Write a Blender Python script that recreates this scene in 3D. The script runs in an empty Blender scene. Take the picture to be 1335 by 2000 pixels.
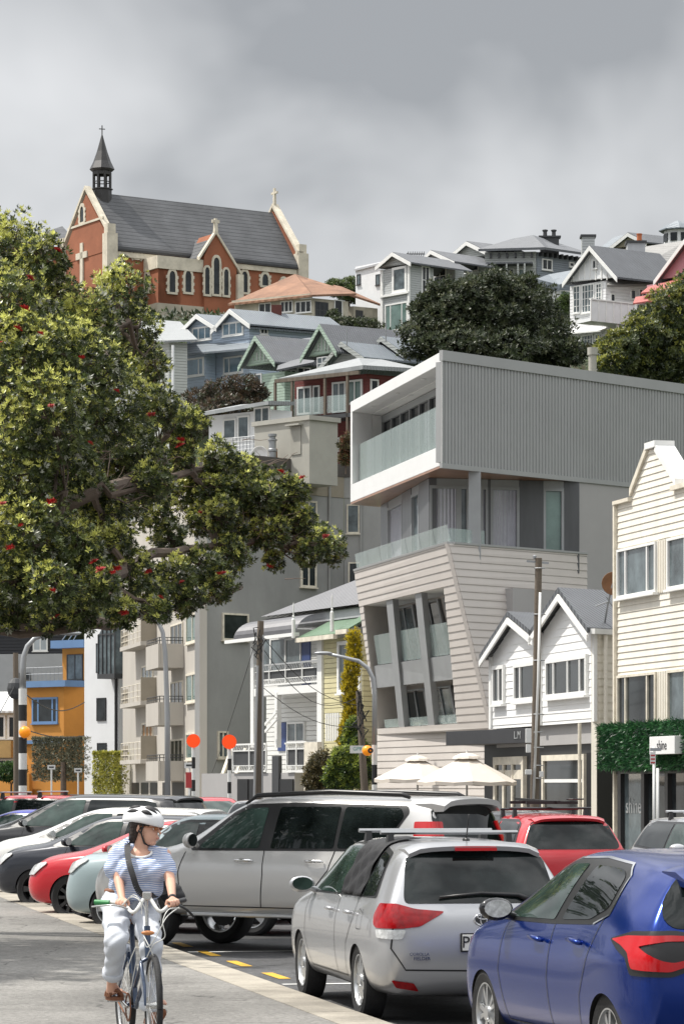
import bpy, bmesh, math, random
import numpy as np
from mathutils import Vector, Matrix
from mathutils.bvhtree import BVHTree
random.seed(7)
RNG = np.random.default_rng(7)
C = bpy.context.scene.collection
SC = bpy.context.scene
# ---------------------------------------------------------------- camera, sky, sun, exposure
CAMH, FPX, CXP, HZP = 1.9, 6000.0, 667.5, 1535.0
cam = bpy.data.cameras.new('camera'); camo = bpy.data.objects.new('camera', cam); C.objects.link(camo)
camo.location = (0, 0, CAMH); camo.rotation_euler = (math.pi/2, 0, 0)
cam.sensor_fit = 'VERTICAL'; cam.sensor_height = 36; cam.lens = 36*FPX/2000
cam.shift_y = (HZP-1000)/2000; cam.clip_end = 6000; cam.clip_start = .5
SC.camera = camo
SUN_EL, SUN_AZ = math.radians(60), math.radians(-80)       # azimuth from +Y clockwise; sun stands to the left, a little behind
sdir = Vector((math.sin(SUN_AZ)*math.cos(SUN_EL), math.cos(SUN_AZ)*math.cos(SUN_EL), math.sin(SUN_EL)))
sl = bpy.data.lights.new('sun', 'SUN'); sl.energy = 4.4; sl.angle = math.radians(1.1); sl.color = (1, .955, .88)
so = bpy.data.objects.new('sun', sl); C.objects.link(so); so.rotation_euler = (-sdir).to_track_quat('-Z', 'Y').to_euler()
so.location = (-60, 0, 90)
w = bpy.data.worlds.new('World'); SC.world = w; w.use_nodes = True
nt = w.node_tree; nt.nodes.clear(); N = nt.nodes.new; L = nt.links.new
wo = N('ShaderNodeOutputWorld'); bg = N('ShaderNodeBackground'); L(bg.outputs[0], wo.inputs[0]); bg.inputs[1].default_value = .1
sky = N('ShaderNodeTexSky'); sky.sky_type = 'NISHITA'; sky.sun_disc = False; sky.sun_elevation = SUN_EL; sky.sun_rotation = SUN_AZ
tc = N('ShaderNodeTexCoord'); mp = N('ShaderNodeMapping'); mp.inputs['Scale'].default_value = (6.5, 6.5, 9.5); L(tc.outputs['Generated'], mp.inputs[0])
mp.inputs['Location'].default_value = (20.880, 8.200, 12.210)
n1 = N('ShaderNodeTexNoise'); n1.inputs['Scale'].default_value = 1.0; n1.inputs['Detail'].default_value = 4; n1.inputs['Roughness'].default_value = .46
n1.inputs['Distortion'].default_value = .3
L(mp.outputs[0], n1.inputs[0])
cr = N('ShaderNodeValToRGB'); L(n1.outputs[0], cr.inputs[0])
e = cr.color_ramp.elements
e[0].position = .39; e[0].color = (3.45, 3.53, 3.62, 1); e[1].position = .64; e[1].color = (7.4, 7.42, 7.45, 1)
m_ = e.new(.5); m_.color = (5.3, 5.36, 5.42, 1)
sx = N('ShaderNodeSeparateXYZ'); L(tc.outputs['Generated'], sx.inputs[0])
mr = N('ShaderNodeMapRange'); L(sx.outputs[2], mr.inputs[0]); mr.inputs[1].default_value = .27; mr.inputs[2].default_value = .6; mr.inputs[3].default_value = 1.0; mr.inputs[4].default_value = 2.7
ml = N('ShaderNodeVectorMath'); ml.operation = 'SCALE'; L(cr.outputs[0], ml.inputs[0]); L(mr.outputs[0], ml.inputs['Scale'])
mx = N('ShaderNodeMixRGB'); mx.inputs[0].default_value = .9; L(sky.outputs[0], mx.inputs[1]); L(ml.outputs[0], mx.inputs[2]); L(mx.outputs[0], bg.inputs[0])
SC.view_settings.view_transform = 'Standard'; SC.view_settings.look = 'None'; SC.view_settings.exposure = .2; SC.view_settings.gamma = 1
SC.render.engine = 'CYCLES'; SC.cycles.max_bounces = 6; SC.cycles.diffuse_bounces = 3; SC.cycles.transparent_max_bounces = 12

# ---------------------------------------------------------------- helpers
def P(px, py, D):
    return Vector(((px-CXP)/FPX*D, D, CAMH-(py-HZP)/FPX*D))
def srgb(h):
    if isinstance(h, str):
        c = [int(h[i:i+2], 16)/255 for i in (0, 2, 4)]
        return tuple(x/12.92 if x <= .04045 else ((x+.055)/1.055)**2.4 for x in c)
    return h
MATS = {}
def mat(name, col, rough=.6, metal=0, var=.12, vscale=1.2, bump=0, bscale=30, coat=0, boards=None, corr=None, spec=.5, trans=0, emit=None, streak=0, axis=2, alpha=1, flake=0):
    if name in MATS: return MATS[name]
    m = bpy.data.materials.new(name); m.use_nodes = True; MATS[name] = m
    t = m.node_tree; b = t.nodes['Principled BSDF']; n = t.nodes.new; l = t.links.new
    col = srgb(col); b.inputs['Roughness'].default_value = rough; b.inputs['Metallic'].default_value = metal
    b.inputs['Specular IOR Level'].default_value = spec; b.inputs['Coat Weight'].default_value = coat; b.inputs['Coat Roughness'].default_value = .03; b.inputs['Coat IOR'].default_value = 1.4
    b.inputs['Transmission Weight'].default_value = trans; b.inputs['Alpha'].default_value = alpha
    co = n('ShaderNodeTexCoord')
    src = co.outputs['Object']
    c4 = (*col, 1)
    out = None
    if var > 0:
        ns = n('ShaderNodeTexNoise'); ns.inputs['Scale'].default_value = vscale; ns.inputs['Detail'].default_value = 6; ns.inputs['Roughness'].default_value = .65
        if streak:
            mpp = n('ShaderNodeMapping'); mpp.inputs['Scale'].default_value = (streak, streak, .35); l(src, mpp.inputs[0]); l(mpp.outputs[0], ns.inputs[0])
        else: l(src, ns.inputs[0])
        r = n('ShaderNodeMapRange'); l(ns.outputs[0], r.inputs[0]); r.inputs[1].default_value = .3; r.inputs[2].default_value = .7
        r.inputs[3].default_value = 1-var; r.inputs[4].default_value = 1+var
        v = n('ShaderNodeVectorMath'); v.operation = 'SCALE'; v.inputs[0].default_value = col; l(r.outputs[0], v.inputs['Scale']); out = v.outputs[0]
        l(out, b.inputs['Base Color'])
    else: b.inputs['Base Color'].default_value = c4
    h = None
    if bump:
        nb = n('ShaderNodeTexNoise'); nb.inputs['Scale'].default_value = bscale; nb.inputs['Detail'].default_value = 4; l(src, nb.inputs[0]); h = nb.outputs[0]
        bp = n('ShaderNodeBump'); bp.inputs['Strength'].default_value = bump; bp.inputs['Distance'].default_value = .02; l(h, bp.inputs['Height']); l(bp.outputs[0], b.inputs['Normal'])
    if boards or corr:
        s = n('ShaderNodeSeparateXYZ'); l(src, s.inputs[0])
        sp = boards or corr
        if boards or axis == 2: val = s.outputs[2]
        if corr:
            a = n('ShaderNodeMath'); a.operation = 'ADD'; l(s.outputs[0], a.inputs[0])
            k = n('ShaderNodeMath'); k.operation = 'MULTIPLY'; l(s.outputs[1], k.inputs[0]); k.inputs[1].default_value = .9; l(k.outputs[0], a.inputs[1]); val = a.outputs[0]
        d = n('ShaderNodeMath'); d.operation = 'DIVIDE'; l(val, d.inputs[0]); d.inputs[1].default_value = sp
        f = n('ShaderNodeMath'); f.operation = 'FRACT'; l(d.outputs[0], f.inputs[0])
        if corr:
            g = n('ShaderNodeMath'); g.operation = 'PINGPONG'; l(d.outputs[0], g.inputs[0]); g.inputs[1].default_value = .5; hh = g.outputs[0]; dist = sp*.45
        else:
            g = n('ShaderNodeMapRange'); g.interpolation_type = 'SMOOTHSTEP'; l(f.outputs[0], g.inputs[0]); g.inputs[1].default_value = 0; g.inputs[2].default_value = .14; hh = g.outputs[0]; dist = .05
        bp = n('ShaderNodeBump'); bp.inputs['Strength'].default_value = 1; bp.inputs['Distance'].default_value = dist; l(hh, bp.inputs['Height']); l(bp.outputs[0], b.inputs['Normal'])
    if flake:
        b.inputs['Metallic'].default_value = metal
        vv = n('ShaderNodeTexNoise'); vv.inputs['Scale'].default_value = 900; l(src, vv.inputs[0])
        bp = n('ShaderNodeBump'); bp.inputs['Strength'].default_value = flake; bp.inputs['Distance'].default_value = .001; l(vv.outputs[0], bp.inputs['Height']); l(bp.outputs[0], b.inputs['Normal'])
    if emit: b.inputs['Emission Color'].default_value = (*srgb(emit[0]), 1); b.inputs['Emission Strength'].default_value = emit[1]
    return m
class MB:
    def __init__(s): s.v = []; s.f = []; s.m = []; s.ml = []
    def mi(s, m):
        if m not in s.ml: s.ml.append(m)
        return s.ml.index(m)
    def add(s, vs, fs, m=None):
        o = len(s.v); s.v += [tuple(v) for v in vs]; s.f += [tuple(i+o for i in f) for f in fs]; s.m += [s.mi(m) if m else 0]*len(fs)
        return s
    def hexa(s, b4, t4, m=None):
        return s.add(list(b4)+list(t4), [(3, 2, 1, 0), (4, 5, 6, 7), (0, 1, 5, 4), (1, 2, 6, 5), (2, 3, 7, 6), (3, 0, 4, 7)], m)
    def box(s, x0, x1, y0, y1, z0, z1, m=None):
        return s.hexa([(x0, y0, z0), (x1, y0, z0), (x1, y1, z0), (x0, y1, z0)], [(x0, y0, z1), (x1, y0, z1), (x1, y1, z1), (x0, y1, z1)], m)
    def extr(s, pts, vec, m=None):
        pts = [Vector(p) for p in pts]; vec = Vector(vec); k = len(pts)
        return s.add(pts+[p+vec for p in pts], [tuple(range(k)), tuple(range(2*k-1, k-1, -1))]+[(i, i+k, (i+1) % k+k, (i+1) % k) for i in range(k)], m)
    def slab(s, pts, th=.15, m=None): return s.extr(pts, (0, 0, -th), m)
    def bar(s, a, b, wd, ht=None, m=None):
        a = Vector(a); b = Vector(b); ht = ht or wd; d = (b-a).normalized()
        up = Vector((0, 0, 1)) if abs(d.z) < .95 else Vector((0, 1, 0))
        sd = d.cross(up).normalized()*wd/2; u = sd.cross(d).normalized()*ht/2
        return s.hexa([a-sd-u, a+sd-u, a+sd+u, a-sd+u], [b-sd-u, b+sd-u, b+sd+u, b-sd+u], m)
    def tube(s, path, r, n=8, m=None, cap=True):
        path = [Vector(p) for p in path]; k = len(path); rr = r if hasattr(r, '__len__') else [r]*k
        o = len(s.v); prev = None
        for i, p in enumerate(path):
            d = (path[min(i+1, k-1)]-path[max(i-1, 0)]).normalized()
            if prev is None:
                up = Vector((0, 0, 1)) if abs(d.z) < .9 else Vector((1, 0, 0)); a = d.cross(up).normalized()
            else: a = (prev-d*prev.dot(d)).normalized()
            prev = a; b = d.cross(a)
            for j in range(n):
                t = 2*math.pi*j/n; s.v.append(tuple(p+(a*math.cos(t)+b*math.sin(t))*rr[i]))
        fs = []
        for i in range(k-1):
            for j in range(n):
                q = (j+1) % n; fs.append((o+i*n+j, o+i*n+q, o+(i+1)*n+q, o+(i+1)*n+j))
        if cap: fs.append(tuple(o+j for j in range(n-1, -1, -1))); fs.append(tuple(o+(k-1)*n+j for j in range(n)))
        s.f += fs; s.m += [s.mi(m) if m else 0]*len(fs); return s
    def lathe(s, prof, n=24, o=(0, 0, 0), ax='z', m=None):
        o = Vector(o); base = len(s.v); k = len(prof)
        for j in range(n):
            t = 2*math.pi*j/n; c, q = math.cos(t), math.sin(t)
            for (r, z) in prof:
                p = {'z': (r*c, r*q, z), 'y': (r*c, z, r*q), 'x': (z, r*c, r*q)}[ax]; s.v.append(tuple(o+Vector(p)))
        fs = [(base+j*k+i, base+((j+1) % n)*k+i, base+((j+1) % n)*k+i+1, base+j*k+i+1) for j in range(n) for i in range(k-1)]
        s.f += fs; s.m += [s.mi(m) if m else 0]*len(fs); return s
    def ball(s, c, r, n=12, m=None):
        rx, ry, rz = r if hasattr(r, '__len__') else (r, r, r)
        prof = [(max(1e-4, math.sin(math.pi*i/n)), -math.cos(math.pi*i/n)) for i in range(n+1)]
        o = len(s.v); s.lathe(prof, n*2, m=m)
        for i in range(o, len(s.v)): x, y, z = s.v[i]; s.v[i] = (c[0]+x*rx, c[1]+y*ry, c[2]+z*rz)
        return s
    def build(s, name, m=None, parent=None, smooth=False, bevel=0, auto=0):
        me = bpy.data.meshes.new(name); o = parent.location if parent is not None and parent.parent is None else Vector((0, 0, 0))
        if parent is not None:
            o = worldloc(parent)
        me.from_pydata([(v[0]-o[0], v[1]-o[1], v[2]-o[2]) for v in s.v], [], s.f)
        if m is not None: me.materials.append(m if not isinstance(m, str) else MATS[m])
        else:
            for q in s.ml: me.materials.append(q if not isinstance(q, str) else MATS[q])
            me.polygons.foreach_set('material_index', s.m)
        me.validate(); me.update()
        bm = bmesh.new(); bm.from_mesh(me); bmesh.ops.recalc_face_normals(bm, faces=bm.faces); bm.to_mesh(me); bm.free()
        if smooth:
            me.polygons.foreach_set('use_smooth', [True]*len(me.polygons))
            if auto: me.set_sharp_from_angle(angle=math.radians(auto))
        ob = bpy.data.objects.new(name, me); C.objects.link(ob)
        if parent is not None: ob.parent = parent
        if bevel:
            bv = ob.modifiers.new('bevel', 'BEVEL'); bv.width = bevel; bv.segments = 2; bv.limit_method = 'ANGLE'
        return ob
def worldloc(o):
    p = Vector((0, 0, 0))
    while o is not None: p = p+o.location; o = o.parent
    return p
def tag(o, label=None, cat=None, group=None, kind=None):
    if label: o['label'] = label
    if cat: o['category'] = cat
    if group: o['group'] = group
    if kind: o['kind'] = kind
    return o
def thing(name, label, cat, loc=(0, 0, 0), group=None):
    o = bpy.data.objects.new(name, None); C.objects.link(o); o.location = loc; o.empty_display_size = .3
    return tag(o, label, cat, group)
def copy_tree(o, parent=None):
    c = o.copy(); C.objects.link(c)
    if parent is not None: c.parent = parent
    for ch in [x for x in bpy.data.objects if x.parent == o]: copy_tree(ch, c)
    return c
class Face:
    """vertical plane seen left to right; a = angle (deg) of the rightward direction from +X, negative = nearer on the right"""
    def __init__(s, px, D, a):
        s.o = Vector(((px-CXP)/FPX*D, D, 0)); s.a = a; r = math.radians(a); s.d = Vector((math.cos(r), math.sin(r), 0)); s.n = Vector((s.d.y, -s.d.x, 0))
    def t(s, px):
        k = (px-CXP)/FPX; return (k*s.o.y-s.o.x)/(s.d.x-k*s.d.y)
    def D(s, px): return s.o.y+s.t(px)*s.d.y
    def z(s, px, py): return CAMH-(py-HZP)/FPX*s.D(px)
    def W(s, t, w, z): p = s.o+s.d*t+s.n*w; return Vector((p.x, p.y, z))
    def px(s, px, py, w=0): return s.W(s.t(px), w, s.z(px, py))
    def off(s, w):
        f = Face(CXP, 1, s.a); f.o = s.o+s.n*w; return f
    def side(s, t, a):
        f = Face(CXP, 1, a); f.o = s.W(t, 0, 0); return f
    def box(s, mb, t0, t1, w0, w1, z0, z1, m=None):
        return mb.hexa([s.W(t0, w1, z0), s.W(t1, w1, z0), s.W(t1, w0, z0), s.W(t0, w0, z0)], [s.W(t0, w1, z1), s.W(t1, w1, z1), s.W(t1, w0, z1), s.W(t0, w0, z1)], m)
    def poly(s, mb, pts, w0, w1, m=None):      # pts in (t,z)
        return mb.extr([s.W(t, w1, z) for t, z in pts], s.n*(w0-w1), m)
    def tz(s, pts): return [(s.t(a), s.z(a, b)) for a, b in pts]
    def prof(s, mb, wz, t0, t1, m=None):       # profile in (w,z) extruded along t
        return mb.extr([s.W(t0, w_, z) for w_, z in wz], s.d*(t1-t0), m)
def rectof(F, x0, y0, x1, y1):
    """world rect (t0,t1,z0,z1) for a picture box whose top/bottom are measured at its middle"""
    xm = (x0+x1)/2; return F.t(x0), F.t(x1), F.z(xm, y1), F.z(xm, y0)
def window(root, F, x0, y0, x1, y1, nx=1, ny=1, fm='white_paint', gm='glass_dark', fw=.09, proud=.06, w=0, name='window', tz=None, sill=True, mw=.045, fracs=None, label=None):
    t0, t1, z0, z1 = tz or rectof(F, x0, y0, x1, y1)
    proud += .03
    if t1 < t0: t0, t1 = t1, t0
    f = MB(); F.box(f, t0, t1, w, w+proud, z1-fw, z1); F.box(f, t0, t1, w, w+proud, z0, z0+fw)
    F.box(f, t0, t0+fw, w, w+proud-.003, z0+fw, z1-fw); F.box(f, t1-fw, t1, w, w+proud-.003, z0+fw, z1-fw)
    xs = fracs or [i/nx for i in range(1, nx)]
    for q in xs:
        c = t0+(t1-t0)*q; F.box(f, c-mw, c+mw, w, w+proud-.012, z0+fw, z1-fw)
    for i in range(1, ny):
        c = z0+(z1-z0)*i/ny; F.box(f, t0+fw, t1-fw, w, w+proud-.02, c-mw*.7, c+mw*.7)
    if sill: F.box(f, t0-.06, t1+.06, w, w+proud+.07, z0-.07, z0-.002)
    o = f.build(name, fm, root)
    p = MB(); F.box(p, t0+fw*.5, t1-fw*.5, w-.03, w+proud*.25+.03, z0+fw*.5, z1-fw*.5); p.build('pane', gm, o)
    if label: o['label'] = label
    return o
def clip_strip(poly, za, zb):
    def cl(pts, keep, zc):
        out = []
        for i in range(len(pts)):
            a, b = pts[i], pts[(i+1) % len(pts)]; ka, kb = keep(a), keep(b)
            if ka: out.append(a)
            if ka != kb: t = (zc-a[1])/(b[1]-a[1]); out.append((a[0]+t*(b[0]-a[0]), zc))
        return out
    p = cl(poly, lambda q: q[1] >= za, za)
    return cl(p, lambda q: q[1] <= zb, zb) if len(p) > 2 else []
def boards(mb, F, poly, sp=.2, lap=.03, w=0, m=None):
    """lapped weatherboards: each board leans out at its lower edge; poly in (t,z), convex"""
    z0 = min(z for _, z in poly); z1 = max(z for _, z in poly); k0 = math.floor(z0/sp)
    for k in range(k0, int(math.ceil(z1/sp))):
        p = clip_strip(poly, k*sp, (k+1)*sp)
        if len(p) < 3: continue
        fr = [F.W(t, w+.006+lap*(1-(z-k*sp)/sp), z) for t, z in p]; bk = [F.W(t, w-.02, z) for t, z in p]; q = len(p)
        mb.add(fr+bk, [tuple(range(q)), tuple(range(2*q-1, q-1, -1))]+[(i, i+q, (i+1) % q+q, (i+1) % q) for i in range(q)], m)
def text(s, size, mt, parent, name, loc, right, up, ext=.004, align='CENTER'):
    cu = bpy.data.curves.new(name, 'FONT'); cu.body = s; cu.size = size; cu.extrude = ext; cu.align_x = align; cu.align_y = 'CENTER'; cu.resolution_u = 3
    ob = bpy.data.objects.new('t', cu); C.objects.link(ob); dg = bpy.context.evaluated_depsgraph_get(); me = bpy.data.meshes.new_from_object(ob.evaluated_get(dg))
    bpy.data.objects.remove(ob); bpy.data.curves.remove(cu)
    r = Vector(right).normalized(); u = Vector(up).normalized(); nrm = r.cross(u); M = Matrix((r, u, nrm)).transposed().to_4x4(); M.translation = Vector(loc)-worldloc(parent)
    me.transform(M); me.materials.clear(); me.materials.append(MATS[mt]); o = bpy.data.objects.new(name, me); C.objects.link(o); o.parent = parent; return o

mat('white_paint', (.78, .78, .76), .55, var=.05)
mat('glass_dark', (.022, .027, .03), .06, var=.6, vscale=.8, spec=.4)
mat('glass_grey', (.10, .125, .135), .08, var=.6, vscale=1.1, spec=.6)
mat('glass_green', (.13, .2, .18), .08, var=.35, vscale=.6, spec=.8)
mat('glass_pale', (.36, .40, .43), .1, var=.25, vscale=.5, spec=.8)
mat('glass_blue', (.16, .24, .30), .08, var=.35, vscale=.8, spec=.8)
mat('curtain_glass', (.42, .42, .47), .12, var=.12, corr=.16, spec=.8)
mat('black_metal', (.02, .02, .022), .4, var=0)
mat('dark_grey', (.045, .047, .05), .55, var=.1)
mat('grey_metal', (.32, .33, .34), .4, metal=.6, var=.1)
mat('wood_pole', (.13, .105, .08), .85, var=.3, vscale=2, streak=3, bump=.5, bscale=20)
mat('black_paint', (.015, .015, .016), .4, var=0)
mat('white_gloss', (.75, .75, .74), .35, var=.04)
# ---------------------------------------------------------------- ground, road, footpath
mat('asphalt', (.062, .062, .064), .85, var=.35, vscale=.5, bump=.5, bscale=90)
mat('path_asphalt', (.20, .193, .18), .9, var=.2, vscale=.45, bump=.9, bscale=55)
mat('kerb_concrete', (.33, .30, .25), .9, var=.2, vscale=1.2, bump=.4, bscale=60)
mat('road_white', (.62, .62, .6), .7, var=.2, vscale=5)
mat('road_yellow', (.62, .36, .03), .7, var=.2, vscale=6)
def speckle(m, sc, amt):
    t = MATS[m].node_tree; b = t.nodes['Principled BSDF']; lk = b.inputs['Base Color'].links[0]; src = lk.from_socket
    co = t.nodes.new('ShaderNodeTexCoord'); v = t.nodes.new('ShaderNodeTexVoronoi'); v.inputs['Scale'].default_value = sc; t.links.new(co.outputs['Object'], v.inputs[0])
    r = t.nodes.new('ShaderNodeMapRange'); t.links.new(v.outputs['Color'], r.inputs[0]); r.inputs[3].default_value = 1-amt; r.inputs[4].default_value = 1+amt
    s = t.nodes.new('ShaderNodeVectorMath'); s.operation = 'SCALE'; t.links.new(src, s.inputs[0]); t.links.new(r.outputs[0], s.inputs['Scale']); t.links.new(s.outputs[0], b.inputs['Base Color'])
def weather(m, dark, light, crack):
    t = MATS[m].node_tree; b = t.nodes['Principled BSDF']; src = b.inputs['Base Color'].links[0].from_socket; n = t.nodes.new; l = t.links.new; co = n('ShaderNodeTexCoord')
    a = n('ShaderNodeTexNoise'); a.inputs['Scale'].default_value = .22; a.inputs['Detail'].default_value = 8; a.inputs['Roughness'].default_value = .7; l(co.outputs['Object'], a.inputs[0])
    r = n('ShaderNodeMapRange'); l(a.outputs[0], r.inputs[0]); r.inputs[1].default_value = .42; r.inputs[2].default_value = .56; r.inputs[3].default_value = dark; r.inputs[4].default_value = light
    v = n('ShaderNodeTexVoronoi'); v.feature = 'DISTANCE_TO_EDGE'; v.inputs['Scale'].default_value = .33; wn = n('ShaderNodeTexNoise'); wn.inputs['Scale'].default_value = 2.2; l(co.outputs['Object'], wn.inputs[0]); ad = n('ShaderNodeVectorMath'); ad.operation = 'MULTIPLY_ADD'; l(wn.outputs['Color'], ad.inputs[0]); ad.inputs[1].default_value = (.5, .5, .5); l(co.outputs['Object'], ad.inputs[2]); l(ad.outputs[0], v.inputs[0])
    c = n('ShaderNodeMapRange'); l(v.outputs['Distance'], c.inputs[0]); c.inputs[1].default_value = 0; c.inputs[2].default_value = crack; c.inputs[3].default_value = .45; c.inputs[4].default_value = 1
    m1 = n('ShaderNodeMath'); m1.operation = 'MULTIPLY'; l(r.outputs[0], m1.inputs[0]); l(c.outputs[0], m1.inputs[1]); s = n('ShaderNodeVectorMath'); s.operation = 'SCALE'; l(src, s.inputs[0]); l(m1.outputs[0], s.inputs['Scale']); l(s.outputs[0], b.inputs['Base Color'])
weather('path_asphalt', .80, 1.12, .006); weather('asphalt', .7, 1.3, .008); weather('kerb_concrete', .68, 1.12, .004)
speckle('path_asphalt', 34, .28); speckle('asphalt', 40, .45); speckle('kerb_concrete', 60, .12)
KD = Vector((-.2032, .9791, 0)).normalized(); KN = Vector((KD.y, -KD.x, 0)); K0 = Vector((.135, 24.5, 0))   # kerb line; KN points at the road
def K(a, b, z=0): v = K0+KD*a+KN*b; return Vector((v.x, v.y, z))
m_ = MB(); m_.add([(-3000, -200, -.06), (3000, -200, -.06), (3000, 5000, -.06), (-3000, 5000, -.06)], [(0, 1, 2, 3)]); tag(m_.build('ground', 'path_asphalt'), kind='structure')
m_ = MB(); m_.add([K(-60, -2), K(-60, 40), K(330, 40), K(330, -2)], [(0, 1, 2, 3)]); tag(m_.build('road', 'asphalt'), kind='structure')
m_ = MB(); m_.hexa([K(-60, -.42, -.05), K(-60, -9, -.05), K(330, -9, -.05), K(330, -.42, -.05)], [K(-60, -.42, .10), K(-60, -9, .10), K(330, -9, .10), K(330, -.42, .10)]); tag(m_.build('footpath', 'path_asphalt'), kind='structure')
m_ = MB()
for i in range(-20, 110): m_.hexa([K(i*3, 0, -.05), K(i*3, -.418, -.05), K(i*3+2.985, -.418, -.05), K(i*3+2.985, 0, -.05)], [K(i*3, -.02, .104), K(i*3, -.418, .104), K(i*3+2.985, -.418, .104), K(i*3+2.985, -.02, .104)])
tag(m_.build('kerb', 'kerb_concrete'), kind='structure')
m_ = MB(); m_.hexa([K(40, 17.5, -.05), K(40, 30, -.05), K(330, 30, -.05), K(330, 17.5, -.05)], [K(40, 17.5, .12), K(40, 30, .12), K(330, 30, .12), K(330, 17.5, .12)]); tag(m_.build('pavement', 'kerb_concrete'), kind='structure')
def mark(pts, m, nm):
    q = MB(); q.add(pts, [(0, 1, 2, 3)]); o = q.build(nm, m); return tag(o, kind='structure')
for D in (34.65, 32.7, 30.6, 36.6):
    a = (D-24.5)/.979; mark([K(a-.5, .42, .005), K(a-.5, .54, .005), K(a+.5, .54, .005), K(a+.5, .42, .005)], 'road_yellow', 'road_marking')
for D in (35.0, 29.3):
    a = (D-24.5)/.979; mark([K(a-.06, .3, .005), K(a-.06, 4.6, .005), K(a+.06, 4.6, .005), K(a+.06, .3, .005)], 'road_white', 'road_marking')

# ---------------------------------------------------------------- modern apartment building
mat('box_grey', (.36, .365, .365), .45, metal=.25, var=.05, vscale=.6)
mat('render_grey', (.36, .35, .345), .8, var=.06, vscale=.5)
mat('board_taupe', (.55, .51, .475), .6, var=.05, vscale=.7)
mat('pillar_grey', (.30, .31, .315), .6, var=.07, vscale=1.5)
mat('soffit_wood', (.30, .15, .085), .35, var=.25, vscale=1.2, coat=.3)
mat('warm_wall', (.52, .48, .44), .7, var=.06)
mat('rail_glass', (.48, .58, .56), .05, var=0, spec=.8, alpha=.3)
mat('panel_dark', (.085, .087, .092), .35, var=.15, streak=3)
B = thing('apartment_building', 'modern apartment building with cantilevered grey metal box top over leaning taupe boards', 'building', (6, 112, 0))
A0 = Vector((.195/6*105*1.0, 105, 0)); A0 = P(862, HZP, 105); A0.z = 0
FF = Face(862, 105, -77.5)        # street facade plane, t<0 goes left/away
SF = Face(862, 105, 44)           # side wall plane
tL = FF.t(684)
class SkewFace(Face):
    def W(s, t, w, z):
        p = s.o+s.d*t+(s.n*w if w >= 0 else SF.d*(-w/.852)); return Vector((p.x, p.y, z))
FK = SkewFace(862, 105, -77.5)
zT = FF.z(862, 686); zB = FF.z(862, 908)
LB = 18.0
# box: roof, floor (soffit), side walls, back of balcony
TH = .42
m = MB()   # white frame around the balcony, four members butting
FK.box(m, tL, 0, -.05, .0, zT-TH, zT); FK.box(m, tL, -.14, -.9, -.052, zT-TH, zT-.36); FK.box(m, tL, 0, -.06, .0, zB, zB+TH+.25); FK.box(m, tL, -.12, -.9, -.062, zB+.0, zB+TH+.25)
FK.box(m, tL, tL+.32, -.9, -.002, zB+TH+.25, zT-TH); FK.box(m, -.30, 0, -.05, -.002, zB+TH+.25, zT-TH); FK.box(m, -.30, -.14, -.9, -.052, zB+TH+.25, zT-TH)
m.build('balcony_frame', 'white_gloss', B, bevel=.01)
def plan(pts, z0, z1, mb, mm=None): mb.hexa([Vector((p.x, p.y, z0)) for p in pts], [Vector((p.x, p.y, z1)) for p in pts], mm)
a1 = FK.W(-.12, -.9, 0); b1 = FK.W(tL, -.9, 0); sd = SF.d
m = MB(); plan([a1, b1, b1+sd*LB, a1+sd*LB], zB+.25, zB+TH+.2, m); m.build('floor_slab', 'render_grey', B)
m = MB(); plan([FK.W(-.06, 0, 0)+sd*.01, FK.W(tL, 0, 0)+sd*.01, FK.W(tL, 0, 0)+sd*LB, FK.W(-.06, 0, 0)+sd*LB], zB-.08, zB-.002, m); m.build('soffit', 'soffit_wood', B)
m = MB(); plan([a1, b1, b1+sd*LB, a1+sd*LB], zT-.35, zT-.02, m); m.build('roof', 'box_grey', B)
m = MB()   # ribbed wall on the side
prof = []; n = int(LB/.165)
for i in range(n):
    t = .02+i*.165; prof += [(t, .0), (t+.085, .0), (t+.10, -.035), (t+.15, -.035)]
for i in range(len(prof)-1):
    (ta, wa), (tb, wb) = prof[i], prof[i+1]
    m.add([SF.W(ta, wa, zB), SF.W(tb, wb, zB), SF.W(tb, wb, zT-.32), SF.W(ta, wa, zT-.32)], [(0, 1, 2, 3)])
m.build('ribbed_wall', 'box_grey', B)
m = MB(); SF.box(m, 0, LB, -.12, .05, zT-.32, zT+.04); SF.box(m, 0, LB, -.1, .02, zB-.10, zB+.06); SF.box(m, .02, LB, -.3, -.06, zB+.1, zT-.35); m.build('fascia', 'box_grey', B)
# left wall of the box
SL = SF.side(0, 44); SL.o = FK.W(tL, 0, 0)
m = MB(); SL.box(m, .9, LB, -.3, -.002, zB, zT-.03); m.build('wall', 'box_grey', B)
# balcony recess: ceiling, white lining walls, glazing
m = MB()
dp = -1.5
plan([FK.W(-.36, -.9, 0), FK.W(tL+.32, -.9, 0), FK.W(tL+.32, dp, 0), FK.W(-.36, dp, 0)], zT-TH-.02, zT-TH+.03, m)
FK.box(m, tL+.05, tL+.32, dp, -.905, zB+TH, zT-TH-.03); FK.box(m, -.36, -.13, dp, -.905, zB+TH, zT-TH-.03)
m.build('balcony_lining', 'white_paint', B)
for i in range(3):
    for j in range(2):
        c = FK.W(tL+2.5+i*4, -.35-j*.6, zT-TH-.03); m = MB(); m.lathe([(.001, 0), (.09, 0), (.09, -.02), (0.001, -.02)], 12, c); m.build('downlight', 'white_gloss', B)
zg0, zg1 = zB+TH+.26, zT-TH-.05
gl = MB(); FK.box(gl, tL+.33, -.31, dp+.02, dp+.05, zg0, zg1); g = gl.build('window', 'glass_dark', B)
fr = MB(); npn = 9
for i in range(npn+1):
    t = tL+.36+i*(-tL-.75)/npn; FK.box(fr, t-.05, t+.05, dp+.05, dp+.15, zg0, zg1)
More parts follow.
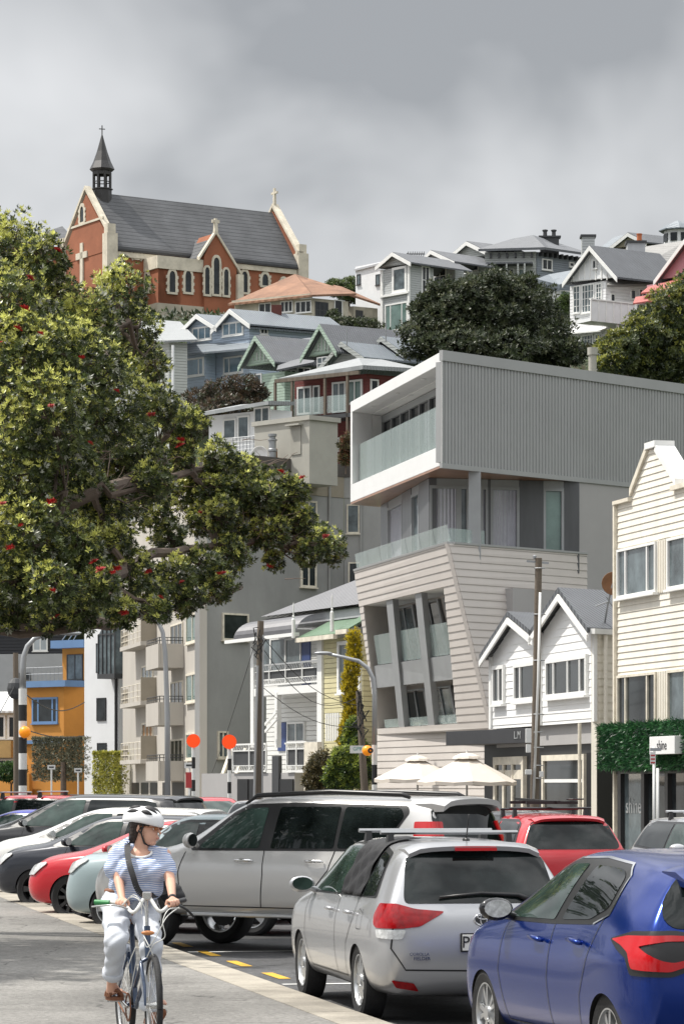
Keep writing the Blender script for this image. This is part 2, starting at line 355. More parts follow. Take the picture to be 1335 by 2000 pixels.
FK.box(fr, tL+.33, -.31, dp+.05, dp+.16, zg1-.25, zg1+.0); fr.build('window_frame', 'pillar_grey', g)
npn = 5
for i in range(npn):
    t0 = tL+.34+i*(-tL-.66)/npn; t1 = t0+(-tL-.66)/npn-.03
    q = MB(); FK.box(q, t0, t1, -.30, -.285, zB+TH+.255, zB+TH+.25+1.55); q.build('glass_balustrade', 'rail_glass', B)
# level below the box: recessed glazing, columns and pale side wall
zf = FF.z(876, 1056)+.0
def seg(pa, Da, pb, Db):
    a = P(pa, HZP, Da); b = P(pb, HZP, Db); f = Face(CXP, 1, math.degrees(math.atan2(b.y-a.y, b.x-a.x))); f.o = Vector((a.x, a.y, 0)); f.len = (b-a).length; return f
zc = zB-.09
Db = SF.D(1130)
G2 = seg(838, 108.6, 1130, Db); G1 = seg(742, 119.5, 838, 108.6)
for G, cols in ((G1, [(744, 757, 'panel_dark'), (757, 785, 'curtain_glass'), (785, 803, 'panel_dark'), (803, 818, 'glass_grey'), (818, 838, 'panel_dark')]),
                (G2, [(838, 895, 'curtain_glass'), (895, 915, 'glass_grey'), (915, 938, 'panel_dark'), (938, 952, 'curtain_glass'), (952, 957, 'panel_dark'), (957, 1013, 'curtain_glass'), (1013, 1060, 'panel_dark'), (1060, 1100, 'glass_green'), (1100, 1130, 'panel_dark')])):
    for x0, x1, mm in cols:
        t0, t1 = G.t(x0), G.t(x1)
        q = MB()
        if mm == 'panel_dark': G.box(q, t0, t1, -.25, .02, zf-.7, zc); q.build('wall_panel', mm, B)
        else:
            G.box(q, t0+.06, t1-.06, -.12, -.08, zf-.6, zc-.3); o = q.build('window', mm, B)
            f = MB(); G.box(f, t0, t0+.09, -.13, .03, zf-.6, zc-.25); G.box(f, t1-.09, t1, -.13, .03, zf-.6, zc-.25); G.box(f, t0+.09, t1-.09, -.13, .03, zc-.36, zc-.25); G.box(f, t0, t1, -.13, .0, zc-.25, zc)
            f.build('window_frame', 'pillar_grey', o)
q = MB(); c = P(926, HZP, SF.D(926)+.35); q.box(c.x-.21, c.x+.21, c.y-.2, c.y+.2, zf-.8, zc); q.build('column', 'pillar_grey', B, bevel=.01)
m = MB(); t0 = SF.t(1131); SF.box(m, t0, LB, -1.5, -.03, 0, zB-.1); m.build('wall', 'render_grey', B)
# balcony floor and core so nothing is hollow
TL = Vector(P(692, HZP, 118.9)); TR = Vector(P(876, HZP, 105.3)); TL.z = TR.z = 0
v12 = Vector((.978, .208, 0))
BR = TR+v12*1.56; BL = TL+v12*.94
zt = FF.z(876, 1056); zb = CAMH-(1425-HZP)/FPX*107.0
def patch(a, b, w=0):
    """point on the leaning facade: a 0..1 left to right, b 0..1 top to bottom, w metres behind it"""
    t = TL.lerp(TR, a); q = BL.lerp(BR, a); p = t.lerp(q, b)+(SF.d*(w/.852) if w > 0 else v12*w); return Vector((p.x, p.y, zt+(zb-zt)*b))
def proj(p): return (CXP+FPX*p.x/p.y, HZP-(p.z-CAMH)*FPX/p.y)
def inv(px, py):
    a = b = .5
    for _ in range(30):
        x, y = proj(patch(a, b)); xa, ya = proj(patch(a+1e-4, b)); xb, yb = proj(patch(a, b+1e-4))
        J = np.array([[(xa-x)/1e-4, (xb-x)/1e-4], [(ya-y)/1e-4, (yb-y)/1e-4]]); d = np.linalg.solve(J, [px-x, py-y]); a += d[0]; b += d[1]
    return a, b
def pboard(mb, poly, sp, lap=.024, mm=None):   # poly in (a,b)
    H = zt-zb; pz = [(a, zt-H*b) for a, b in poly]
    z0 = min(z for _, z in pz); z1 = max(z for _, z in pz)
    for k in range(int(math.floor(z0/sp)), int(math.ceil(z1/sp))):
        p = clip_strip(pz, k*sp, (k+1)*sp)
        if len(p) < 3: continue
        fr_ = [patch(a, (zt-z)/H, -(.006+lap*(1-(z-k*sp)/sp))) for a, z in p]; bk = [patch(a, (zt-z)/H, .05) for a, z in p]; q = len(p)
        mb.add(fr_+bk, [tuple(range(q)), tuple(range(2*q-1, q-1, -1))]+[(i, i+q, (i+1) % q+q, (i+1) % q) for i in range(q)], mm)
oTL, oTR, oBR, oBL = inv(710, 1184), inv(866, 1145), inv(891, 1408), inv(738, 1428)
m = MB(); SP = .26
bt = (oTL[1]+oTR[1])/2; bb = (oBL[1]+oBR[1])/2
pboard(m, [(0, 0), (1, 0), (1, bt), (0, bt)], SP)
pboard(m, [(0, bt), (oTL[0], bt), (oBL[0], bb), (0, bb)], SP)
pboard(m, [(oTR[0], bt), (1, bt), (1, bb), (oBR[0], bb)], SP)
pboard(m, [(0, bb), (1, bb), (1, 1), (0, 1)], SP)
# side wall of the leaning body
S1 = SF.side(0, 44); S1.o = Vector((TR.x, TR.y, 0))
H = zt-zb; ln = S1.t(1145); leanx = (BR-TR).dot(S1.d); leann = (BR-TR).dot(S1.n)
sidepoly = [(0, zt), (ln, zt), (ln, .1), (leanx, .1), (leanx, zb)]
for k in range(0, int(zt/SP)+1):
    p = clip_strip(sidepoly, k*SP, (k+1)*SP)
    if len(p) < 3: continue
    def wo_(t, z): return leann*max(0, min(1, (zt-z)/H))*max(0, 1-max(0, t-2.6)/(ln-2.6))
    fr_ = [S1.W(t, wo_(t, z)+.006+.024*(1-(z-k*SP)/SP), z) for t, z in p]; bk = [S1.W(t, wo_(t, z)-.2, z) for t, z in p]; q = len(p)
    m.add(fr_+bk, [tuple(range(q)), tuple(range(2*q-1, q-1, -1))]+[(i, i+q, (i+1) % q+q, (i+1) % q) for i in range(q)])
m.build('cladding', 'board_taupe', B)
m = MB(); S1.box(m, S1.t(980), ln+.3, -.2, .5, .1, S1.z(982, 1150)); m.build('wall_panel', 'render_grey', B)
# cap along the parapet
m = MB(); m.hexa([patch(0, 0, -.05), patch(1, 0, -.05), patch(1, 0, .25), patch(0, 0, .25)], [patch(0, -.012, -.05), patch(1, -.012, -.05), patch(1, -.012, .25), patch(0, -.012, .25)])
S1.box(m, .2, ln, -.2, .06, zt, zt+.07); m.build('parapet_cap', 'box_grey', B)
for i in range(7):   # frameless glass along terrace edge
    a = i/7; q = MB(); q.hexa([patch(a, -.01, .12), patch(a+.138, -.01, .12), patch(a+.138, -.01, .135), patch(a, -.01, .135)], [patch(a, -.105, .12), patch(a+.138, -.105, .12), patch(a+.138, -.105, .135), patch(a, -.105, .135)]); q.build('glass_balustrade', 'rail_glass', B)
for i in range(1):
    q = MB(); S1.box(q, .15+i*1.8, .15+i*1.8+1.76, -.14, -.125, zt+.075, zt+.55); q.build('glass_balustrade', 'rail_glass', B)
m = MB(); m.hexa([patch(0, 0, .06), patch(1, 0, .06), patch(1, 0, .0)+S1.d*ln, patch(0, 0, 0)+S1.d*ln], [patch(0, -.0, .06)-Vector((0, 0, .3)), patch(1, 0, .06)-Vector((0, 0, .3)), patch(1, 0, 0)+S1.d*ln-Vector((0, 0, .3)), patch(0, 0, 0)+S1.d*ln-Vector((0, 0, .3))]); m.build('terrace_floor', 'render_grey', B)
# recess: back wall, floors, ceilings, side reveals
def pm(a0, a1, b0, b1, w0, w1, mb, sl0=0, sl1=0):
    mb.hexa([patch(a0, b0, w0), patch(a1, b0, w0), patch(a1, b0, w1), patch(a0, b0, w1)], [patch(a0+sl0, b1, w0), patch(a1+sl1, b1, w0), patch(a1+sl1, b1, w1), patch(a0+sl0, b1, w1)])
RD = 1.35
m = MB(); pm(.01, .975, bt-.02, 1, RD, RD+.12, m); m.build('recess_wall', 'warm_wall', B)
m = MB(); pm(0.01, .99, bt-.015, bt, .06, RD, m); m.build('recess_ceiling', 'white_paint', B)
bmid0 = (inv(730, 1302)[1]+inv(874, 1276)[1])/2; bmid1 = (inv(735, 1344)[1]+inv(880, 1325)[1])/2
la, ra = oTL[0], oTR[0]; lb, rb = oBL[0], oBR[0]
def am(b, l=True):
    k = (b-bt)/(bb-bt); return (la+(lb-la)*k) if l else (ra+(rb-ra)*k)
m = MB(); pm(am(bmid0), am(bmid0, 0), bmid0, bmid1, .12, .3, m, am(bmid1)-am(bmid0), am(bmid1, 0)-am(bmid0, 0)); pm(.01, .99, bmid0+.008, bmid0+.05, .3, RD, m); m.build('spandrel', 'pillar_grey', B)
m = MB(); pm(.01, .99, bb, bb+.012, .06, RD, m); m.build('recess_floor', 'white_paint', B)
for (x0, x1, x2, x3) in ((752, 765, 777, 788), (808, 821, 834, 846)):
    y0 = 1184-(x0-710)*.25; y1 = 1428-(x2-738)*.13
    a0, _ = inv(x0, y0); a1, _ = inv(x1, y0); c0, _ = inv(x2, y1); c1, _ = inv(x3, y1)
    q = MB(); q.hexa([patch(a0, bt, .03), patch(a1, bt, .03), patch(a1, bt, .3), patch(a0, bt, .3)], [patch(c0, bb, .03), patch(c1, bb, .03), patch(c1, bb, .3), patch(c0, bb, .3)]); q.build('leaning_pillar', 'pillar_grey', B, bevel=.01)
m = MB()   # reveals
m.hexa([patch(la, bt, .05), patch(la-.012, bt, .05), patch(la-.012, bt, RD), patch(la, bt, RD)], [patch(lb, bb, .05), patch(lb-.012, bb, .05), patch(lb-.012, bb, RD), patch(lb, bb, RD)])
m.build('reveal', 'warm_wall', B); m = MB()
m.hexa([patch(ra, bt, .05), patch(ra+.012, bt, .05), patch(ra+.012, bt, RD), patch(ra, bt, RD)], [patch(rb, bb, .05), patch(rb+.012, bb, .05), patch(rb+.012, bb, RD), patch(rb, bb, RD)])
m.build('reveal', 'warm_wall', B)
for row, (b0, b1, h) in enumerate(((bt, bmid0, .5), (bmid1, bb, .22))):
    for k in range(3):
        a0 = am(b1)+(am(b1, 0)-am(b1))*k/3; a1 = am(b1)+(am(b1, 0)-am(b1))*(k+1)/3
        q = MB(); pm(a0+.05, a0+.24, b0+.03, b1-.02, RD-.06, RD-.02, q); o = q.build('window', 'glass_dark' if (k+row) % 2 else 'glass_grey', B)
        f = MB(); pm(a0+.04, a0+.055, b0+.02, b1, RD-.12, RD-.01, f); pm(a0+.14, a0+.148, b0+.02, b1, RD-.10, RD-.01, f); pm(a0+.235, a0+.25, b0+.02, b1, RD-.12, RD-.01, f); pm(a0+.04, a0+.25, b0+.012, b0+.022, RD-.12, RD-.01, f); pm(a0+.04, a0+.25, b1-.004, b1, RD-.12, RD-.01, f); f.build('window_frame', 'pillar_grey', o)
        q = MB(); pm(a0+.03, a1-.02, b1-(b1-b0)*h, b1-.005, .20, .215, q); q.build('glass_balustrade', 'rail_glass', B)
# base wall to the ground and the solid behind everything
m = MB(); Bs = seg(735, 119.3, 962, 106.7)
boards(m, Bs, [(0, .1), (Bs.len, .1), (Bs.len, zb+.02), (0, zb+.02)], SP, .024); m.build('cladding', 'board_taupe', B)
m = MB(); pb = [patch(1, 1, .05), patch(0, 1, .05), patch(0, 1, .05)+sd*16, patch(1, 1, .05)+sd*16]
plan([patch(1, .9, RD+.4)-FF.d*1.2, patch(0, .9, RD+.4)+FF.d*.3, patch(0, .9, 1)+sd*17, patch(1, .9, 1)+sd*14-FF.d*1.2], 0, zf-.32, m); plan([G2.W(1, -.4, 0), G1.W(.5, -.4, 0), G1.W(.5, -.4, 0)+sd*14, G2.W(1, -.4, 0)+sd*8], zf-.4, zc, m)
m.build('core_wall', 'render_grey', B)
m = MB(); S1b = seg(960, 106.8, 1180, 118); boards(m, S1b, [(0, .1), (S1b.len, .1), (S1b.len, zb), (0, zb)], SP, .024); m.build('cladding', 'board_taupe', B)
# ---------------------------------------------------------------- white twin-gabled house with the cafe below
mat('board_white', (.80, .80, .79), .6, var=.05, vscale=.7)
mat('board_cream', (.76, .72, .63), .65, var=.12, vscale=.6, streak=1.5)
mat('cream_trim', (.66, .61, .51), .7, var=.2, vscale=3)
mat('roof_dark', (.10, .107, .118), .45, metal=.2, var=.12, corr=.22)
mat('cafe_dark', (.016, .0165, .018), .5, var=.12)
mat('canopy_grey', (.035, .036, .04), .55, var=.1)
mat('umbrella_cloth', (.60, .54, .47), .85, var=.06, vscale=2)
def gable_house(root, F, foot_l, apex, foot_r, base_y, depth, sa, wall, roofm, sp=.225, over=.35, rt=.16, trim='white_paint'):
    ta, tb, tcx = F.t(foot_l[0]), F.t(foot_r[0]), F.t(apex[0]); za = F.z(*foot_l); zb_ = F.z(*foot_r); zp = F.z(*apex); z0 = base_y
    m = MB(); boards(m, F, [(ta, z0), (tb, z0), (tb, zb_), (tcx, zp), (ta, za)], sp, .02); m.build('cladding', wall, root)
    r = math.radians(sa); dv = Vector((math.cos(r), math.sin(r), 0))
    def ext(t, z, k): p = F.W(t, over if k == 0 else 0, z); return p if k == 0 else F.W(t, 0, z)+dv*depth
    for (t0, z_0, t1, z_1) in ((tcx, zp, ta-(tcx-ta)*.09, za-(zp-za)*.09), (tcx, zp, tb+(tb-tcx)*.09, zb_-(zp-zb_)*.09)):
        u = Vector((0, 0, rt)); a, b, c, d = ext(t0, z_0, 0), ext(t1, z_1, 0), ext(t1, z_1, 1), ext(t0, z_0, 1)
        m = MB(); m.hexa([a+u*.25, b+u*.25, c+u*.25, d+u*.25], [a+u*1.2, b+u*1.2, c+u*1.2, d+u*1.2]); o = m.build('roof', roofm, root)
        m = MB(); a = F.W(t0, over+.02, z_0-.12); b = F.W(t1, over+.02, z_1-.12); m.extr([a+u*.7, b+u*.7, b-u*.55, a-u*.55], F.n*-.06); m.build('bargeboard', trim, root)
    return ta, tb, za, zb_, zp, dv
R = thing('twin_gable_house', 'white weatherboard house with two gables over a dark street cafe', 'house', (7, 92, 0))
W = Face(957, 98.4, -78)
zb_w = 3.72
gable_house(R, W, (960, 1284), (1011, 1206), (1057, 1244), zb_w, 11, 44, 'board_white', 'roof_dark')
gable_house(R, W, (1058, 1240), (1111, 1160), (1164, 1232), zb_w, 11, 44, 'board_white', 'roof_dark')
m = MB()
tr = W.t(1164); dv = Vector((math.cos(math.radians(44)), math.sin(math.radians(44)), 0))
WS = W.side(tr, 44)
WS.box(m, 0, 11, -.2, 0, 0, W.z(1164, 1232)); boards(m, WS, [(0.05, zb_w-.9), (11, zb_w-.9), (11, W.z(1164, 1232)-.1), (0.05, W.z(1164, 1232)-.1)], .225, .02); m.build('side_cladding', 'board_cream', R)
m = MB(); pl0 = W.W(W.t(960), -.15, 0); pr0 = W.W(tr-.1, -.15, 0)
plan([pr0, pl0, pl0+dv*10.5, pr0+dv*10.5], zb_w-.6, W.z(960, 1284), m); m.build('core_wall', 'render_grey', R)
for a in (960.5, 1057, 1162.5):
    m = MB(); t = W.t(a); W.box(m, t-.12, t+.12, .0, .09, zb_w, W.z(a, 1284 if a < 1000 else 1236)); m.build('corner_board', 'white_paint', R)
window(R, W, 966, 1300, 988, 1376, fracs=[.55], proud=.09, fw=.12, gm='glass_dark')
window(R, W, 1008, 1294, 1052, 1370, fracs=[.28], proud=.09, fw=.12, gm='glass_dark')
window(R, W, 1070, 1283, 1150, 1361, fracs=[.2, .55, .84], proud=.09, fw=.12, gm='glass_dark')
m = MB(); c = WS.W(.25, .12, 0); m.tube([(c.x, c.y, zb_w-.2), (c.x, c.y, W.z(1164, 1240))], .06); m.build('downpipe', 'board_cream', R)
m = MB(); WS.box(m, -.3, 11, .02, .2, W.z(1164, 1232)-.1, W.z(1164, 1232)+.05); m.build('gutter', 'white_paint', R)
# canopy and shopfront
CF = seg(870, 100, 1153, 90)
m = MB(); CF.box(m, 0, CF.len, -2.6, 0, 3.22, 3.67); m.build('canopy', 'canopy_grey', R, bevel=.01)
text('L.M', .34, 'pillar_grey', R, 'canopy_lettering', CF.W(CF.t(1010), .012, 3.46), CF.d, (0, 0, 1))
SHF = W.off(-.25)
m = MB(); SHF.box(m, SHF.t(945), SHF.t(1164), -.3, 0, 0, zb_w-.02); m.build('shopfront_wall', 'cafe_dark', R)
m = MB(); t0 = SHF.t(1164); WS.box(m, .02, 11, -.4, .015, 0, zb_w-.88); m.build('shopfront_wall', 'cafe_dark', R)
window(R, SHF, 1066, 1473, 1146, 1602, ny=1, proud=.1, fw=.17, gm='glass_dark', fm='cream_trim', tz=(SHF.t(1064), SHF.t(1147), .45, SHF.z(1105, 1474)))
m = MB(); zz = SHF.z(1105, 1525); SHF.box(m, SHF.t(1066), SHF.t(1145), .03, .09, zz-.05, zz+.05); m.build('window_bar', 'white_paint', R)
d_ = window(R, SHF, 970, 1478, 1040, 1600, name='door', proud=.1, fw=.25, gm='glass_dark', fm='cream_trim', fracs=[.33, .62], mw=.09, sill=False, tz=(SHF.t(969), SHF.t(1028), .12, SHF.z(1000, 1478)))
m = MB(); z1_, z0_ = SHF.z(1000, 1504), SHF.z(1000, 1522); SHF.box(m, SHF.t(972), SHF.t(1026), .02, .09, z0_, z1_); m.build('door_rail', 'cream_trim', R)
m = MB(); SHF.box(m, SHF.t(1180), SHF.t(1180)+.5, 1.3, 1.5, .9, 2.0); 
m = MB(); WS.box(m, 1.3, 1.95, .02, .3, 1.0, 2.15); m.build('meter_box', 'wood_pole', R, bevel=.01)
m = MB(); c = W.W(tr, .5, 0); m.tube([(c.x, c.y, 0), (c.x, c.y, zb_w-.05)], .05); m.build('downpipe', 'cream_trim', R)
# satellite dish on the neighbour's wall
# ---------------------------------------------------------------- cream weatherboard shop building
R = thing('shop_building', 'cream weatherboard shop building with stepped gable parapet and leafy green sign band', 'building', (9.5, 80, 0))
CB = Face(1206, 85, -76)
def CZ(x, y): return CB.z(x, y)
tR = CB.t(1335)+3.5
gp = CB.tz([(1234, 966), (1267, 878), (1283, 878), (1324, 946)])
zl, zs = CZ(1207, 986), CZ(1234, 980)
m = MB(); SPc = .18
zt1 = CZ(1248, 1066); zb1 = CZ(1248, 1163); zt2 = CZ(1248, 1316); zb2 = CZ(1248, 1419)
xs = (CB.t(1211), CB.t(1286), CB.t(1309))
boards(m, CB, [(0, zt1), (tR, zt1), (tR, zl), (0, zl)], SPc, .024)
boards(m, CB, [(gp[0][0], zl-.02), (gp[3][0], zl-.02), (gp[3][0], gp[3][1]), (gp[2][0], gp[2][1]), (gp[1][0], gp[1][1]), (gp[0][0], gp[0][1])], SPc, .024)
boards(m, CB, [(0, zt2), (tR, zt2), (tR, zb1), (0, zb1)], SPc, .026)
boards(m, CB, [(0, zb1), (xs[0], zb1), (xs[0], zt1), (0, zt1)], SPc, .024); boards(m, CB, [(0, zb2), (xs[0], zb2), (xs[0], zt2), (0, zt2)], SPc, .024)
m.build('cladding', 'board_cream', R)
m = MB(); CB.box(m, 0, tR, -9, -.1, 0.02, zl-.1); CB.poly(m, [(gp[0][0]+.05, zl-.1), (gp[3][0]-.05, zl-.1)]+[(gp[3][0]-.1, gp[3][1]-.05), (gp[2][0], gp[2][1]-.1), (gp[1][0], gp[1][1]-.1), (gp[0][0]+.1, gp[0][1]-.1)], -.3, -.03); m.build('core_wall', 'render_grey', R)
m = MB(); CB.box(m, -.12, .0, -.4, .12, 0.02, zl+.1); m.build('corner_board', 'cream_trim', R)
m = MB(); CB.box(m, -.1, gp[0][0], -.35, .14, zl, zl+.1); m.build('parapet_cap', 'cream_trim', R)
m = MB(); CB.box(m, gp[3][0]-.3, tR, -.35, .14, CZ(1330, 955), CZ(1330, 955)+.12); m.build('parapet_cap', 'cream_trim', R)
for a, b in ((gp[0], gp[1]), (gp[2], gp[3])):
    m = MB(); p = CB.W(a[0], .1, a[1]); q = CB.W(b[0], .1, b[1]); up = Vector((0, 0, .16)); m.extr([p-up*.3, q-up*.3, q+up, p+up], CB.n*-.55); m.build('parapet_cap', 'white_paint' if a is gp[2] else 'cream_trim', R)
m = MB(); CB.box(m, gp[1][0]-.08, gp[2][0]+.08, -.45, .12, gp[1][1], gp[1][1]+.17); m.build('parapet_cap', 'white_paint', R)
def ribs(t0, t1, z0, z1):
    q = MB(); nn = 7
    CB.box(q, t0, t1, -.06, .0, z0, z1)
    for i in range(nn): c = t0+(i+.5)*(t1-t0)/nn; CB.box(q, c-(t1-t0)/nn*.28, c+(t1-t0)/nn*.28, .0, .06, z0, z1)
    q.build('ribbed_panel', 'board_cream', R)
for (zA, zBt, gmm) in ((zb1, zt1, ('glass_grey', 'glass_grey')), (zb2, zt2, ('glass_dark', 'glass_grey'))):
    window(R, CB, 0, 0, 0, 0, tz=(xs[0], xs[1], zA, zBt), fracs=[.22, .78], fw=.07, mw=.04, gm=gmm[0], proud=.1, fm='white_paint' if zA == zb1 else 'cream_trim')
    window(R, CB, 0, 0, 0, 0, tz=(xs[2], tR-.1, zA, zBt), fracs=[.3], fw=.07, mw=.04, gm=gmm[1], proud=.1, fm='white_paint' if zA == zb1 else 'cream_trim')
    ribs(xs[1], xs[2], zA-.02, zBt)
mat('curtain', (.55, .56, .57), .9, var=.1)
# shopfront under the green band
zg = CZ(1260, 1500)
m = MB(); CB.box(m, -.05, tR, -.1, .06, zg-.15, zg+.02); m.build('shop_lintel', 'black_metal', R)
for x0, x1 in ((1210, 1216), (1256, 1262), (1302, 1308)):
    m = MB(); CB.box(m, CB.t(x0), CB.t(x1), -.1, .08, .1, zg-.15); m.build('mullion', 'black_metal', R)
for x0, x1, g in ((1216, 1256, 'glass_grey'), (1262, 1302, 'glass_dark'), (1308, 1345, 'glass_dark')):
    m = MB(); CB.box(m, CB.t(x0), CB.t(x1), -.06, -.04, .1, zg-.15); m.build('shop_window', g, R)
text('shine', .62, 'pillar_grey', R, 'window_lettering', CB.W(CB.t(1234), -.03, CZ(1234, 1575)), CB.d, (0, 0, 1), .002)
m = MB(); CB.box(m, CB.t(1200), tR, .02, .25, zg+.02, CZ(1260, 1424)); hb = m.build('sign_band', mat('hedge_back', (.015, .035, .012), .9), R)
CS = CB.off(.72); sg = MB(); CB.box(sg, CS.t(1267), CS.t(1316), .45, .72, CS.z(1292, 1473), CS.z(1292, 1438)); so_ = sg.build('sign_board', 'white_gloss', R, bevel=.01)
text('shine', .36, 'black_paint', R, 'sign_lettering', CS.W((CS.t(1267)+CS.t(1316))/2, .005, CS.z(1292, 1456)), CB.d, (0, 0, 1), .004)
HEDGE_BAND = (CB, CB.t(1199), tR, zg-.1, CZ(1260, 1420), R)
# dish fixed by the wall
R = thing('satellite_dish', 'rusty satellite dish on a thin mast beside the cream building', 'satellite dish', tuple(P(1194, 1160, 86)))
c = P(1196, 1140, 86.5); m = MB(); m.lathe([(.001, 0), (.16, -.03), (.32, -.10), (.33, -.10), (.17, -.01), (.001, .03)], 18, c, 'y'); m.build('dish', mat('rust', (.24, .12, .06), .8, var=.4), R, smooth=True)
m = MB(); m.tube([c, P(1192, 1150, 86.5), P(1187, 1175, 86.5), P(1178, 1225, 88)], .03); m.tube([P(1187, 1175, 86.5), P(1162, 1184, 86.5)], .02); m.tube([P(1183, 1166, 86.5), P(1196, 1186, 86.5)], .015); m.build('mast', 'grey_metal', R)
# ---------------------------------------------------------------- yellow villa
mat('board_yellow', (.60, .55, .33), .65, var=.1, boards=.2)
mat('board_white_fine', (.76, .76, .73), .6, var=.05, boards=.2)
mat('roof_grey', (.19, .19, .20), .5, metal=.15, var=.08, corr=.25)
mat('roof_green', (.12, .20, .125), .5, var=.15, corr=.22)
mat('blue_paint', (.04, .07, .20), .5, var=.1)
mat('bullnose_iron', (.13, .13, .138), .45, metal=.3, var=.1)
R = thing('villa', 'yellow weatherboard villa with green verandah roof and curved iron verandah', 'house', (-1, 125, 0))
V = Face(690, 121, -66); VR = V.t(708)
def vz(x, y): return V.z(x, y)
m = MB(); V.box(m, V.t(628), VR, -7, 0, .05, vz(660, 1246)); m.build('yellow_wall', 'board_yellow', R)
VB = V.off(-1.4)
m = MB(); VB.box(m, VB.t(497), VB.t(628)+.6, -6, 0, vz(560, 1345), vz(560, 1240)); VB.box(m, VB.t(520), VB.t(628)+.6, -6, 0, 1.5, vz(560, 1345)-.1); m.build('verandah_wall', 'board_white_fine', R)
for x0, x1, y0, y1 in ((623, 632, 1246, 1535), (697, 706, 1240, 1535), (493, 499, 1246, 1460), (540, 545, 1352, 1460)):
    m = MB(); V.box(m, V.t(x0), V.t(x1), -.1, .1, max(.05, vz(x0, y1)), vz(x0, y0)); m.build('post', 'white_paint', R)
m = MB(); V.box(m, V.t(493), V.t(628), -1.4, .08, vz(560, 1356), vz(560, 1341)); m.build('verandah_floor', 'white_paint', R)
window(R, V, 663, 1252, 690, 1354, gm='glass_grey', proud=.1, fw=.15)
for i, (x0, x1, g) in enumerate(((513, 531, 'glass_grey'), (531, 560, 'glass_grey'), (560, 590, 'glass_grey'))):
    window(R, VB, x0, 1246, x1, 1330, gm=g, proud=.06, fw=.07, sill=False)
m = MB(); VB.box(m, VB.t(591), VB.t(607), 0, .05, vz(560, 1340), vz(560, 1247)); m.build('door', 'blue_paint', R)
m = MB(); VB.box(m, VB.t(544), VB.t(559), 0, .05, vz(550, 1465), vz(550, 1408)); m.build('door', 'blue_paint', R)
window(R, VB, 563, 1410, 597, 1450, nx=2, gm='glass_grey', proud=.06, fw=.08)
def railing(R, F, x0, x1, yt, yb, n, panel='dark_grey', nm='railing'):
    q = MB(); t0, t1 = F.t(x0), F.t(x1); xm = (x0+x1)/2; z1, z0 = F.z(xm, yt), F.z(xm, yb)
    F.box(q, t0, t1, -.02, .03, z1-.07, z1); F.box(q, t0, t1, -.02, .03, z0, z0+.07); F.box(q, t0, t1, -.01, .02, z1-.32, z1-.28); F.box(q, t0, t1, -.01, .02, z0+.25, z0+.28)
    for i in range(n+1): c = t0+(t1-t0)*i/n; F.box(q, c-.03, c+.03, -.02, .035, z0+.07, z1-.07)
    k = int((t1-t0)/.18)
    for i in range(k):
        c = t0+(i+.5)*(t1-t0)/k; q.bar(F.W(c-.08, 0, z1-.28), F.W(c+.08, 0, z1-.07), .02); q.bar(F.W(c-.08, 0, z0+.07), F.W(c+.08, 0, z0+.25), .02)
    o = q.build(nm, 'white_paint', R); q = MB(); F.box(q, t0+.02, t1-.02, -.05, -.035, z0+.28, z1-.32); q.build('infill_panel', panel, o)
railing(R, V, 495, 624, 1294, 1337, 4)
railing(R, V.off(1.5), 455, 520, 1452, 1508, 2); railing(R, V.off(1.5), 560, 598, 1448, 1508, 2)
m = MB(); V.box(m, V.t(455), V.t(640), -.5, 1.45, .05, vz(560, 1510)); m.build('base_wall', 'render_grey', R)
V2 = V.off(1.5)
for x0, x1 in ((464, 484), (487, 500), (545, 572)):
    m = MB(); V2.box(m, V2.t(x0), V2.t(x1), -.1, .02, .06, vz((x0+x1)/2, 1522)); m.build('garage_door', 'cafe_dark', R)
m = MB(); V2.box(m, V2.t(533), V2.t(546), -.1, .05, .06, vz(540, 1478)); m.build('garage_door', 'dark_grey', R)
q = MB()
for i in range(6): c = V2.t(601)+(V2.t(626)-V2.t(601))*i/5.5; V2.box(q, c, c+.09, -.8, -.75, vz(610, 1450), vz(610, 1397))
V2.box(q, V2.t(600), V2.t(627), -.84, -.8, vz(610, 1402)-.05, vz(610, 1402)); V2.box(q, V2.t(600), V2.t(627), -.84, -.8, vz(610, 1446)-.05, vz(610, 1446)); q.build('picket_fence', 'white_paint', R)
m = MB(); V2.box(m, V2.t(598), V2.t(624), -.1, .1, .05, vz(610, 1452)); m.build('gate_pier', 'cream_trim', R)
# stairs up the left side
for k in (0, .6):
    m = MB(); m.bar(P(418, 1560, 133)+Vector((k, 0, 0)), P(452, 1465, 137)+Vector((k, 0, 0)), .12, .2); m.build('stair_stringer', 'cream_trim', R)
for k in range(2):
    m = MB(); m.bar(P(518, 1415+k*14, 128), P(540, 1390+k*14, 127), .07, .12); m.build('handrail', 'white_paint', R)
# curved iron verandah roof
m = MB(); t0, t1 = V.t(466)+0, V.t(604); n = int((t1-t0)/.06); zt_, zb_ = vz(540, 1206), vz(540, 1243)
arc = [(1.05*math.sin(a)-1.0+.5, zb_+(zt_-zb_)*math.cos(a)) for a in [i*math.pi/2/7 for i in range(8)]]
for i in range(n):
    ta = t0+(t1-t0)*i/n; tb = t0+(t1-t0)*(i+1)/n; ha = .03*(i % 2); hb_ = .03*((i+1) % 2)
    ea = min(1, (ta-t0)/.9)**.5; eb = min(1, (tb-t0)/.9)**.5
    for j in range(7):
        (w0, z0), (w1, z1) = arc[j], arc[j+1]
        m.add([V.W(ta, w0*ea+ha, zb_+(z0-zb_)*(.35+.65*ea)), V.W(tb, w0*eb+hb_, zb_+(z0-zb_)*(.35+.65*eb)), V.W(tb, w1*eb+hb_, zb_+(z1-zb_)*(.35+.65*eb)), V.W(ta, w1*ea+ha, zb_+(z1-zb_)*(.35+.65*ea))], [(0, 1, 2, 3)])
m.build('curved_roof', 'bullnose_iron', R)
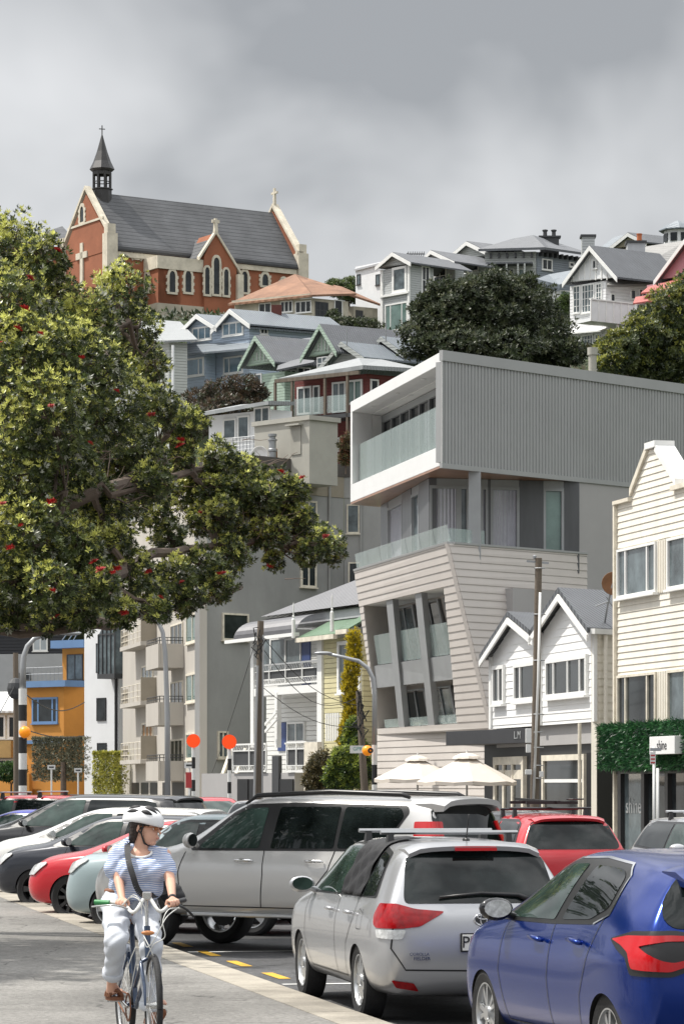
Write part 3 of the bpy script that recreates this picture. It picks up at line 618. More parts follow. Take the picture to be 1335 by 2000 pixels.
m = MB(); V.box(m, t0-.1, t1, .45, .62, zb_-.14, zb_); m.build('gutter', 'white_paint', R)
# main hipped roof with pale fascia
ze = vz(590, 1190)
ea, eb = V.W(V.t(484), -.6, ze), V.W(VR, -.6, ze)
r1 = P(704, 1129, 127); back = V.W(V.t(484)+.5, -9, ze)
m = MB(); m.add([ea, eb, eb-V.n*4, r1], [(0, 1, 3), (1, 2, 3)]); m.add([ea, r1, back], [(0, 1, 2)]); m.add([ea-Vector((0, 0, .12)), eb-Vector((0, 0, .12)), back-Vector((0, 0, .12))], [(0, 1, 2)]); m.build('main_roof', 'roof_grey', R)
m = MB(); V.box(m, V.t(488), VR-.2, -4, -.75, ze-.5, ze-.13); m.build('fascia', mat('fascia_grey', (.42, .43, .45), .6), R)
# green verandah roof
for x0, x1, y0, y1, yb2 in ((606, 681, 1199, 1199, 1241), (685, 707, 1180, 1180, 1228)):
    ta, tb = V.t(x0), V.t(x1); z1 = V.z((x0+x1)/2, y0); z0 = V.z((x0+x1)/2, yb2)
    m = MB(); m.extr([V.W(ta, .55, z0), V.W(tb, .55, z0), V.W(tb, -1.2, z1), V.W(ta, -1.2, z1)], (0, 0, -.08)); m.build('verandah_roof', 'roof_green', R)
    m = MB(); V.box(m, ta, tb, .5, .68, z0-.22, z0-.04); m.build('gutter', 'cream_trim', R)
for x, y0, y1 in ((606, 1176, 1247), (682, 1160, 1234)):
    c = V.W(V.t(x), .75, 0); z0, z1 = V.z(x, y1), V.z(x, y0); m = MB(); m.lathe([(.075, z0), (.075, z0+.75), (.03, z0+.82), (.05, z0+.88), (.022, z0+.93), (.03, z1-.15), (.001, z1)], 8, (c.x, c.y, 0)); m.build('finial', 'white_paint', R)
# ---------------------------------------------------------------- grey apartment block with balconies
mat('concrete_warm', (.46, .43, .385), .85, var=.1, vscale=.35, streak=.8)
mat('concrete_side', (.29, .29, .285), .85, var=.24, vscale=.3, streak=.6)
mat('brown_band', (.085, .075, .068), .7, var=.08)
mat('tan_panel', (.30, .265, .21), .8, var=.08)
mat('hut_grey', (.37, .36, .32), .8, var=.06)
R = thing('apartment_block', 'tall grey concrete apartment block with boxy balconies and long blank side wall', 'building', (-9, 175, 0))
A = Face(390, 165, -78); AS = Face(390, 165, 44); zA = 19.95
t0A = A.t(240); lenS = AS.t(671)
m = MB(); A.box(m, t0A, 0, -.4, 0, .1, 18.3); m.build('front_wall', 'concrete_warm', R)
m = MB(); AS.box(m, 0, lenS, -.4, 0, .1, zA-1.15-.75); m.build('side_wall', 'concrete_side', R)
pA = A.W(t0A+.3, -.45, 0); pB = A.W(-.45, -.45, 0); e1 = AS.W(lenS-.1, -.45, 0)
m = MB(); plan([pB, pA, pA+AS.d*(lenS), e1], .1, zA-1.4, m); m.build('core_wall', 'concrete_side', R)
m = MB(); AS.box(m, AS.t(462), lenS, -3, .04, zA-1.15-.74, zA-.73); m.build('pale_band', 'tan_panel', R)
m = MB(); AS.box(m, AS.t(462), lenS, -3.1, .08, zA-.72, zA); m.build('parapet', 'brown_band', R)
A3 = AS.side(lenS, -8)
m = MB(); A3.box(m, 0.02, 3.2, -6, 0, .1, zA-1.9); A3.box(m, 0.02, 3.2, -6, .04, zA-1.89, zA-.73); m.build('rear_wing', 'concrete_side', R)
m = MB(); A3.box(m, .0, 3.2, -6, .08, zA-.72, zA); m.build('parapet', 'brown_band', R)
for x0, y0, x1, y1, g in ((586, 978, 617, 1032, 'glass_grey'), (586, 1092, 616, 1147, 'glass_dark'), (424, 1428, 444, 1481, 'glass_grey'), (433, 1198, 484, 1251, 'glass_dark')):
    window(R, AS, x0, y0, x1, y1, nx=2 if x1-x0 < 40 else 1, fm='cream_trim', gm=g, fw=.1, proud=.08)
for x0, y0, x1, y1, g in ((677, 985, 702, 1042, 'glass_grey'), (680, 1098, 704, 1140, 'glass_dark')): window(R, A3, x0, y0, x1, y1, fm='cream_trim', gm=g, fw=.08)
for f, x in ((AS, 641), (A3, 705)):
    c = f.W(f.t(x), .1, 0); m = MB(); m.tube([(c.x, c.y, .2), (c.x, c.y, 19.9)], .07); m.build('downpipe', 'concrete_side', R)
c = AS.W(AS.t(544), -.5, 0); m = MB(); m.lathe([(.2, 17.9), (.2, 20.3), (.25, 20.35), (.25, 20.45), (.2, 20.5), (.2, 20.9), (.26, 20.93), (.26, 21.0), (.17, 21.05), (.17, 21.15), (.24, 21.17), (.24, 21.3), (.001, 21.33)], 16, (c.x, c.y, 0)); m.build('flue', 'grey_metal', R, smooth=True, auto=35)
c = AS.W(AS.t(555), -.7, 0); m = MB(); m.tube([(c.x, c.y, 19.3), (c.x, c.y, 20.5), (c.x-.25, c.y, 20.65)], .1); m.build('vent_pipe', 'rust', R)
H1 = Face(604, 168.5, -46); H2 = Face(604, 168.5, 42)
hz = H1.z(604, 811); l1 = H1.t(497)
m = MB(); pa = H1.W(l1, 0, 0); pc = H1.W(0, 0, 0); pb_ = H2.W(H2.t(659), 0, 0)
plan([pc, pa, pa+(pb_-pc), pb_], 18.5, hz-.25, m); hut = m.build('rooftop_hut', 'hut_grey', R)
m = MB(); ex = .12; plan([pc+Vector((0, -ex*1.5, 0)), pa+Vector((-ex*1.5, 0, 0)), pa+(pb_-pc)+Vector((0, ex, 0)), pb_+Vector((ex*1.5, 0, 0))], hz-.249, hz, m); m.build('cornice', 'hut_grey', hut)
m = MB(); H1.box(m, H1.t(569), H1.t(588), 0, .05, H1.z(578, 888), H1.z(578, 833)); m.build('door', mat('door_beige', (.33, .32, .28), .7, corr=.2), hut)
m = MB(); H1.box(m, H1.t(565), H1.t(592), 0, .35, H1.z(578, 832), H1.z(578, 829)); m.build('door_hood', 'hut_grey', hut)
m = MB(); c = AS.W(AS.t(536), -1.2, 20.2); m.lathe([(.001, 0), (.25, -.02), (.45, -.15), (.46, -.13), (.25, .03), (.001, .04)], 16, c, 'y'); m.tube([(c.x, c.y, 19.2), c], .03); m.build('satellite_dish', 'white_paint', R)
m = MB()
for x in (600, 625): c = AS.W(AS.t(x), -.6, 0); m.tube([(c.x, c.y, 19.2), (c.x, c.y, 22.2 if x < 610 else 21.6)], .025, 6)
c0 = AS.W(AS.t(600), -.6, 22.1); m.tube([c0+Vector((-.9, 0, 0)), c0+Vector((.9, 0, .05))], .02, 6)
for k in range(9): m.tube([c0+Vector((-.8+k*.2, -.25, 0)), c0+Vector((-.8+k*.2, .25, 0))], .012, 4)
m.build('aerial', 'grey_metal', R)
# windows of the lit end strip
for y0, y1 in ((1198, 1256), (1314, 1372), (1430, 1484)):
    window(R, A, 366, y0, 388, y1, fm='cream_trim', gm='glass_green', fw=.13, proud=.08, fracs=[.55])
AO = A.off(1.45)
def yz(F, x, y): return F.z(x, y)
for (y0, y1) in ((1256, 1303), (1371, 1416), (1486, 1525)):
    ta = A.t(360); tb = AO.t(285); zt_, zb2_ = AO.z(312, y0), AO.z(312, y1)
    m = MB(); A.box(m, tb, ta, .02, 1.45, zb2_, zb2_+.15); A.box(m, tb, ta, 1.33, 1.45, zb2_+.15, zt_); A.box(m, ta-.12, ta, .02, 1.32, zb2_+.15, zt_); A.box(m, tb, tb+.12, .02, 1.32, zb2_+.15, zt_)
    bal = m.build('balcony', 'concrete_warm', R)
    m = MB()
    for zz in (.18, .34): m.tube([A.W(ta-.06, .05, zt_+zz), A.W(ta-.06, 1.38, zt_+zz), A.W(tb+.06, 1.38, zt_+zz)], .025, 6)
    for k in range(7): m.tube([A.W(ta-.06, .1+k*.21, zt_), A.W(ta-.06, .1+k*.21, zt_+.34)], .02, 5)
    for k in range(7): m.tube([A.W(ta-.06+(tb-ta+.12)*k/6, 1.38, zt_), A.W(ta-.06+(tb-ta+.12)*k/6, 1.38, zt_+.34)], .02, 5)
    m.build('railing', 'dark_grey', bal)
    # doors behind on the facade and a return wall
    zd = zt_+1.25
    window(R, A, 0, 0, 0, 0, tz=(tb+.2, ta-.3, zb2_+.2, zd), nx=3, fm='cream_trim', gm='glass_dark', fw=.1, sill=False, name='balcony_door')
AP = A.off(.9)
for (ys, yp) in ((1262, 1215), (1376, 1333), (1488, 1448)):
    ta = A.t(306); tb = AP.t(236); z0 = AP.z(258, ys)
    m = MB(); A.box(m, tb, ta, .02, .95, z0-.12, z0+.12); bal = m.build('balcony', 'concrete_warm', R)
    m = MB(); A.box(m, ta-.08, ta, .0, .93, z0+.13, z0+1.5); m.build('screen', 'tan_panel', bal)
    m = MB(); L_ = ta-tb
    for zz in (.4, .75, 1.15): m.tube([A.W(tb+.1, .88, z0+zz), A.W(ta-.1, .88, z0+zz)], .025, 6)
    for k in range(6): m.tube([A.W(tb+.1+(L_-.2)*k/5, .88, z0+.1), A.W(tb+.1+(L_-.2)*k/5, .88, z0+1.15)], .025, 6)
    m.build('railing', 'cream_trim', bal)
    window(R, A, 0, 0, 0, 0, tz=(tb+3.2, ta-1.2, z0+.15, z0+2.35), nx=3, fm='cream_trim', gm='glass_grey', fw=.1, sill=False, name='balcony_door')
    m = MB(); A.box(m, tb+.4, tb+2.6, .82, .84, z0+.15, z0+1.0); m.build('screen', 'tan_panel', bal)
for x0, x1 in ((258, 272), (276, 290), (294, 308), (318, 328), (337, 360), (368, 388)):
    m = MB(); A.box(m, A.t(x0), A.t(x1), -.05, .02, .15, 2.1); m.build('garage_opening', 'cafe_dark', R)
# ---------------------------------------------------------------- white townhouse, orange house, dark building, low white house
mat('townhouse_white', (.66, .67, .68), .75, var=.06, vscale=.4)
mat('orange_wall', (.55, .24, .045), .8, var=.12, vscale=.5)
mat('cornice_blue', (.13, .23, .40), .7, var=.08)
R = thing('townhouse', 'white rendered townhouse with three small dark windows and glass bay', 'house', (-15, 203, 0))
T = Face(232, 200, -52); TS = Face(232, 200, 40)
zT1, zT0 = T.z(200, 1240), T.z(218, 1212)
m = MB(); T.poly(m, [(T.t(165), .1), (0, .1), (0, T.z(232, 1205)), (T.t(165), T.z(165, 1238))], -8, 0); m.build('wall', 'townhouse_white', R)
for y0, y1, x0, x1, g in ((1256, 1314, 189, 212, 'glass_grey'), (1363, 1408, 190, 208, 'glass_dark'), (1451, 1480, 191, 209, 'glass_dark')):
    window(R, T, x0, y0, x1, y1, fm='black_metal', gm=g, fw=.06, proud=.04, sill=False)
m = MB(); c0, c1 = T.t(218), T.t(250); T.poly(m, [(c0, T.z(230, 1318)), (c1, T.z(230, 1318)), (c1, T.z(230, 1212)), (c0+.9, T.z(230, 1212)), (c0, T.z(230, 1240))], .02, 1.0); bay = m.build('bay_window', 'glass_grey', R)
m = MB()
for k in range(5): t = c0+(c1-c0)*k/4; T.box(m, t-.04, t+.04, 1.0, 1.06, T.z(230, 1318), T.z(230, 1240 if k == 0 else 1212))
T.box(m, c0-.05, c1+.05, .02, 1.08, T.z(230, 1326), T.z(230, 1317)); T.box(m, c0, c1, 1.0, 1.05, T.z(230, 1240)-.05, T.z(230, 1240)+.05); m.build('bay_frame', 'dark_grey', bay)
m = MB(); c = T.W(T.t(229), .1, 0); m.tube([(c.x, c.y, .2), (c.x, c.y, 8.9)], .09); m.build('downpipe', 'black_metal', R)
R = thing('orange_house', 'orange rendered house with blue cornices and blue framed window', 'house', (-20, 208, 0))
O1 = Face(125, 205, -40); O2 = Face(125, 205, 30); lo = O1.t(52)
zo = O1.z(100, 1342)
m = MB(); O1.box(m, lo, 0, -8, 0, .1, zo); O2.box(m, 0, O2.t(165), -6, 0, .1, zo-.0); m.build('wall', 'orange_wall', R)
m = MB(); O1.box(m, lo-.2, .5, -8, .4, zo, zo+.42); m.build('cornice', 'cornice_blue', R)
O3 = Face(172, 208, -35); 
m = MB(); O3.box(m, O3.t(122), 0, -5, 0, zo+.1, O3.z(145, 1266)); m.build('upper_wall', 'orange_wall', R)
m = MB(); O3.box(m, O3.t(112), .2, -5, .7, O3.z(145, 1266), O3.z(145, 1251)); m.build('cornice', 'cornice_blue', R)
window(R, O3, 132, 1278, 163, 1328, nx=2, fm='dark_grey', gm='glass_grey', fw=.06)
window(R, O1, 64, 1362, 114, 1413, fracs=[.24, .8], ny=1, fm='cornice_blue', gm='glass_dark', fw=.14, mw=.07)
m = MB(); O1.box(m, lo-.2, -.2, .02, .3, O1.z(60, 1453), O1.z(60, 1446)); m.build('ledge', 'cornice_blue', R)
m = MB(); O1.box(m, O1.t(5), O1.t(70), .3, .6, .1, O1.z(40, 1511)); m.build('garden_wall', 'orange_wall', R)
m = MB()
for k in range(10): m.tube([O1.W(lo+(0-lo)*k/9, .1, zo+.4), O1.W(lo+(0-lo)*k/9, .1, zo+1.35)], .02, 5)
for zz in (.9, 1.33): m.tube([O1.W(lo, .1, zo+zz), O1.W(0, .1, zo+zz)], .02, 5)
m.build('railing', 'grey_metal', R)
m = MB()
for (a, b) in ((122, 130), (134, 142), (144, 150)): m.bar(O3.W(O3.t(a), 0, O3.z(a, 1250)), O3.W(O3.t(b), 0, O3.z(b, 1239)), .05)
m.build('roof_frame', 'grey_metal', R)
R = thing('dark_clad_house', 'black clad house over a grey storey with one small white window', 'house', (-28, 245, 0))
K1 = Face(125, 240, -12)
mat('black_boards', (.022, .024, .03), .6, var=.1, boards=.25); mat('pale_grey', (.37, .38, .39), .8, var=.07)
m = MB(); K1.box(m, K1.t(-70), 0, -8, 0, K1.z(60, 1277), K1.z(60, 1228)); m.build('upper_wall', 'black_boards', R)
m = MB(); K1.box(m, K1.t(-70), .1, -8, .1, .1, K1.z(60, 1277)-.01); m.build('lower_wall', 'pale_grey', R)
m = MB(); K1.box(m, K1.t(-70), .3, -8.3, .4, K1.z(60, 1228), K1.z(60, 1221)); m.build('roof', 'fascia_grey', R)
window(R, K1, 65, 1237, 94, 1272, nx=2, gm='glass_pale', fw=.12)
window(R, K1.off(.1), 38, 1314, 60, 1326, nx=2, gm='glass_dark', fm='dark_grey', fw=.05)
R = thing('low_white_house', 'low house with bright white iron roof and white framed windows', 'house', (-25, 218, 0))
L1 = Face(52, 214, -20); zr = L1.z(25, 1388)
m = MB(); L1.box(m, L1.t(-50), 0, -7, 0, .1, zr); m.build('wall', 'cream_trim', R)
m = MB(); m.extr([L1.W(L1.t(-50), .6, zr), L1.W(.3, .6, zr), L1.W(.3, -4, L1.z(25, 1347)), L1.W(L1.t(-50), -4, L1.z(25, 1347))], (0, 0, -.15)); m.build('roof', mat('roof_white', (.72, .73, .72), .5, corr=.3), R)
window(R, L1, -30, 1397, 12, 1443, nx=3, gm='glass_dark', fw=.14, mw=.08); window(R, L1, 16, 1397, 48, 1443, nx=2, gm='glass_dark', fw=.14, mw=.08)
window(R, L1, -20, 1482, 30, 1505, nx=3, gm='glass_dark', fw=.14, mw=.08)
m = MB(); L1.box(m, L1.t(-50), L1.t(34), .02, 1.0, L1.z(10, 1480), L1.z(10, 1447)); m.build('balcony', mat('ochre', (.45, .30, .12), .8), R)
# ---------------------------------------------------------------- cars
def paint(name, col, metal=.0, rough=.32, flake=0):
    return mat(name, col, rough, metal=metal, var=0, coat=.75, flake=flake)
mat('tyre', (.018, .018, .019), .8, var=.2, vscale=20, bump=.3, bscale=80)
mat('rim_silver', (.55, .56, .57), .3, metal=.85, var=.05); mat('rim_black', (.012, .012, .013), .3, var=0, coat=.6)
mat('car_black', (.014, .014, .015), .35, var=0); mat('car_trim', (.022, .022, .023), .55, var=.1)
mat('car_glass', (.008, .011, .011), .02, var=.8, vscale=2.5, spec=.42)
mat('car_glass_light', (.03, .05, .043), .02, var=.7, vscale=1.6, spec=.5)
mat('lamp_red', (.30, .003, .006), .1, var=.4, vscale=14); mat('lamp_red_bright', (.48, .008, .012), .12, var=.15)
mat('lamp_clear', (.55, .56, .56), .1, var=.35, vscale=30, coat=1); mat('chrome', (.8, .8, .8), .12, metal=1, var=0)
mat('plate_white', (.72, .72, .7), .4, var=.04); mat('fabric_black', (.012, .012, .014), .6, var=.4, vscale=7, bump=.6, bscale=9)
def body_mesh(st, W, creases, sub):
    """st: stations rear->front, each 8 levels (x,y,z): floor edge, sill, flank, shoulder, belt, cantrail, roof inner, roof centre"""
    bm = bmesh.new(); rings = []
    for s in st:
        L_ = [bm.verts.new(p) for p in s[:7]]; cvert = bm.verts.new((s[7][0], 0, s[7][2])); R_ = [bm.verts.new((x, -y, z)) for x, y, z in s[:7]]
        bx, by, bz = s[0]; bl = bm.verts.new((bx, by*.5, bz)); bc = bm.verts.new((bx, 0, bz)); br = bm.verts.new((bx, -by*.5, bz))
        rings.append(L_+[cvert]+R_[::-1]+[br, bc, bl])
    n = len(rings[0])
    cl = bm.edges.layers.float.new('crease_edge')
    for i in range(len(rings)-1):
        for j in range(n): bm.faces.new((rings[i][j], rings[i][(j+1) % n], rings[i+1][(j+1) % n], rings[i+1][j]))
    for ri, bul in ((0, -1), (len(rings)-1, 1)):
        r = rings[ri]; s = st[ri]
        grid = []
        # rows 0..5 from bottom; columns left .. right
        bot = [r[0], r[n-1], r[n-2], r[n-3], r[14]]
        top = [r[5], r[6], r[7], r[8], r[9]]
        grid.append(bot)
        for k in range(1, 5):
            a, b = r[k], r[14-k]; x, y, z = s[k]
            bb = st_b[0] if bul < 0 else st_b[1]
            mids = [bm.verts.new((x+bul*bb*.75, y*.5, z)), bm.verts.new((x+bul*bb, 0, z)), bm.verts.new((x+bul*bb*.75, -y*.5, z))]
            grid.append([a]+mids+[b])
        grid.append(top)
        for a in range(5):
            for b in range(4):
                f = (grid[a][b], grid[a][b+1], grid[a+1][b+1], grid[a+1][b]); bm.faces.new(f if bul < 0 else f[::-1])
    for (i0, i1, lv, val) in creases:       # longitudinal crease
        for i in range(i0, i1):
            for j in (lv, 14-lv):
                e_ = bm.edges.get((rings[i][j], rings[i+1][j]))
                if e_: e_[cl] = val
    for ri, val in ((0, .35), (len(rings)-1, .2)):
        for j in range(14):
            e_ = bm.edges.get((rings[ri][j], rings[ri][j+1]))
            if e_: e_[cl] = val
    bmesh.ops.recalc_face_normals(bm, faces=bm.faces)
    me = bpy.data.meshes.new('body'); bm.to_mesh(me); bm.free()
    return me
def evaluated(ob):
    dg = bpy.context.evaluated_depsgraph_get(); dg.update(); return bpy.data.meshes.new_from_object(ob.evaluated_get(dg))
st_b = (.06, .08)
def make_body(st, W, wheels, wr, creases=(), sub=3, paintm='p', trim_z=.0, bul=(.06, .08)):
    global st_b
    st_b = bul
    me = body_mesh(st, W, creases, sub); ob = bpy.data.objects.new('tmp', me); C.objects.link(ob)
    me.materials.append(MATS[paintm]); me.materials.append(MATS['car_black'])
    md = ob.modifiers.new('s', 'SUBSURF'); md.levels = sub; md.render_levels = sub
    cuts = []
    for x in wheels:
        for sgn in (1, -1):
            q = MB(); q.lathe([(.001, -.17), (wr, -.17), (wr, .3), (.001, .3)] if sgn > 0 else [(.001, -.3), (wr, -.3), (wr, .17), (.001, .17)], 40, (x, sgn*(W-.08), wr-.045), 'y')
            c = q.build('cut', 'car_black'); c.data.materials.clear(); c.data.materials.append(MATS['car_black']); c.data.materials.append(MATS['car_black']); c.data.polygons.foreach_set('material_index', [1]*len(c.data.polygons)); cuts.append(c)
            b = ob.modifiers.new('b', 'BOOLEAN'); b.operation = 'DIFFERENCE'; b.object = c; b.solver = 'EXACT'
    m2 = evaluated(ob); ob.modifiers.clear(); old = ob.data; 
    solid = ob
    for c in cuts: bpy.data.objects.remove(c)
    bpy.data.objects.remove(ob)
    m2.polygons.foreach_set('use_smooth', [True]*len(m2.polygons)); m2.set_sharp_from_angle(angle=math.radians(38))
    bm = bmesh.new(); bm.from_mesh(m2); tree = BVHTree.FromBMesh(bm); bm.free()
    return m2, tree
def patch_mesh(tree, pts, mode, off, grid=.05, lift=0):
    """flat outline pushed on to the body. mode side (x,z) / rear (y,z) / front (y,z)/ top (x,y)/ corner"""
    bm = bmesh.new(); vs = [bm.verts.new((a, b, 0)) for a, b in pts]; bm.faces.new(vs)
    for ax in (0, 1):
        lo = min(p[ax] for p in pts); hi = max(p[ax] for p in pts); k = lo+grid
        while k < hi:
            co = [0, 0, 0]; co[ax] = k; no = [0, 0, 0]; no[ax] = 1
            bmesh.ops.bisect_plane(bm, geom=bm.verts[:]+bm.edges[:]+bm.faces[:], plane_co=co, plane_no=no); k += grid
    if mode in ('side', 'sideR'): sgn = 1 if mode == 'side' else -1; O_ = lambda a, b: Vector((a, 3*sgn, b)); d = Vector((0, -sgn, 0))
    elif mode == 'rear': O_ = lambda a, b: Vector((-3, a, b)); d = Vector((1, 0, 0))
    elif mode == 'front': O_ = lambda a, b: Vector((9, a, b)); d = Vector((-1, 0, 0))
    elif mode == 'top': O_ = lambda a, b: Vector((a, b, 4)); d = Vector((0, 0, -1))
    elif mode in ('cornerRL', 'cornerFL'):      # a = distance across a 45 degree view of that corner
        s = 1 if mode == 'cornerRL' else -1
        d = Vector((.7071*s, -.7071, 0)); rgt = Vector((.7071*s, .7071, 0)); base = Vector((0 if s > 0 else 0, 0, 0))
        O_ = lambda a, b: CORN+rgt*a-d*4+Vector((0, 0, b))
    bad = []
    for v in bm.verts:
        a_ = v.co.x; b_ = v.co.y; h = None
        for _k in range(30):
            h, nrm, _, _ = tree.ray_cast(O_(a_, b_), d)
            if h is not None and (mode not in ('rear', 'front') or abs(nrm.dot(d)) > .38): break
            if mode in ('rear', 'front'): a_ *= .985
            elif mode in ('side', 'sideR'): b_ -= .012
            else: break
        if h is None: bad.append(v); continue
        if nrm.dot(d) > 0: nrm = -nrm
        v.co = h+nrm*off
    if bad: bmesh.ops.delete(bm, geom=bad, context='VERTS')
    return bm
CORN = Vector((0, 0, 0))
def decal(tree, pts, mode, m, name, parent, off=.005, grid=.05, mirror=True, thick=0, label=None):
    global CORN
    bm = patch_mesh(tree, pts, mode, off, grid)
    if thick:
        bm.normal_update(); g = bmesh.ops.solidify(bm, geom=bm.faces[:], thickness=-thick)
    me = bpy.data.meshes.new(name); 
    bmesh.ops.recalc_face_normals(bm, faces=bm.faces)
    bm.to_mesh(me); bm.free(); me.materials.append(MATS[m])
    me.polygons.foreach_set('use_smooth', [True]*len(me.polygons)); me.set_sharp_from_angle(angle=math.radians(40))
    o = bpy.data.objects.new(name, me); C.objects.link(o); o.parent = parent
    if label: o['label'] = label
    if mirror and mode in ('side',):
        mm = [(a, b) for a, b in pts]; decal(tree, mm, 'sideR', m, name, parent, off, grid, False, thick)
    return o
def corner_decal(tree, corner, pts, m, name, parent, off=.01, grid=.03, front=False, thick=.012):
    """pts: ('e', y, z) on the end face or ('s', x, z) on the flank; projected at 45 degrees on to the body corner, both sides"""
    cx, cy, sy = corner; sg = 1 if not front else -1; d = Vector((.7071*sg, -.7071, 0)); rgt = Vector((.7071*sg, .7071, 0)); out = []
    for k, v, z in pts:
        rel = Vector((0, v-cy, 0)) if k == 'e' else Vector((v-cx, sy-cy, 0)); out.append((rel.dot(rgt), z))
    out = rnd(out, .02)
    bm = bmesh.new(); bm.faces.new([bm.verts.new((a, b, 0)) for a, b in out])
    for ax in (0, 1):
        lo = min(p[ax] for p in out); hi = max(p[ax] for p in out); k = lo+grid
        while k < hi:
            co = [0, 0, 0]; co[ax] = k; no = [0, 0, 0]; no[ax] = 1
            bmesh.ops.bisect_plane(bm, geom=bm.verts[:]+bm.edges[:]+bm.faces[:], plane_co=co, plane_no=no); k += grid
    bad = []
    for v in bm.verts:
        h, nrm, _, _ = tree.ray_cast(Vector((cx, cy, v.co.y))+rgt*v.co.x-d*3, d)
        if h is None or abs(nrm.dot(d)) < .12: bad.append(v); continue
        if nrm.dot(d) > 0: nrm = -nrm
        v.co = h+nrm*off
    if bad: bmesh.ops.delete(bm, geom=bad, context='VERTS')
    bmesh.ops.recalc_face_normals(bm, faces=bm.faces)
    if thick: bmesh.ops.solidify(bm, geom=bm.faces[:], thickness=-thick)
    for s in (1, -1):
        if s < 0: bmesh.ops.scale(bm, vec=(1, -1, 1), verts=bm.verts[:]); bmesh.ops.reverse_faces(bm, faces=bm.faces[:])
        me = bpy.data.meshes.new(name); bm.to_mesh(me); me.materials.append(MATS[m]); me.polygons.foreach_set('use_smooth', [True]*len(me.polygons)); me.set_sharp_from_angle(angle=math.radians(50))
        o = bpy.data.objects.new(name, me); C.objects.link(o); o.parent = parent
    bm.free()
def spoiler(root, tree, x0, x1, h0, h1, th, pm, drop=.03):
    z0 = surf_z(tree, x0, 0); ze = surf_z(tree, x0, h0*.9)
    m = MB(); n = 12; top = []; bot = []
    for i in range(n+1):
        u = -1+2*i/n; c = (1-abs(u)**3)
        zz = surf_z(tree, x0, u*h0*.98)
        top.append([(x0, u*h0, zz+.004), ((x0+x1)/2, u*(h0+h1)/2, zz+.012-drop*.2), (x1+(1-c)*.05, u*h1, zz-drop), (x1+.015+(1-c)*.05, u*h1, zz-drop-th), (x0+.02, u*h0*.98, zz-th*1.6)])
    k = 5
    vs = [p for r in top for p in r]; fs = [(i*k+j, i*k+(j+1) % k, (i+1)*k+(j+1) % k, (i+1)*k+j) for i in range(n) for j in range(k)]+[tuple(range(k)), tuple(range(n*k+k-1, n*k-1, -1))]
    m.add(vs, fs); o = m.build('spoiler', pm, None, smooth=True, auto=35); o.parent = root; return o
def strip(pts, w):
    """polyline -> thin closed outline"""
    L_, R_ = [], []
    for i, p in enumerate(pts):
        a = Vector(pts[max(i-1, 0)]); b = Vector(pts[min(i+1, len(pts)-1)]); d = (b-a).normalized(); n = Vector((-d.y, d.x))*w/2; L_.append((p[0]+n.x, p[1]+n.y)); R_.append((p[0]-n.x, p[1]-n.y))
    return L_+R_[::-1]
def rnd(pts, r=.04, k=3):
    """round the corners of an outline"""
    out = []; n = len(pts)
    for i in range(n):
        p = Vector(pts[i]); a = Vector(pts[i-1]); b = Vector(pts[(i+1) % n]); da = (a-p); db = (b-p); ra = min(r, da.length*.45); rb = min(r, db.length*.45)
        s = p+da.normalized()*ra; e_ = p+db.normalized()*rb
        for j in range(k+1): t = j/k; q = s*(1-t)**2+p*2*t*(1-t)+e_*t*t; out.append((q.x, q.y))
    return out
def wheel(root, x, y, r, wd, style, col, steer=0):
    """wheel > tyre, rim (spokes)"""
    s = 1 if y > 0 else -1; o = MB(); rr = r*.66
    hub = MB(); hub.lathe([(.001, .02), (.05, .02), (.055, -.02), (.001, -.02)], 14, (0, s*wd*.32, 0), 'y'); h = hub.build('wheel', col, root, smooth=True, auto=40); h.location = (x, y-s*wd/2, r)
    t = MB(); hw = wd/2; t.lathe([(rr, -hw*.8), (r*.86, -hw), (r*.97, -hw*.86), (r, -hw*.6), (r*.992, 0), (r, hw*.6), (r*.97, hw*.86), (r*.86, hw), (rr, hw*.8)], 40, (0, 0, 0), 'y')
    def sub(mb, nm, mm):
        me_o = MB(); ob = mb.build(nm, mm, None, smooth=True, auto=35); ob.parent = h; return ob
    sub(t, 'tyre', 'tyre')
    q = MB(); q.lathe([(rr*1.02, -hw*.75), (rr*.93, -hw*.7), (rr*.9, hw*.45), (rr*.98, hw*.85), (rr*1.03, hw*.86)], 40, (0, 0, 0), 'y' if s > 0 else 'y')
    if s < 0: q.v = [(a, -b, c) for a, b, c in q.v]
    k, tw, dbl, prof = style
    for i in range(k):
        a = 2*math.pi*i/k
        for da in ((0,) if not dbl else (-dbl, dbl)):
            ca, sa = math.cos(a+da), math.sin(a+da); ce, se = math.cos(a+da*.35), math.sin(a+da*.35)
            p0 = Vector((ce*.05, s*hw*.5, se*.05)); p1 = Vector((ca*rr*.98, s*hw*(.5+prof), sa*rr*.98)); tv = Vector((-sa, 0, ca)); th = Vector((0, s*.022, 0))
            w0, w1 = tw*.8, tw*1.15
            q.hexa([p0-tv*w0-th, p0+tv*w0-th, p0+tv*w0+th, p0-tv*w0+th], [p1-tv*w1-th, p1+tv*w1-th, p1+tv*w1+th, p1-tv*w1+th])
    q.lathe([(.001, .5*hw+.03), (.06, .5*hw+.025), (.07, .5*hw-.02)], 16, (0, 0, 0), 'y') if s > 0 else q.lathe([(.001, -.5*hw-.03), (.06, -.5*hw-.025), (.07, -.5*hw+.02)], 16, (0, 0, 0), 'y')
    sub(q, 'rim', col)
    d = MB(); d.lathe([(.001, 0), (rr*.7, 0), (rr*.7, .02), (.001, .02)], 24, (0, -s*.01, 0), 'y'); sub(d, 'brake_disc', 'dark_grey')
    if steer: h.rotation_euler = (0, 0, steer)
    return h
def finish(root, me, name='body'):
    o = bpy.data.objects.new(name, me); C.objects.link(o); o.parent = root; return o
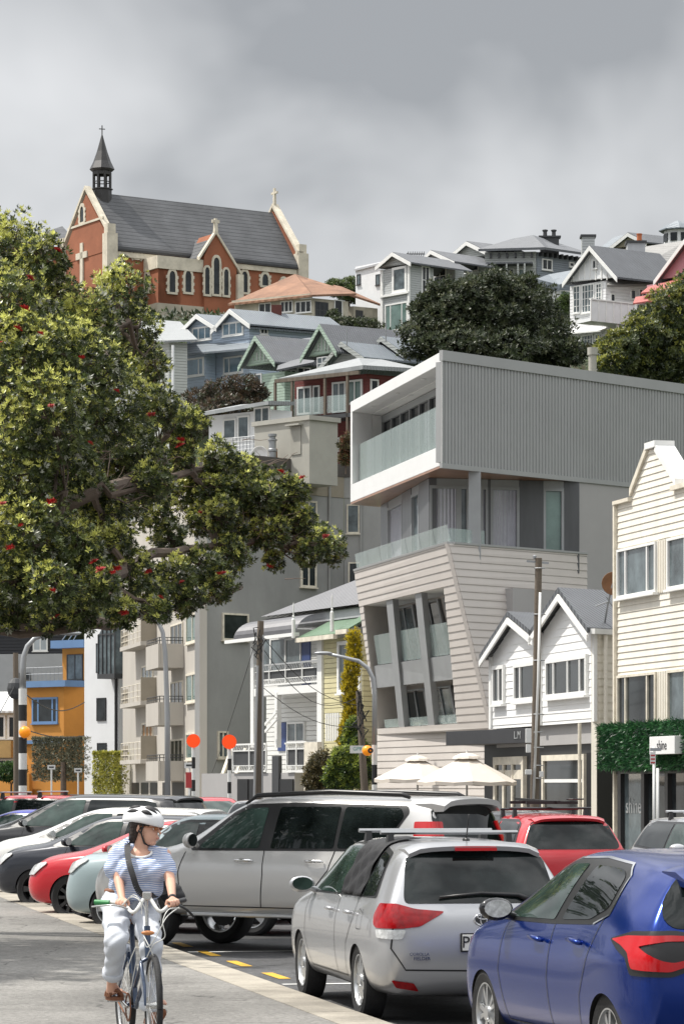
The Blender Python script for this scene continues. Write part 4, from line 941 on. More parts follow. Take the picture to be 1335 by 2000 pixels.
def place(root, x, y, ang):          # ang = heading, radians from +X
    root.location = (x, y, 0); root.rotation_euler = (0, 0, ang); return root
def mirror_pod(root, x, y, z, pm, s=1, size=(.085, .12, .075), glass='lamp_clear'):
    m = MB(); m.ball((0, 0, 0), size, 8); m.v = [(vx*(1.0 if vx > 0 else .35), vy, vz*(1 if vz < 0 else .85)) for vx, vy, vz in m.v]; m.tube([(0, -s*.06, -.03), (0.02, -s*.16, -.07)], .028, 8)
    o = m.build('wing_mirror', pm, None, smooth=True, auto=50); o.parent = root; o.location = (x, y, z)
    g = MB(); g.add([(0, size[1]*.8*math.cos(t), size[2]*.72*math.sin(t)) for t in [i*math.pi/8 for i in range(16)]], [tuple(range(16))]); q = g.build('mirror_glass', glass, None); q.parent = o; q.location = (-size[0]*.36, 0, 0)
    return o
def handle(root, x, y, z, pm, s=1, ln=.2, slope=0):
    m = MB(); m.tube([(-ln/2, 0, 0), (-ln*.42, s*.03, 0.004), (0, s*.038, .006), (ln*.42, s*.03, .004), (ln/2, 0, 0)], [.012, .016, .018, .016, .012], 8)
    o = m.build('door_handle', pm, None, smooth=True); o.parent = root; o.location = (x, y, z); o.rotation_euler = (0, -slope, 0)
    return o
def surf_y(tree, x, z, s=1):
    h = tree.ray_cast(Vector((x, 3*s, z)), Vector((0, -s, 0)))[0]; return h.y if h else s*.8
def surf_z(tree, x, y):
    h = tree.ray_cast(Vector((x, y, 4)), Vector((0, 0, -1)))[0]; return h.z if h else 1.4
def roof_bars(root, tree, xs, half, h=.1, col='rim_silver', over=.08, legs='car_black'):
    for x in xs:
        z = surf_z(tree, x, half-.04)
        m = MB(); m.v = []; m.tube([(x, -half-over, z+h), (x, half+over, z+h)], .017, 8); m.v = [(x+(a-x)*1.7, b, c) for a, b, c in m.v]
        o = m.build('roof_bar', col, None, smooth=True, auto=50); o.parent = root
        for s in (1, -1):
            zz = surf_z(tree, x, s*half); q = MB(); q.hexa([(x-.05, s*half-.03, zz-.02), (x+.05, s*half-.03, zz-.02), (x+.05, s*half+.03, zz-.02), (x-.05, s*half+.03, zz-.02)], [(x-.03, s*half-.025, zz+h), (x+.03, s*half-.025, zz+h), (x+.03, s*half+.02, zz+h), (x-.03, s*half+.02, zz+h)])
            f = q.build('bar_foot', legs, None); f.parent = o
def plate(root, x, y, z, tx, w=.36, h=.125, rot=0):
    m = MB(); m.box(-.008, .008, -w/2, w/2, -h/2, h/2); o = m.build('number_plate', 'plate_white', None, bevel=.003); o.parent = root; o.location = (x, y, z)
    q = MB(); q.box(-.0005, .006, -w/2-.012, w/2+.012, -h/2-.012, h/2+.012); p = q.build('plate_surround', 'car_black', None); p.parent = o
    return o
def gen(xr, xn, W, H, Wr, zbr, zbf, xro, zro, xwt, xwb, zc, znh, floor=.22, sill=.33, sh=.8, tz=.97, rb=.07, nose=.62, tail_in=.10, mids=(.5, 1.3), xcr=None):
    """body stations from a few real dimensions; origin at rear axle on the ground"""
    def side(x, k, zb, zs=sh):     # lower five levels; k scales width
        return [(x, W*k*.88, floor), (x, W*k*.965, sill), (x, W*k*1.0, .55*(floor/.22)**.3), (x, W*k*.995, zs), (x, W*k*.925, zb)]
    S = []
    w0 = 1-tail_in
    S.append([(xr+.07, W*w0*.82, floor+.05), (xr+.03, W*w0*.93, sill+.04), (xr, W*w0*.985, .56), (xr+.02, W*w0*.985, sh+.02), (xr+.06, W*w0*.93, tz), (xro, Wr*.93, zro-.055), (xro+.01, Wr*.66, zro-.01), (xro+.01, 0, zro+.005)])
    S.append([(xr+.2, W*.84, floor), (xr+.18, W*.945, sill), (xr+.17, W*.985, .56), (xr+.18, W*.98, sh+.01), (xr+.24, W*.905, tz+.01), (xro+.12, Wr*.965, zro-.045), (xro+.12, Wr*.7, zro+.005), (xro+.12, 0, zro+.02)])
    xm = xr+.55
    hb = lambda x: zbr+(zbf-zbr)*max(0, min(1, (x-xr)/(xwb-xr)))
    def roofp(x):
        t = (x-xro)/(xwt-xro); z = zro+.02+(H-zro-.02)*math.sin(min(1, max(0, t)/.72)*math.pi/2)-(max(0, t-.72)/.28)**2*.025; return z
    for x in (xm,)+tuple(mids):
        z = roofp(max(x, xro+.2)); xx = max(x, xro+.2) if x == xm else x
        S.append(side(x, 1.0, hb(x))+[(xx, Wr, z-.055), (xx, Wr*.72, z-.01), (xx, 0, z+.002)])
    z = H-.03
    S.append(side(xwt-.02, 1.0, hb(xwt))+[(xwt, Wr*.965, z-.05), (xwt+.03, Wr*.7, z-.005), (xwt+.05, 0, z+.005)])
    S.append(side(xwb-.12, 1.0, zbf)+[(xwb, W*.82, zc-.03), (xwb+.10, W*.5, zc+.01), (xwb+.14, 0, zc+.03)])
    xh = (xwb+xn)/2+.05; zh = znh+(zc-znh)*.55
    S.append(side(xh, .995, min(zbf, zh)-.05, min(sh, zh-.12))+[(xh, W*.76, zh-.005), (xh, W*.48, zh+.03), (xh, 0, zh+.04)])
    S.append([(xn-.28, W*.82, floor), (xn-.24, W*.93, sill-.02), (xn-.22, W*.95, .52), (xn-.25, W*.93, znh-.17), (xn-.30, W*.86, znh-.06), (xn-.30, W*.70, znh-.0), (xn-.28, W*.45, znh+.03), (xn-.26, 0, znh+.035)])
    S.append([(xn-.12, W*.62, floor+.04), (xn-.06, W*.72, sill), (xn-.03, W*.74, .5), (xn-.06, W*.72, nose), (xn-.09, W*.66, znh-.13), (xn-.14, W*.55, znh-.07), (xn-.13, W*.36, znh-.05), (xn-.12, 0, znh-.045)])
    return S
def detail_common(root, tree, G):
    pass
# ---- silver station wagon
paint('paint_silver', (.47, .475, .49), metal=.6, rough=.30, flake=.05)
paint('paint_silver_suv', (.56, .555, .545), metal=.35, rough=.30, flake=.05)
paint('paint_blue', (.003, .027, .20), metal=.6, rough=.2, flake=.03); MATS['paint_blue'].node_tree.nodes['Principled BSDF'].inputs['Coat Weight'].default_value = .3
paint('paint_red', (.52, .008, .018), rough=.22); paint('paint_white', (.72, .72, .70), rough=.25); paint('paint_black', (.010, .010, .012), rough=.18)
paint('paint_teal', (.31, .39, .41), rough=.3); paint('paint_dark', (.022, .025, .034), metal=.3, rough=.2); paint('paint_blue2', (.03, .04, .32), rough=.22); paint('paint_pink_red', (.5, .03, .04), rough=.3)
R = thing('station_wagon', 'silver station wagon with black cloth over its rear side window and roof bars', 'car', (0, 0, 0))
S = gen(-.93, 3.43, .8475, 1.475, .60, .985, .95, -.60, 1.43, 1.80, 2.60, 1.00, .86, tz=.97)
me, T_ = make_body(S, .8475, (0, 2.6), .33, creases=((0, 6, 4, .45), (0, 7, 3, .25), (2, 5, 5, .2)), paintm='paint_silver')
finish(R, me)
def add(pts, mode, m, name, off=.005, r=.03, **k): return decal(T_, rnd(pts, r) if r else pts, mode, m, name, R, off, **k)
o = add([(-.50, 1.0), (-.30, 1.36), (.0, 1.40), (.9, 1.43), (1.55, 1.41), (1.80, 1.36), (2.42, .99), (2.3, .965), (.8, .985)], 'side', 'car_black', 'window_surround', .003, r=.05)
add([(-.42, 1.02), (-.27, 1.33), (-.03, 1.365), (.04, 1.0)], 'side', 'car_glass', 'rear_quarter_window', .007)
add([(.10, 1.0), (.03, 1.37), (.82, 1.395), (.86, .995)], 'side', 'car_glass', 'rear_window', .007)
add([(.92, .995), (.90, 1.395), (1.52, 1.38), (1.78, 1.325), (2.22, 1.02), (2.28, .985)], 'side', 'car_glass_light', 'front_window', .007)
add([(-.55, 1.375), (.55, 1.375), (.62, 1.02), (.61, .97), (-.61, .97), (-.62, 1.02)], 'rear', 'car_glass', 'rear_window', .005, r=.05)
spoiler(R, T_, -.36, -.70, .555, .535, .035, 'paint_silver')
m = MB(); m.box(-.712, -.69, -.17, .17, 1.382, 1.405); o = m.build('brake_light', 'lamp_red_bright', None); o.parent = R
q = MB(); pts = [(0, -.05, 1.0), (-.0, .22, 1.03), (0, .40, 1.02)]
pp = [];
for _, y, z in [(0, -.38, 1.0), (0, -.30, 1.035), (0, 0, 1.05), (0, .34, 1.02)]:
    h = T_.ray_cast(Vector((-3, y, z)), Vector((1, 0, 0)))[0]; pp.append(h+Vector((-.03, 0, 0)))
q.tube(pp, [.022, .018, .014, .010], 8); o = q.build('rear_wiper', 'car_black', None, smooth=True); o.parent = R
for s in (1, -1):
    add([(a*s, b) for a, b in [(.50, .28), (.68, .31), (.72, .37), (.55, .345)]], 'rear', 'lamp_red', 'reflector', .008, r=.012)
E = 'e'; s_ = 's'
corner_decal(T_, (-.88, .72, .83), [(E, .26, .905), (E, .32, .865), (E, .45, .79), (E, .60, .775), ('s', -.76, .775), ('s', -.69, .80), ('s', -.66, .87), ('s', -.74, .965), (E, .70, .965), (E, .52, .925)], 'lamp_red', 'tail_light', R, .016)
corner_decal(T_, (-.88, .72, .83), [(E, .57, .765), (E, .60, .69), ('s', -.78, .70), ('s', -.75, .765)], 'lamp_clear', 'reversing_light', R, .014)
for pts in ([(-.70, .965), (-.735, .62), (-.62, .45), (0, .44), (.62, .45), (.735, .62), (.70, .965)],):
    add(strip(pts, .012), 'rear', 'car_black', 'door_gap', .0035, r=0)
for pts in ([(.88, 1.0), (.90, .6), (.88, .33)], [(2.26, .95), (2.30, .6), (2.08, .33)], [(.12, .98), (.14, .82), (.40, .60), (.48, .33)], [(.46, .33), (2.08, .33)]):
    add(strip(pts, .010), 'side', 'car_black', 'door_gap', .0035, r=0)
add(rnd([(-.20, .90), (-.20, .74), (-.02, .74), (-.02, .90)], .03) and strip(rnd([(-.20, .90), (-.20, .74), (-.02, .74), (-.02, .90)], .03)+[(-.20, .87)], .006), 'side', 'dark_grey', 'fuel_flap', .0035, r=0, mirror=False)
for x in (.28, 1.10):
    for s in (1, -1): handle(R, x, surf_y(T_, x, .86, s)*1.0+.012*s, .86, 'paint_silver', s)
mirror_pod(R, 2.10, surf_y(T_, 2.1, .95)+.12, 1.04, 'paint_silver', 1, (.10, .115, .08), 'car_glass_light'); mirror_pod(R, 2.10, -surf_y(T_, 2.1, .95)-.12, 1.04, 'paint_silver', -1, (.10, .115, .08), 'car_glass_light')
for x in (0, 2.6):
    for s in (1, -1): wheel(R, x, s*.825, .315, .195, (9, .034, 0, -.05), 'rim_silver')
roof_bars(R, T_, (.25, 1.15), .50, .075, 'grey_metal')
m = MB(); z = surf_z(T_, -.36, 0); m.tube([(-.36, 0, z), (-.46, 0, z+.22)], .006, 6); m.ball((-.36, 0, z+.01), (.05, .03, .025), 6); o = m.build('aerial', 'car_black', None, smooth=True); o.parent = R
hr = T_.ray_cast(Vector((-3, -.02, .70)), Vector((1, 0, 0)))[0]
pl = plate(R, hr.x-.02, 0, .665, '')
t_ = text('PHL', .13, 'black_paint', pl, 'plate_lettering', (-.012+hr.x-.02, .075, .665), (0, -1, 0), (0, 0, 1), .002); t_.location = (0, 0, 0)
# oval emblem of three rings
def ellring(mb, c, rx, rz, th, n=28):
    mb.tube([Vector(c)+Vector((0, rx*math.cos(2*math.pi*i/n), rz*math.sin(2*math.pi*i/n))) for i in range(n+1)], th, 6, cap=False)
hb_ = T_.ray_cast(Vector((-3, 0, .845)), Vector((1, 0, 0)))[0]
q = MB(); q.ball((hb_.x, 0, .845), (.014, .068, .045), 8); bd = q.build('badge', 'dark_grey', None, smooth=True); bd.parent = R
q = MB(); ellring(q, (hb_.x-.012, 0, .845), .075, .05, .006); ellring(q, (hb_.x-.013, 0, .845), .026, .046, .005); ellring(q, (hb_.x-.013, 0, .865), .05, .018, .005); o = q.build('badge_rings', 'chrome', None, smooth=True); o.parent = bd
text('COROLLA', .034, 'chrome', R, 'badge_lettering', (hb_.x-.012, .52, .575), (0, -1, 0), (0, 0, 1), .003)
text('FIELDER', .038, 'chrome', R, 'badge_lettering', (hb_.x-.012, .50, .54), (0, -1, 0), (0, 0, 1), .003)
WAG = R
p_ = P(703, 0, 25.06); hd = math.radians(90+11)
hv = Vector((math.cos(hd), math.sin(hd), 0)); lv = Vector((-hv.y, hv.x, 0)); c = Vector((p_.x, 25.06, 0))-lv*.80
place(R, c.x, c.y, hd)
# black cloth hung over the rear side window
TH_ = thing('window_cover', 'crumpled black cloth hung over the rear side window of the silver wagon', 'sunshade', tuple(c))
TH_.rotation_euler = (0, 0, hd)
bm = patch_mesh(T_, rnd([(.88, 1.0), (.84, 1.41), (.60, 1.462), (.06, 1.455), (.02, 1.38), (.06, .995)], .02), 'side', .02, .03)
for v in bm.verts:
    if v.co.z < 1.38: v.co.y += .010*math.sin(v.co.x*34+v.co.z*9)+.008*math.sin(v.co.z*31+v.co.x*12)
bmesh.ops.recalc_face_normals(bm, faces=bm.faces); bmesh.ops.solidify(bm, geom=bm.faces[:], thickness=-.006)
me = bpy.data.meshes.new('cloth'); bm.to_mesh(me); bm.free(); me.materials.append(MATS['fabric_black']); me.polygons.foreach_set('use_smooth', [True]*len(me.polygons)); finish(TH_, me, 'cloth')

# ---- blue hatchback
R = thing('hatchback', 'shiny dark blue hatchback with black mirror and two-tone alloy wheels, nearest car', 'car')
S = gen(-.63, 3.31, .8475, 1.50, .585, 1.10, .98, -.38, 1.40, 1.55, 2.45, 1.04, .90, tz=1.04, tail_in=.08, mids=(.45, 1.1), sh=.84)
S[2] = [(-.12, .75, .22), (-.12, .82, .33), (-.12, .865, .55), (-.12, .875, .84), (-.12, .79, 1.10)]+S[2][5:]
me, T_ = make_body(S, .855, (0, 2.55), .335, creases=((0, 6, 4, .35), (0, 3, 3, .5)), paintm='paint_blue'); finish(R, me)
add([(.07, 1.10), (.13, 1.33), (.27, 1.405), (.8, 1.435), (1.35, 1.42), (1.62, 1.34), (2.32, .985), (1.2, 1.0), (.35, 1.03)], 'side', 'car_black', 'window_surround', .003, r=.06)
add(strip([(.33, 1.035), (.09, 1.10), (.14, 1.34), (.28, 1.41), (.8, 1.44), (1.35, 1.425), (1.64, 1.34)], .012), 'side', 'chrome', 'chrome_strip', .006, r=0)
add([(.16, 1.14), (.20, 1.33), (.33, 1.375), (.84, 1.39), (.98, 1.035), (.42, 1.06)], 'side', 'car_glass', 'rear_window', .007, r=.05)
add([(1.12, 1.03), (1.00, 1.395), (1.32, 1.385), (1.58, 1.315), (2.12, 1.03), (2.16, 1.01)], 'side', 'car_glass_light', 'front_window', .007)
add([(-.58, 1.35), (.58, 1.35), (.66, 1.10), (.60, 1.04), (-.60, 1.04), (-.66, 1.10)], 'rear', 'car_glass', 'rear_window', .005, r=.05)
spoiler(R, T_, -.18, -.56, .53, .50, .04, 'paint_blue', .05)
add([(-.46, .79), (.46, .79), (.48, 1.02), (-.48, 1.02)], 'rear', 'car_black', 'tailgate_panel', .01, r=.02, thick=.01)
CN = (-.60, .70, .86)
corner_decal(T_, CN, [(E, .44, .81), (E, .44, 1.0), (E, .62, 1.03), ('s', -.45, 1.02), ('s', -.12, .965), ('s', -.25, .905), ('s', -.40, .86), ('s', -.47, .76), (E, .60, .755)], 'car_black', 'lamp_housing', R, .010, thick=.008)
corner_decal(T_, CN, [(E, .46, .965), (E, .46, .99), (E, .64, 1.0), ('s', -.40, .99), ('s', -.17, .962), ('s', -.33, .93), ('s', -.44, .89), ('s', -.50, .80), (E, .62, .785), (E, .47, .83), (E, .47, .865), (E, .60, .84), (E, .68, .85), ('s', -.56, .93), (E, .66, .965)], 'lamp_red_bright', 'tail_light', R, .019, thick=.01, grid=.02)
for pts in ([(1.08, 1.03), (1.12, .65), (1.05, .32)], [(2.10, .98), (2.17, .65), (2.02, .32)], [(.16, 1.08), (.30, .85), (.46, .58), (.48, .32)], [(.48, .32), (2.02, .32)]):
    add(strip(pts, .009), 'side', 'car_black', 'door_gap', .0035, r=0)
for x in (.52, 1.32):
    for s in (1, -1): handle(R, x, surf_y(T_, x, .90, s)+.015*s, .90+(.02 if x < 1 else 0), 'paint_blue', s, .22, .08)
for s in (1, -1):
    mirror_pod(R, 2.02, s*(surf_y(T_, 2.02, 1.0)+.13), 1.07, 'paint_black', s, (.11, .12, .085))
add([(-.80, .30), (.80, .30), (.80, .44), (-.80, .44)], 'rear', 'car_black', 'bumper_insert', .008, r=.03)
for x in (0, 2.55):
    for s in (1, -1):
        wheel(R, x, s*.83, .318, .205, (5, .016, .22, -.02), 'rim_silver')
text('YARIS', .07, 'chrome', R, 'badge_lettering', (-.70, .40, .91), (0, -1, 0), (0, 0, 1), .003)
hd = math.radians(90+14.5); hv = Vector((math.cos(hd), math.sin(hd), 0)); lv = Vector((-hv.y, hv.x, 0)); c = Vector((1.62, 18.9, 0))-lv*.83
place(R, c.x, c.y, hd); BLUE = R

# ---- silver off-roader
R = thing('off_road_car', 'large silver off-road car with long side windows and black roof rails', 'car')
S = gen(-1.08, 3.84, .925, 1.80, .70, 1.16, 1.13, -.86, 1.76, 1.72, 2.42, 1.20, 1.06, floor=.40, sill=.50, sh=.98, tz=1.16, tail_in=.08, mids=(.35, 1.15), nose=.85)
for s_ in S:
    for i in (2,): s_[i] = (s_[i][0], s_[i][1], .72)
me, T_ = make_body(S, .925, (0, 2.93), .40, creases=((0, 7, 4, .5), (0, 7, 3, .3), (1, 5, 5, .25)), paintm='paint_silver_suv'); finish(R, me)
add([(-.76, 1.26), (-.40, 1.26), (-.62, 1.60), (-.58, 1.68), (.9, 1.71), (1.56, 1.69), (1.78, 1.60), (2.30, 1.20), (2.26, 1.155), (-.35, 1.175), (-.70, 1.50)][1:-1], 'side', 'car_black', 'window_surround', .003, r=.03)
add([(-.32, 1.21), (-.56, 1.56), (-.50, 1.655), (.22, 1.665), (.26, 1.20)], 'side', 'car_glass', 'rear_quarter_window', .007, r=.04)
add([(.31, 1.20), (.28, 1.665), (1.10, 1.66), (1.16, 1.19)], 'side', 'car_glass', 'rear_window', .007)
add([(1.32, 1.19), (1.26, 1.655), (1.54, 1.64), (1.74, 1.56), (2.13, 1.24), (2.17, 1.18)], 'side', 'car_glass_light', 'front_window', .007, r=.04)
add([(-.66, 1.68), (.66, 1.68), (.74, 1.24), (.70, 1.18), (-.70, 1.18), (-.74, 1.24)], 'rear', 'car_glass', 'rear_window', .005, r=.06)
spoiler(R, T_, -.66, -1.06, .66, .62, .06, 'paint_silver_suv', .02)
corner_decal(T_, (-1.03, .80, .92), [(E, .66, 1.12), (E, .66, 1.50), ('s', -.88, 1.50), ('s', -.84, 1.30), ('s', -.90, 1.12)], 'lamp_red_bright', 'tail_light', R, .02)
for pts in ([(1.24, 1.18), (1.22, .9), (1.26, .52)], [(2.34, 1.14), (2.40, .9), (2.36, .52)], [(.28, 1.18), (.34, .95), (.52, .75), (.55, .52)], [(.55, .52), (2.36, .52)]):
    add(strip(pts, .012), 'side', 'car_black', 'door_gap', .0035, r=0)
for x in (.52, 1.48):
    for s in (1, -1): handle(R, x, surf_y(T_, x, 1.05, s)+.02*s, 1.05, 'chrome', s, .24)
for s in (1, -1):
    mirror_pod(R, 2.16, s*(surf_y(T_, 2.16, 1.1)+.13), 1.28, 'paint_silver_suv', s, (.09, .11, .10), 'car_glass')
    m = MB(); m.box(.52, 2.32, s*.80-.06, s*.80+.06, .40, .45); o = m.build('side_step', 'rim_silver', None, bevel=.015); o.parent = R
    m = MB(); m.tube([(x, s*.60, surf_z(T_, x, s*.60)+h) for x, h in ((-.55, .03), (-.45, .06), (.5, .075), (1.5, .07), (1.66, .02))], [.02, .03, .03, .028, .015], 8); o = m.build('roof_rail', 'car_black', None, smooth=True); o.parent = R
for x in (0, 2.93):
    for s in (1, -1): wheel(R, x, s*.89, .39, .26, (6, .05, 0, -.04), 'rim_silver')
add([(2.30, 1.0), (2.31, .98)], 'side', 'car_black', 'x', r=0) if 0 else None
hd = math.radians(90+57); hv = Vector((math.cos(hd), math.sin(hd), 0)); lv = Vector((-hv.y, hv.x, 0)); fw_ = Vector(((297-CXP)/FPX*35.7, 35.7, 0)); c = fw_-hv*2.79-lv*.89
c += Vector((-.0, 0, 0))
place(R, c.x, c.y, hd); SUV = R
# ---- generic hatch for the rest
def simple_car(label, name, pm, L, W, H, x_, y_, head, wheelc='rim_silver', glass='car_glass', hood=.92, belt=.97, wr=.315, style=(5, .04, 0, -.03), suv=0, front=False, rear=True, gl2=None, group=None, wind=None, rake=0, zro=None, bars=None):
    global T_, R
    R = thing(name, label, 'car', group=group)
    fo, ro = .86, .78; wb = L-fo-ro
    f = 1+(.10 if suv else 0)
    S = gen(-ro, wb+fo, W, H, W*.70, belt+.05, belt, -ro+.30+rake, (zro or H-.06), wb*.62+(-.05), wb*.93, belt+.05, hood, tz=belt+.02, mids=(.25*wb, .45*wb), sh=belt-.16, floor=.22+.1*suv, sill=.33+.1*suv)
    me, T_ = make_body(S, W, (0, wb), wr+.02, creases=((0, 7, 4, .4), (0, 7, 3, .3)), sub=2, paintm=pm); finish(R, me)
    t = H-.085; xw = wb*.62
    xq = -ro+.42+rake
    add([(xq-.1, belt+.07), (xq+.12, t-.06), (xq+.4, t), (xw-.25, t), (xw, t-.06), (wb*.93-.1, belt+.03), (wb*.9-.2, belt+.015)], 'side', 'car_black', 'window_surround', .003, r=.04, grid=.1)
    xb = wb*.40
    add([(xq+.02, belt+.10), (xq+.18, t-.085), (xq+.42, t-.04), (xb-.06, t-.03), (xb-.03, belt+.05)], 'side', glass, 'rear_window', .007, grid=.1)
    add([(xb+.05, belt+.045), (xb+.03, t-.03), (xw-.27, t-.035), (xw-.04, t-.09), (wb*.93-.38, belt+.06), (wb*.93-.36, belt+.04)], 'side', gl2 or 'car_glass_light', 'front_window', .007, grid=.1)
    yw = W*.78
    add([(-yw*.80, t-.03), (yw*.80, t-.03), (yw, belt+.08), (yw*.95, belt+.03), (-yw*.95, belt+.03), (-yw, belt+.08)], 'rear', 'car_glass', 'rear_window', .005, r=.05, grid=.1)
    add([(-yw*.82, t-.02), (yw*.82, t-.02), (yw*1.02, belt+.10), (-yw*1.02, belt+.10)], 'front', 'car_glass_light', 'windscreen', .005, r=.05, grid=.1)
    corner_decal(T_, (-ro+.03, W*.82, W), [('e', W*.62, belt-.20), ('e', W*.66, belt+.02), ('s', -ro+.18, belt+.03), ('s', -ro+.26, belt-.05), ('s', -ro+.16, belt-.20)], 'lamp_red', 'tail_light', R, .01, .06)
    corner_decal(T_, (wb+fo-.12, W*.76, W*.97), [('e', W*.42, hood-.24), ('e', W*.48, hood-.13), ('s', wb+fo-.42, hood-.04), ('s', wb+fo-.44, hood-.07), ('s', wb+fo-.22, hood-.22)], 'lamp_clear', 'headlight', R, .01, .04, front=True)
    spoiler(R, T_, -ro+.48+rake, -ro+.20+rake, W*.62, W*.58, .035, pm, .03)
    add([(-W*.55, .30), (W*.55, .30), (W*.60, .50), (-W*.60, .50)], 'front', 'car_black', 'grille', .008, r=.04, grid=.1)
    for pts in ([(xb, belt+.04), (xb+.02, .7), (xb-.02, .34)], [(wb*.9-.32, belt), (wb*.9-.26, .7), (wb*.9-.42, .34)]):
        add(strip(pts, .011), 'side', 'car_black', 'door_gap', .0035, r=0, grid=.1)
    for s in (1, -1):
        mirror_pod(R, wb*.9-.38, s*(surf_y(T_, wb*.9-.38, belt)+.11), belt+.10, pm, s)
        for x in (xb-.28, xb+.3): handle(R, x, surf_y(T_, x, belt-.12, s)+.012*s, belt-.12, pm, s)
    for x in (0, wb):
        for s in (1, -1): wheel(R, x, s*(W-.025), wr, .2, style, wheelc)
    place(R, x_, y_, head)
    if bars: roof_bars(R, T_, (wb*.22, wb*.52), W*.6, .10, bars)
    return R
def by_front(px, D, head, L, W):       # place so the near (left) front wheel shows at px, depth D
    hv = Vector((math.cos(head), math.sin(head), 0)); lv = Vector((-hv.y, hv.x, 0)); wb = L-1.64
    c = Vector(((px-CXP)/FPX*D, D, 0))-hv*wb-lv*(W-.03); return c.x, c.y
h_ = math.radians(90+62)
x, y = by_front(214, 39.9, h_, 3.75, .82); simple_car('pale duck-egg blue small car parked behind the cyclist', 'small_car', 'paint_teal', 3.75, .82, 1.55, x, y, h_, hood=.98, wr=.31)
h_ = math.radians(90+66)
x, y = by_front(138, 43.2, h_, 4.25, .875); simple_car('bright red hatchback with black wheels, nose over the kerb', 'hatchback', 'paint_red', 4.25, .875, 1.43, x, y, h_, 'rim_black', hood=.86, belt=.92, wr=.33, style=(10, .022, 0, -.02), rake=.15)
x, y = by_front(66, 47.2, h_, 4.1, .85); simple_car('dark navy small car parked between the red and white cars', 'small_car', 'paint_dark', 4.1, .85, 1.47, x, y, h_, 'rim_black', hood=.90, belt=.95)
x, y = by_front(38, 51.8, h_, 4.45, .88); simple_car('white curved hatchback with tall headlights parked nose to kerb', 'hatchback', 'paint_white', 4.45, .88, 1.55, x, y, h_, hood=.93, belt=1.0, rake=.1)
x, y = by_front(-14, 56.2, h_, 4.7, .93); simple_car('black four-wheel-drive with grey roof at the left edge', 'four_wheel_drive', 'paint_black', 4.7, .93, 1.76, x, y, h_, 'rim_black', hood=1.08, belt=1.13, wr=.36, suv=1)
x, y = by_front(-95, 60.5, h_, 4.2, .85); simple_car('deep blue hatchback glimpsed behind the black four-wheel-drive', 'hatchback', 'paint_blue2', 4.2, .85, 1.45, x, y, h_, hood=.9, belt=.95)
x, y = by_front(-125, 64.5, h_, 4.6, .92); simple_car('red tall car with grey roof bars at far left', 'red_car', 'paint_red', 4.6, .92, 1.72, x, y, h_, hood=1.05, belt=1.08, wr=.35, suv=1, bars='grey_metal')
x, y = by_front(-120, 69.5, h_, 4.5, .9); simple_car('farther red car beyond the one with roof bars', 'red_car', 'paint_red', 4.5, .9, 1.68, x, y, h_, hood=1.0, belt=1.05, suv=1)
x, y = by_front(-40, 73.5, h_, 4.6, .9); simple_car('far black car with thick roof bars in the parked row', 'black_car', 'paint_black', 4.6, .9, 1.62, x, y, h_, hood=1.0, belt=1.02, suv=1, bars='car_black')
h2 = math.radians(90+62)
simple_car('red car facing the camera in the distance right of the helmet', 'red_car', 'paint_red', 4.3, .88, 1.64, -3.45, 75, math.radians(-75), wr=.33)
simple_car('distant silver car beside the far red one', 'silver_car', 'paint_silver', 4.4, .88, 1.62, -1.75, 68, math.radians(-70), wr=.33)
# right hand side
simple_car('red and black compact car carrying a folded rack on its roof', 'hatchback', 'paint_red', 3.85, .86, 1.52, 3.03, 42.9, math.radians(90+11.5), hood=.95, belt=1.0, zro=1.47, bars='car_black')
RED = R
m = MB(); z = surf_z(T_, .6, 0)
for k in range(4): m.bar((.2+k*.07, -.05+k*.02, z+.16), (1.5, .05+k*.06, z+.17+.01*k), .035)
m.bar((.3, -.35, z+.15), (.3, .4, z+.15), .04); m.bar((1.2, -.35, z+.15), (1.2, .4, z+.15), .04); m.tube([(.25+.12*math.cos(a), -.3+.12*math.sin(a), z+.2) for a in [i*math.pi/6 for i in range(13)]], .012, 6)
RK = thing('cycle_rack', 'folded black cycle rack lying on the roof of the red compact car', 'rack', tuple(RED.location)); RK.rotation_euler = RED.rotation_euler; o = m.build('frame', 'car_black', None); o.parent = RK
text('suzuki', .075, 'white_gloss', RED, 'badge_lettering', (-.80, .50, .80), (0, -1, 0), (0, 0, 1), .003).location = (0, 0, 0)
simple_car('silver sedan with roof bars facing the camera at the right edge', 'silver_car', 'paint_silver', 4.5, .87, 1.47, 5.15, 45.2, math.radians(-79), bars='rim_silver', hood=.86, belt=.93)
simple_car('black car half hidden between the off-roader and red compact', 'black_car', 'paint_black', 4.2, .86, 1.5, 3.25, 51.5, math.radians(90+11.5))
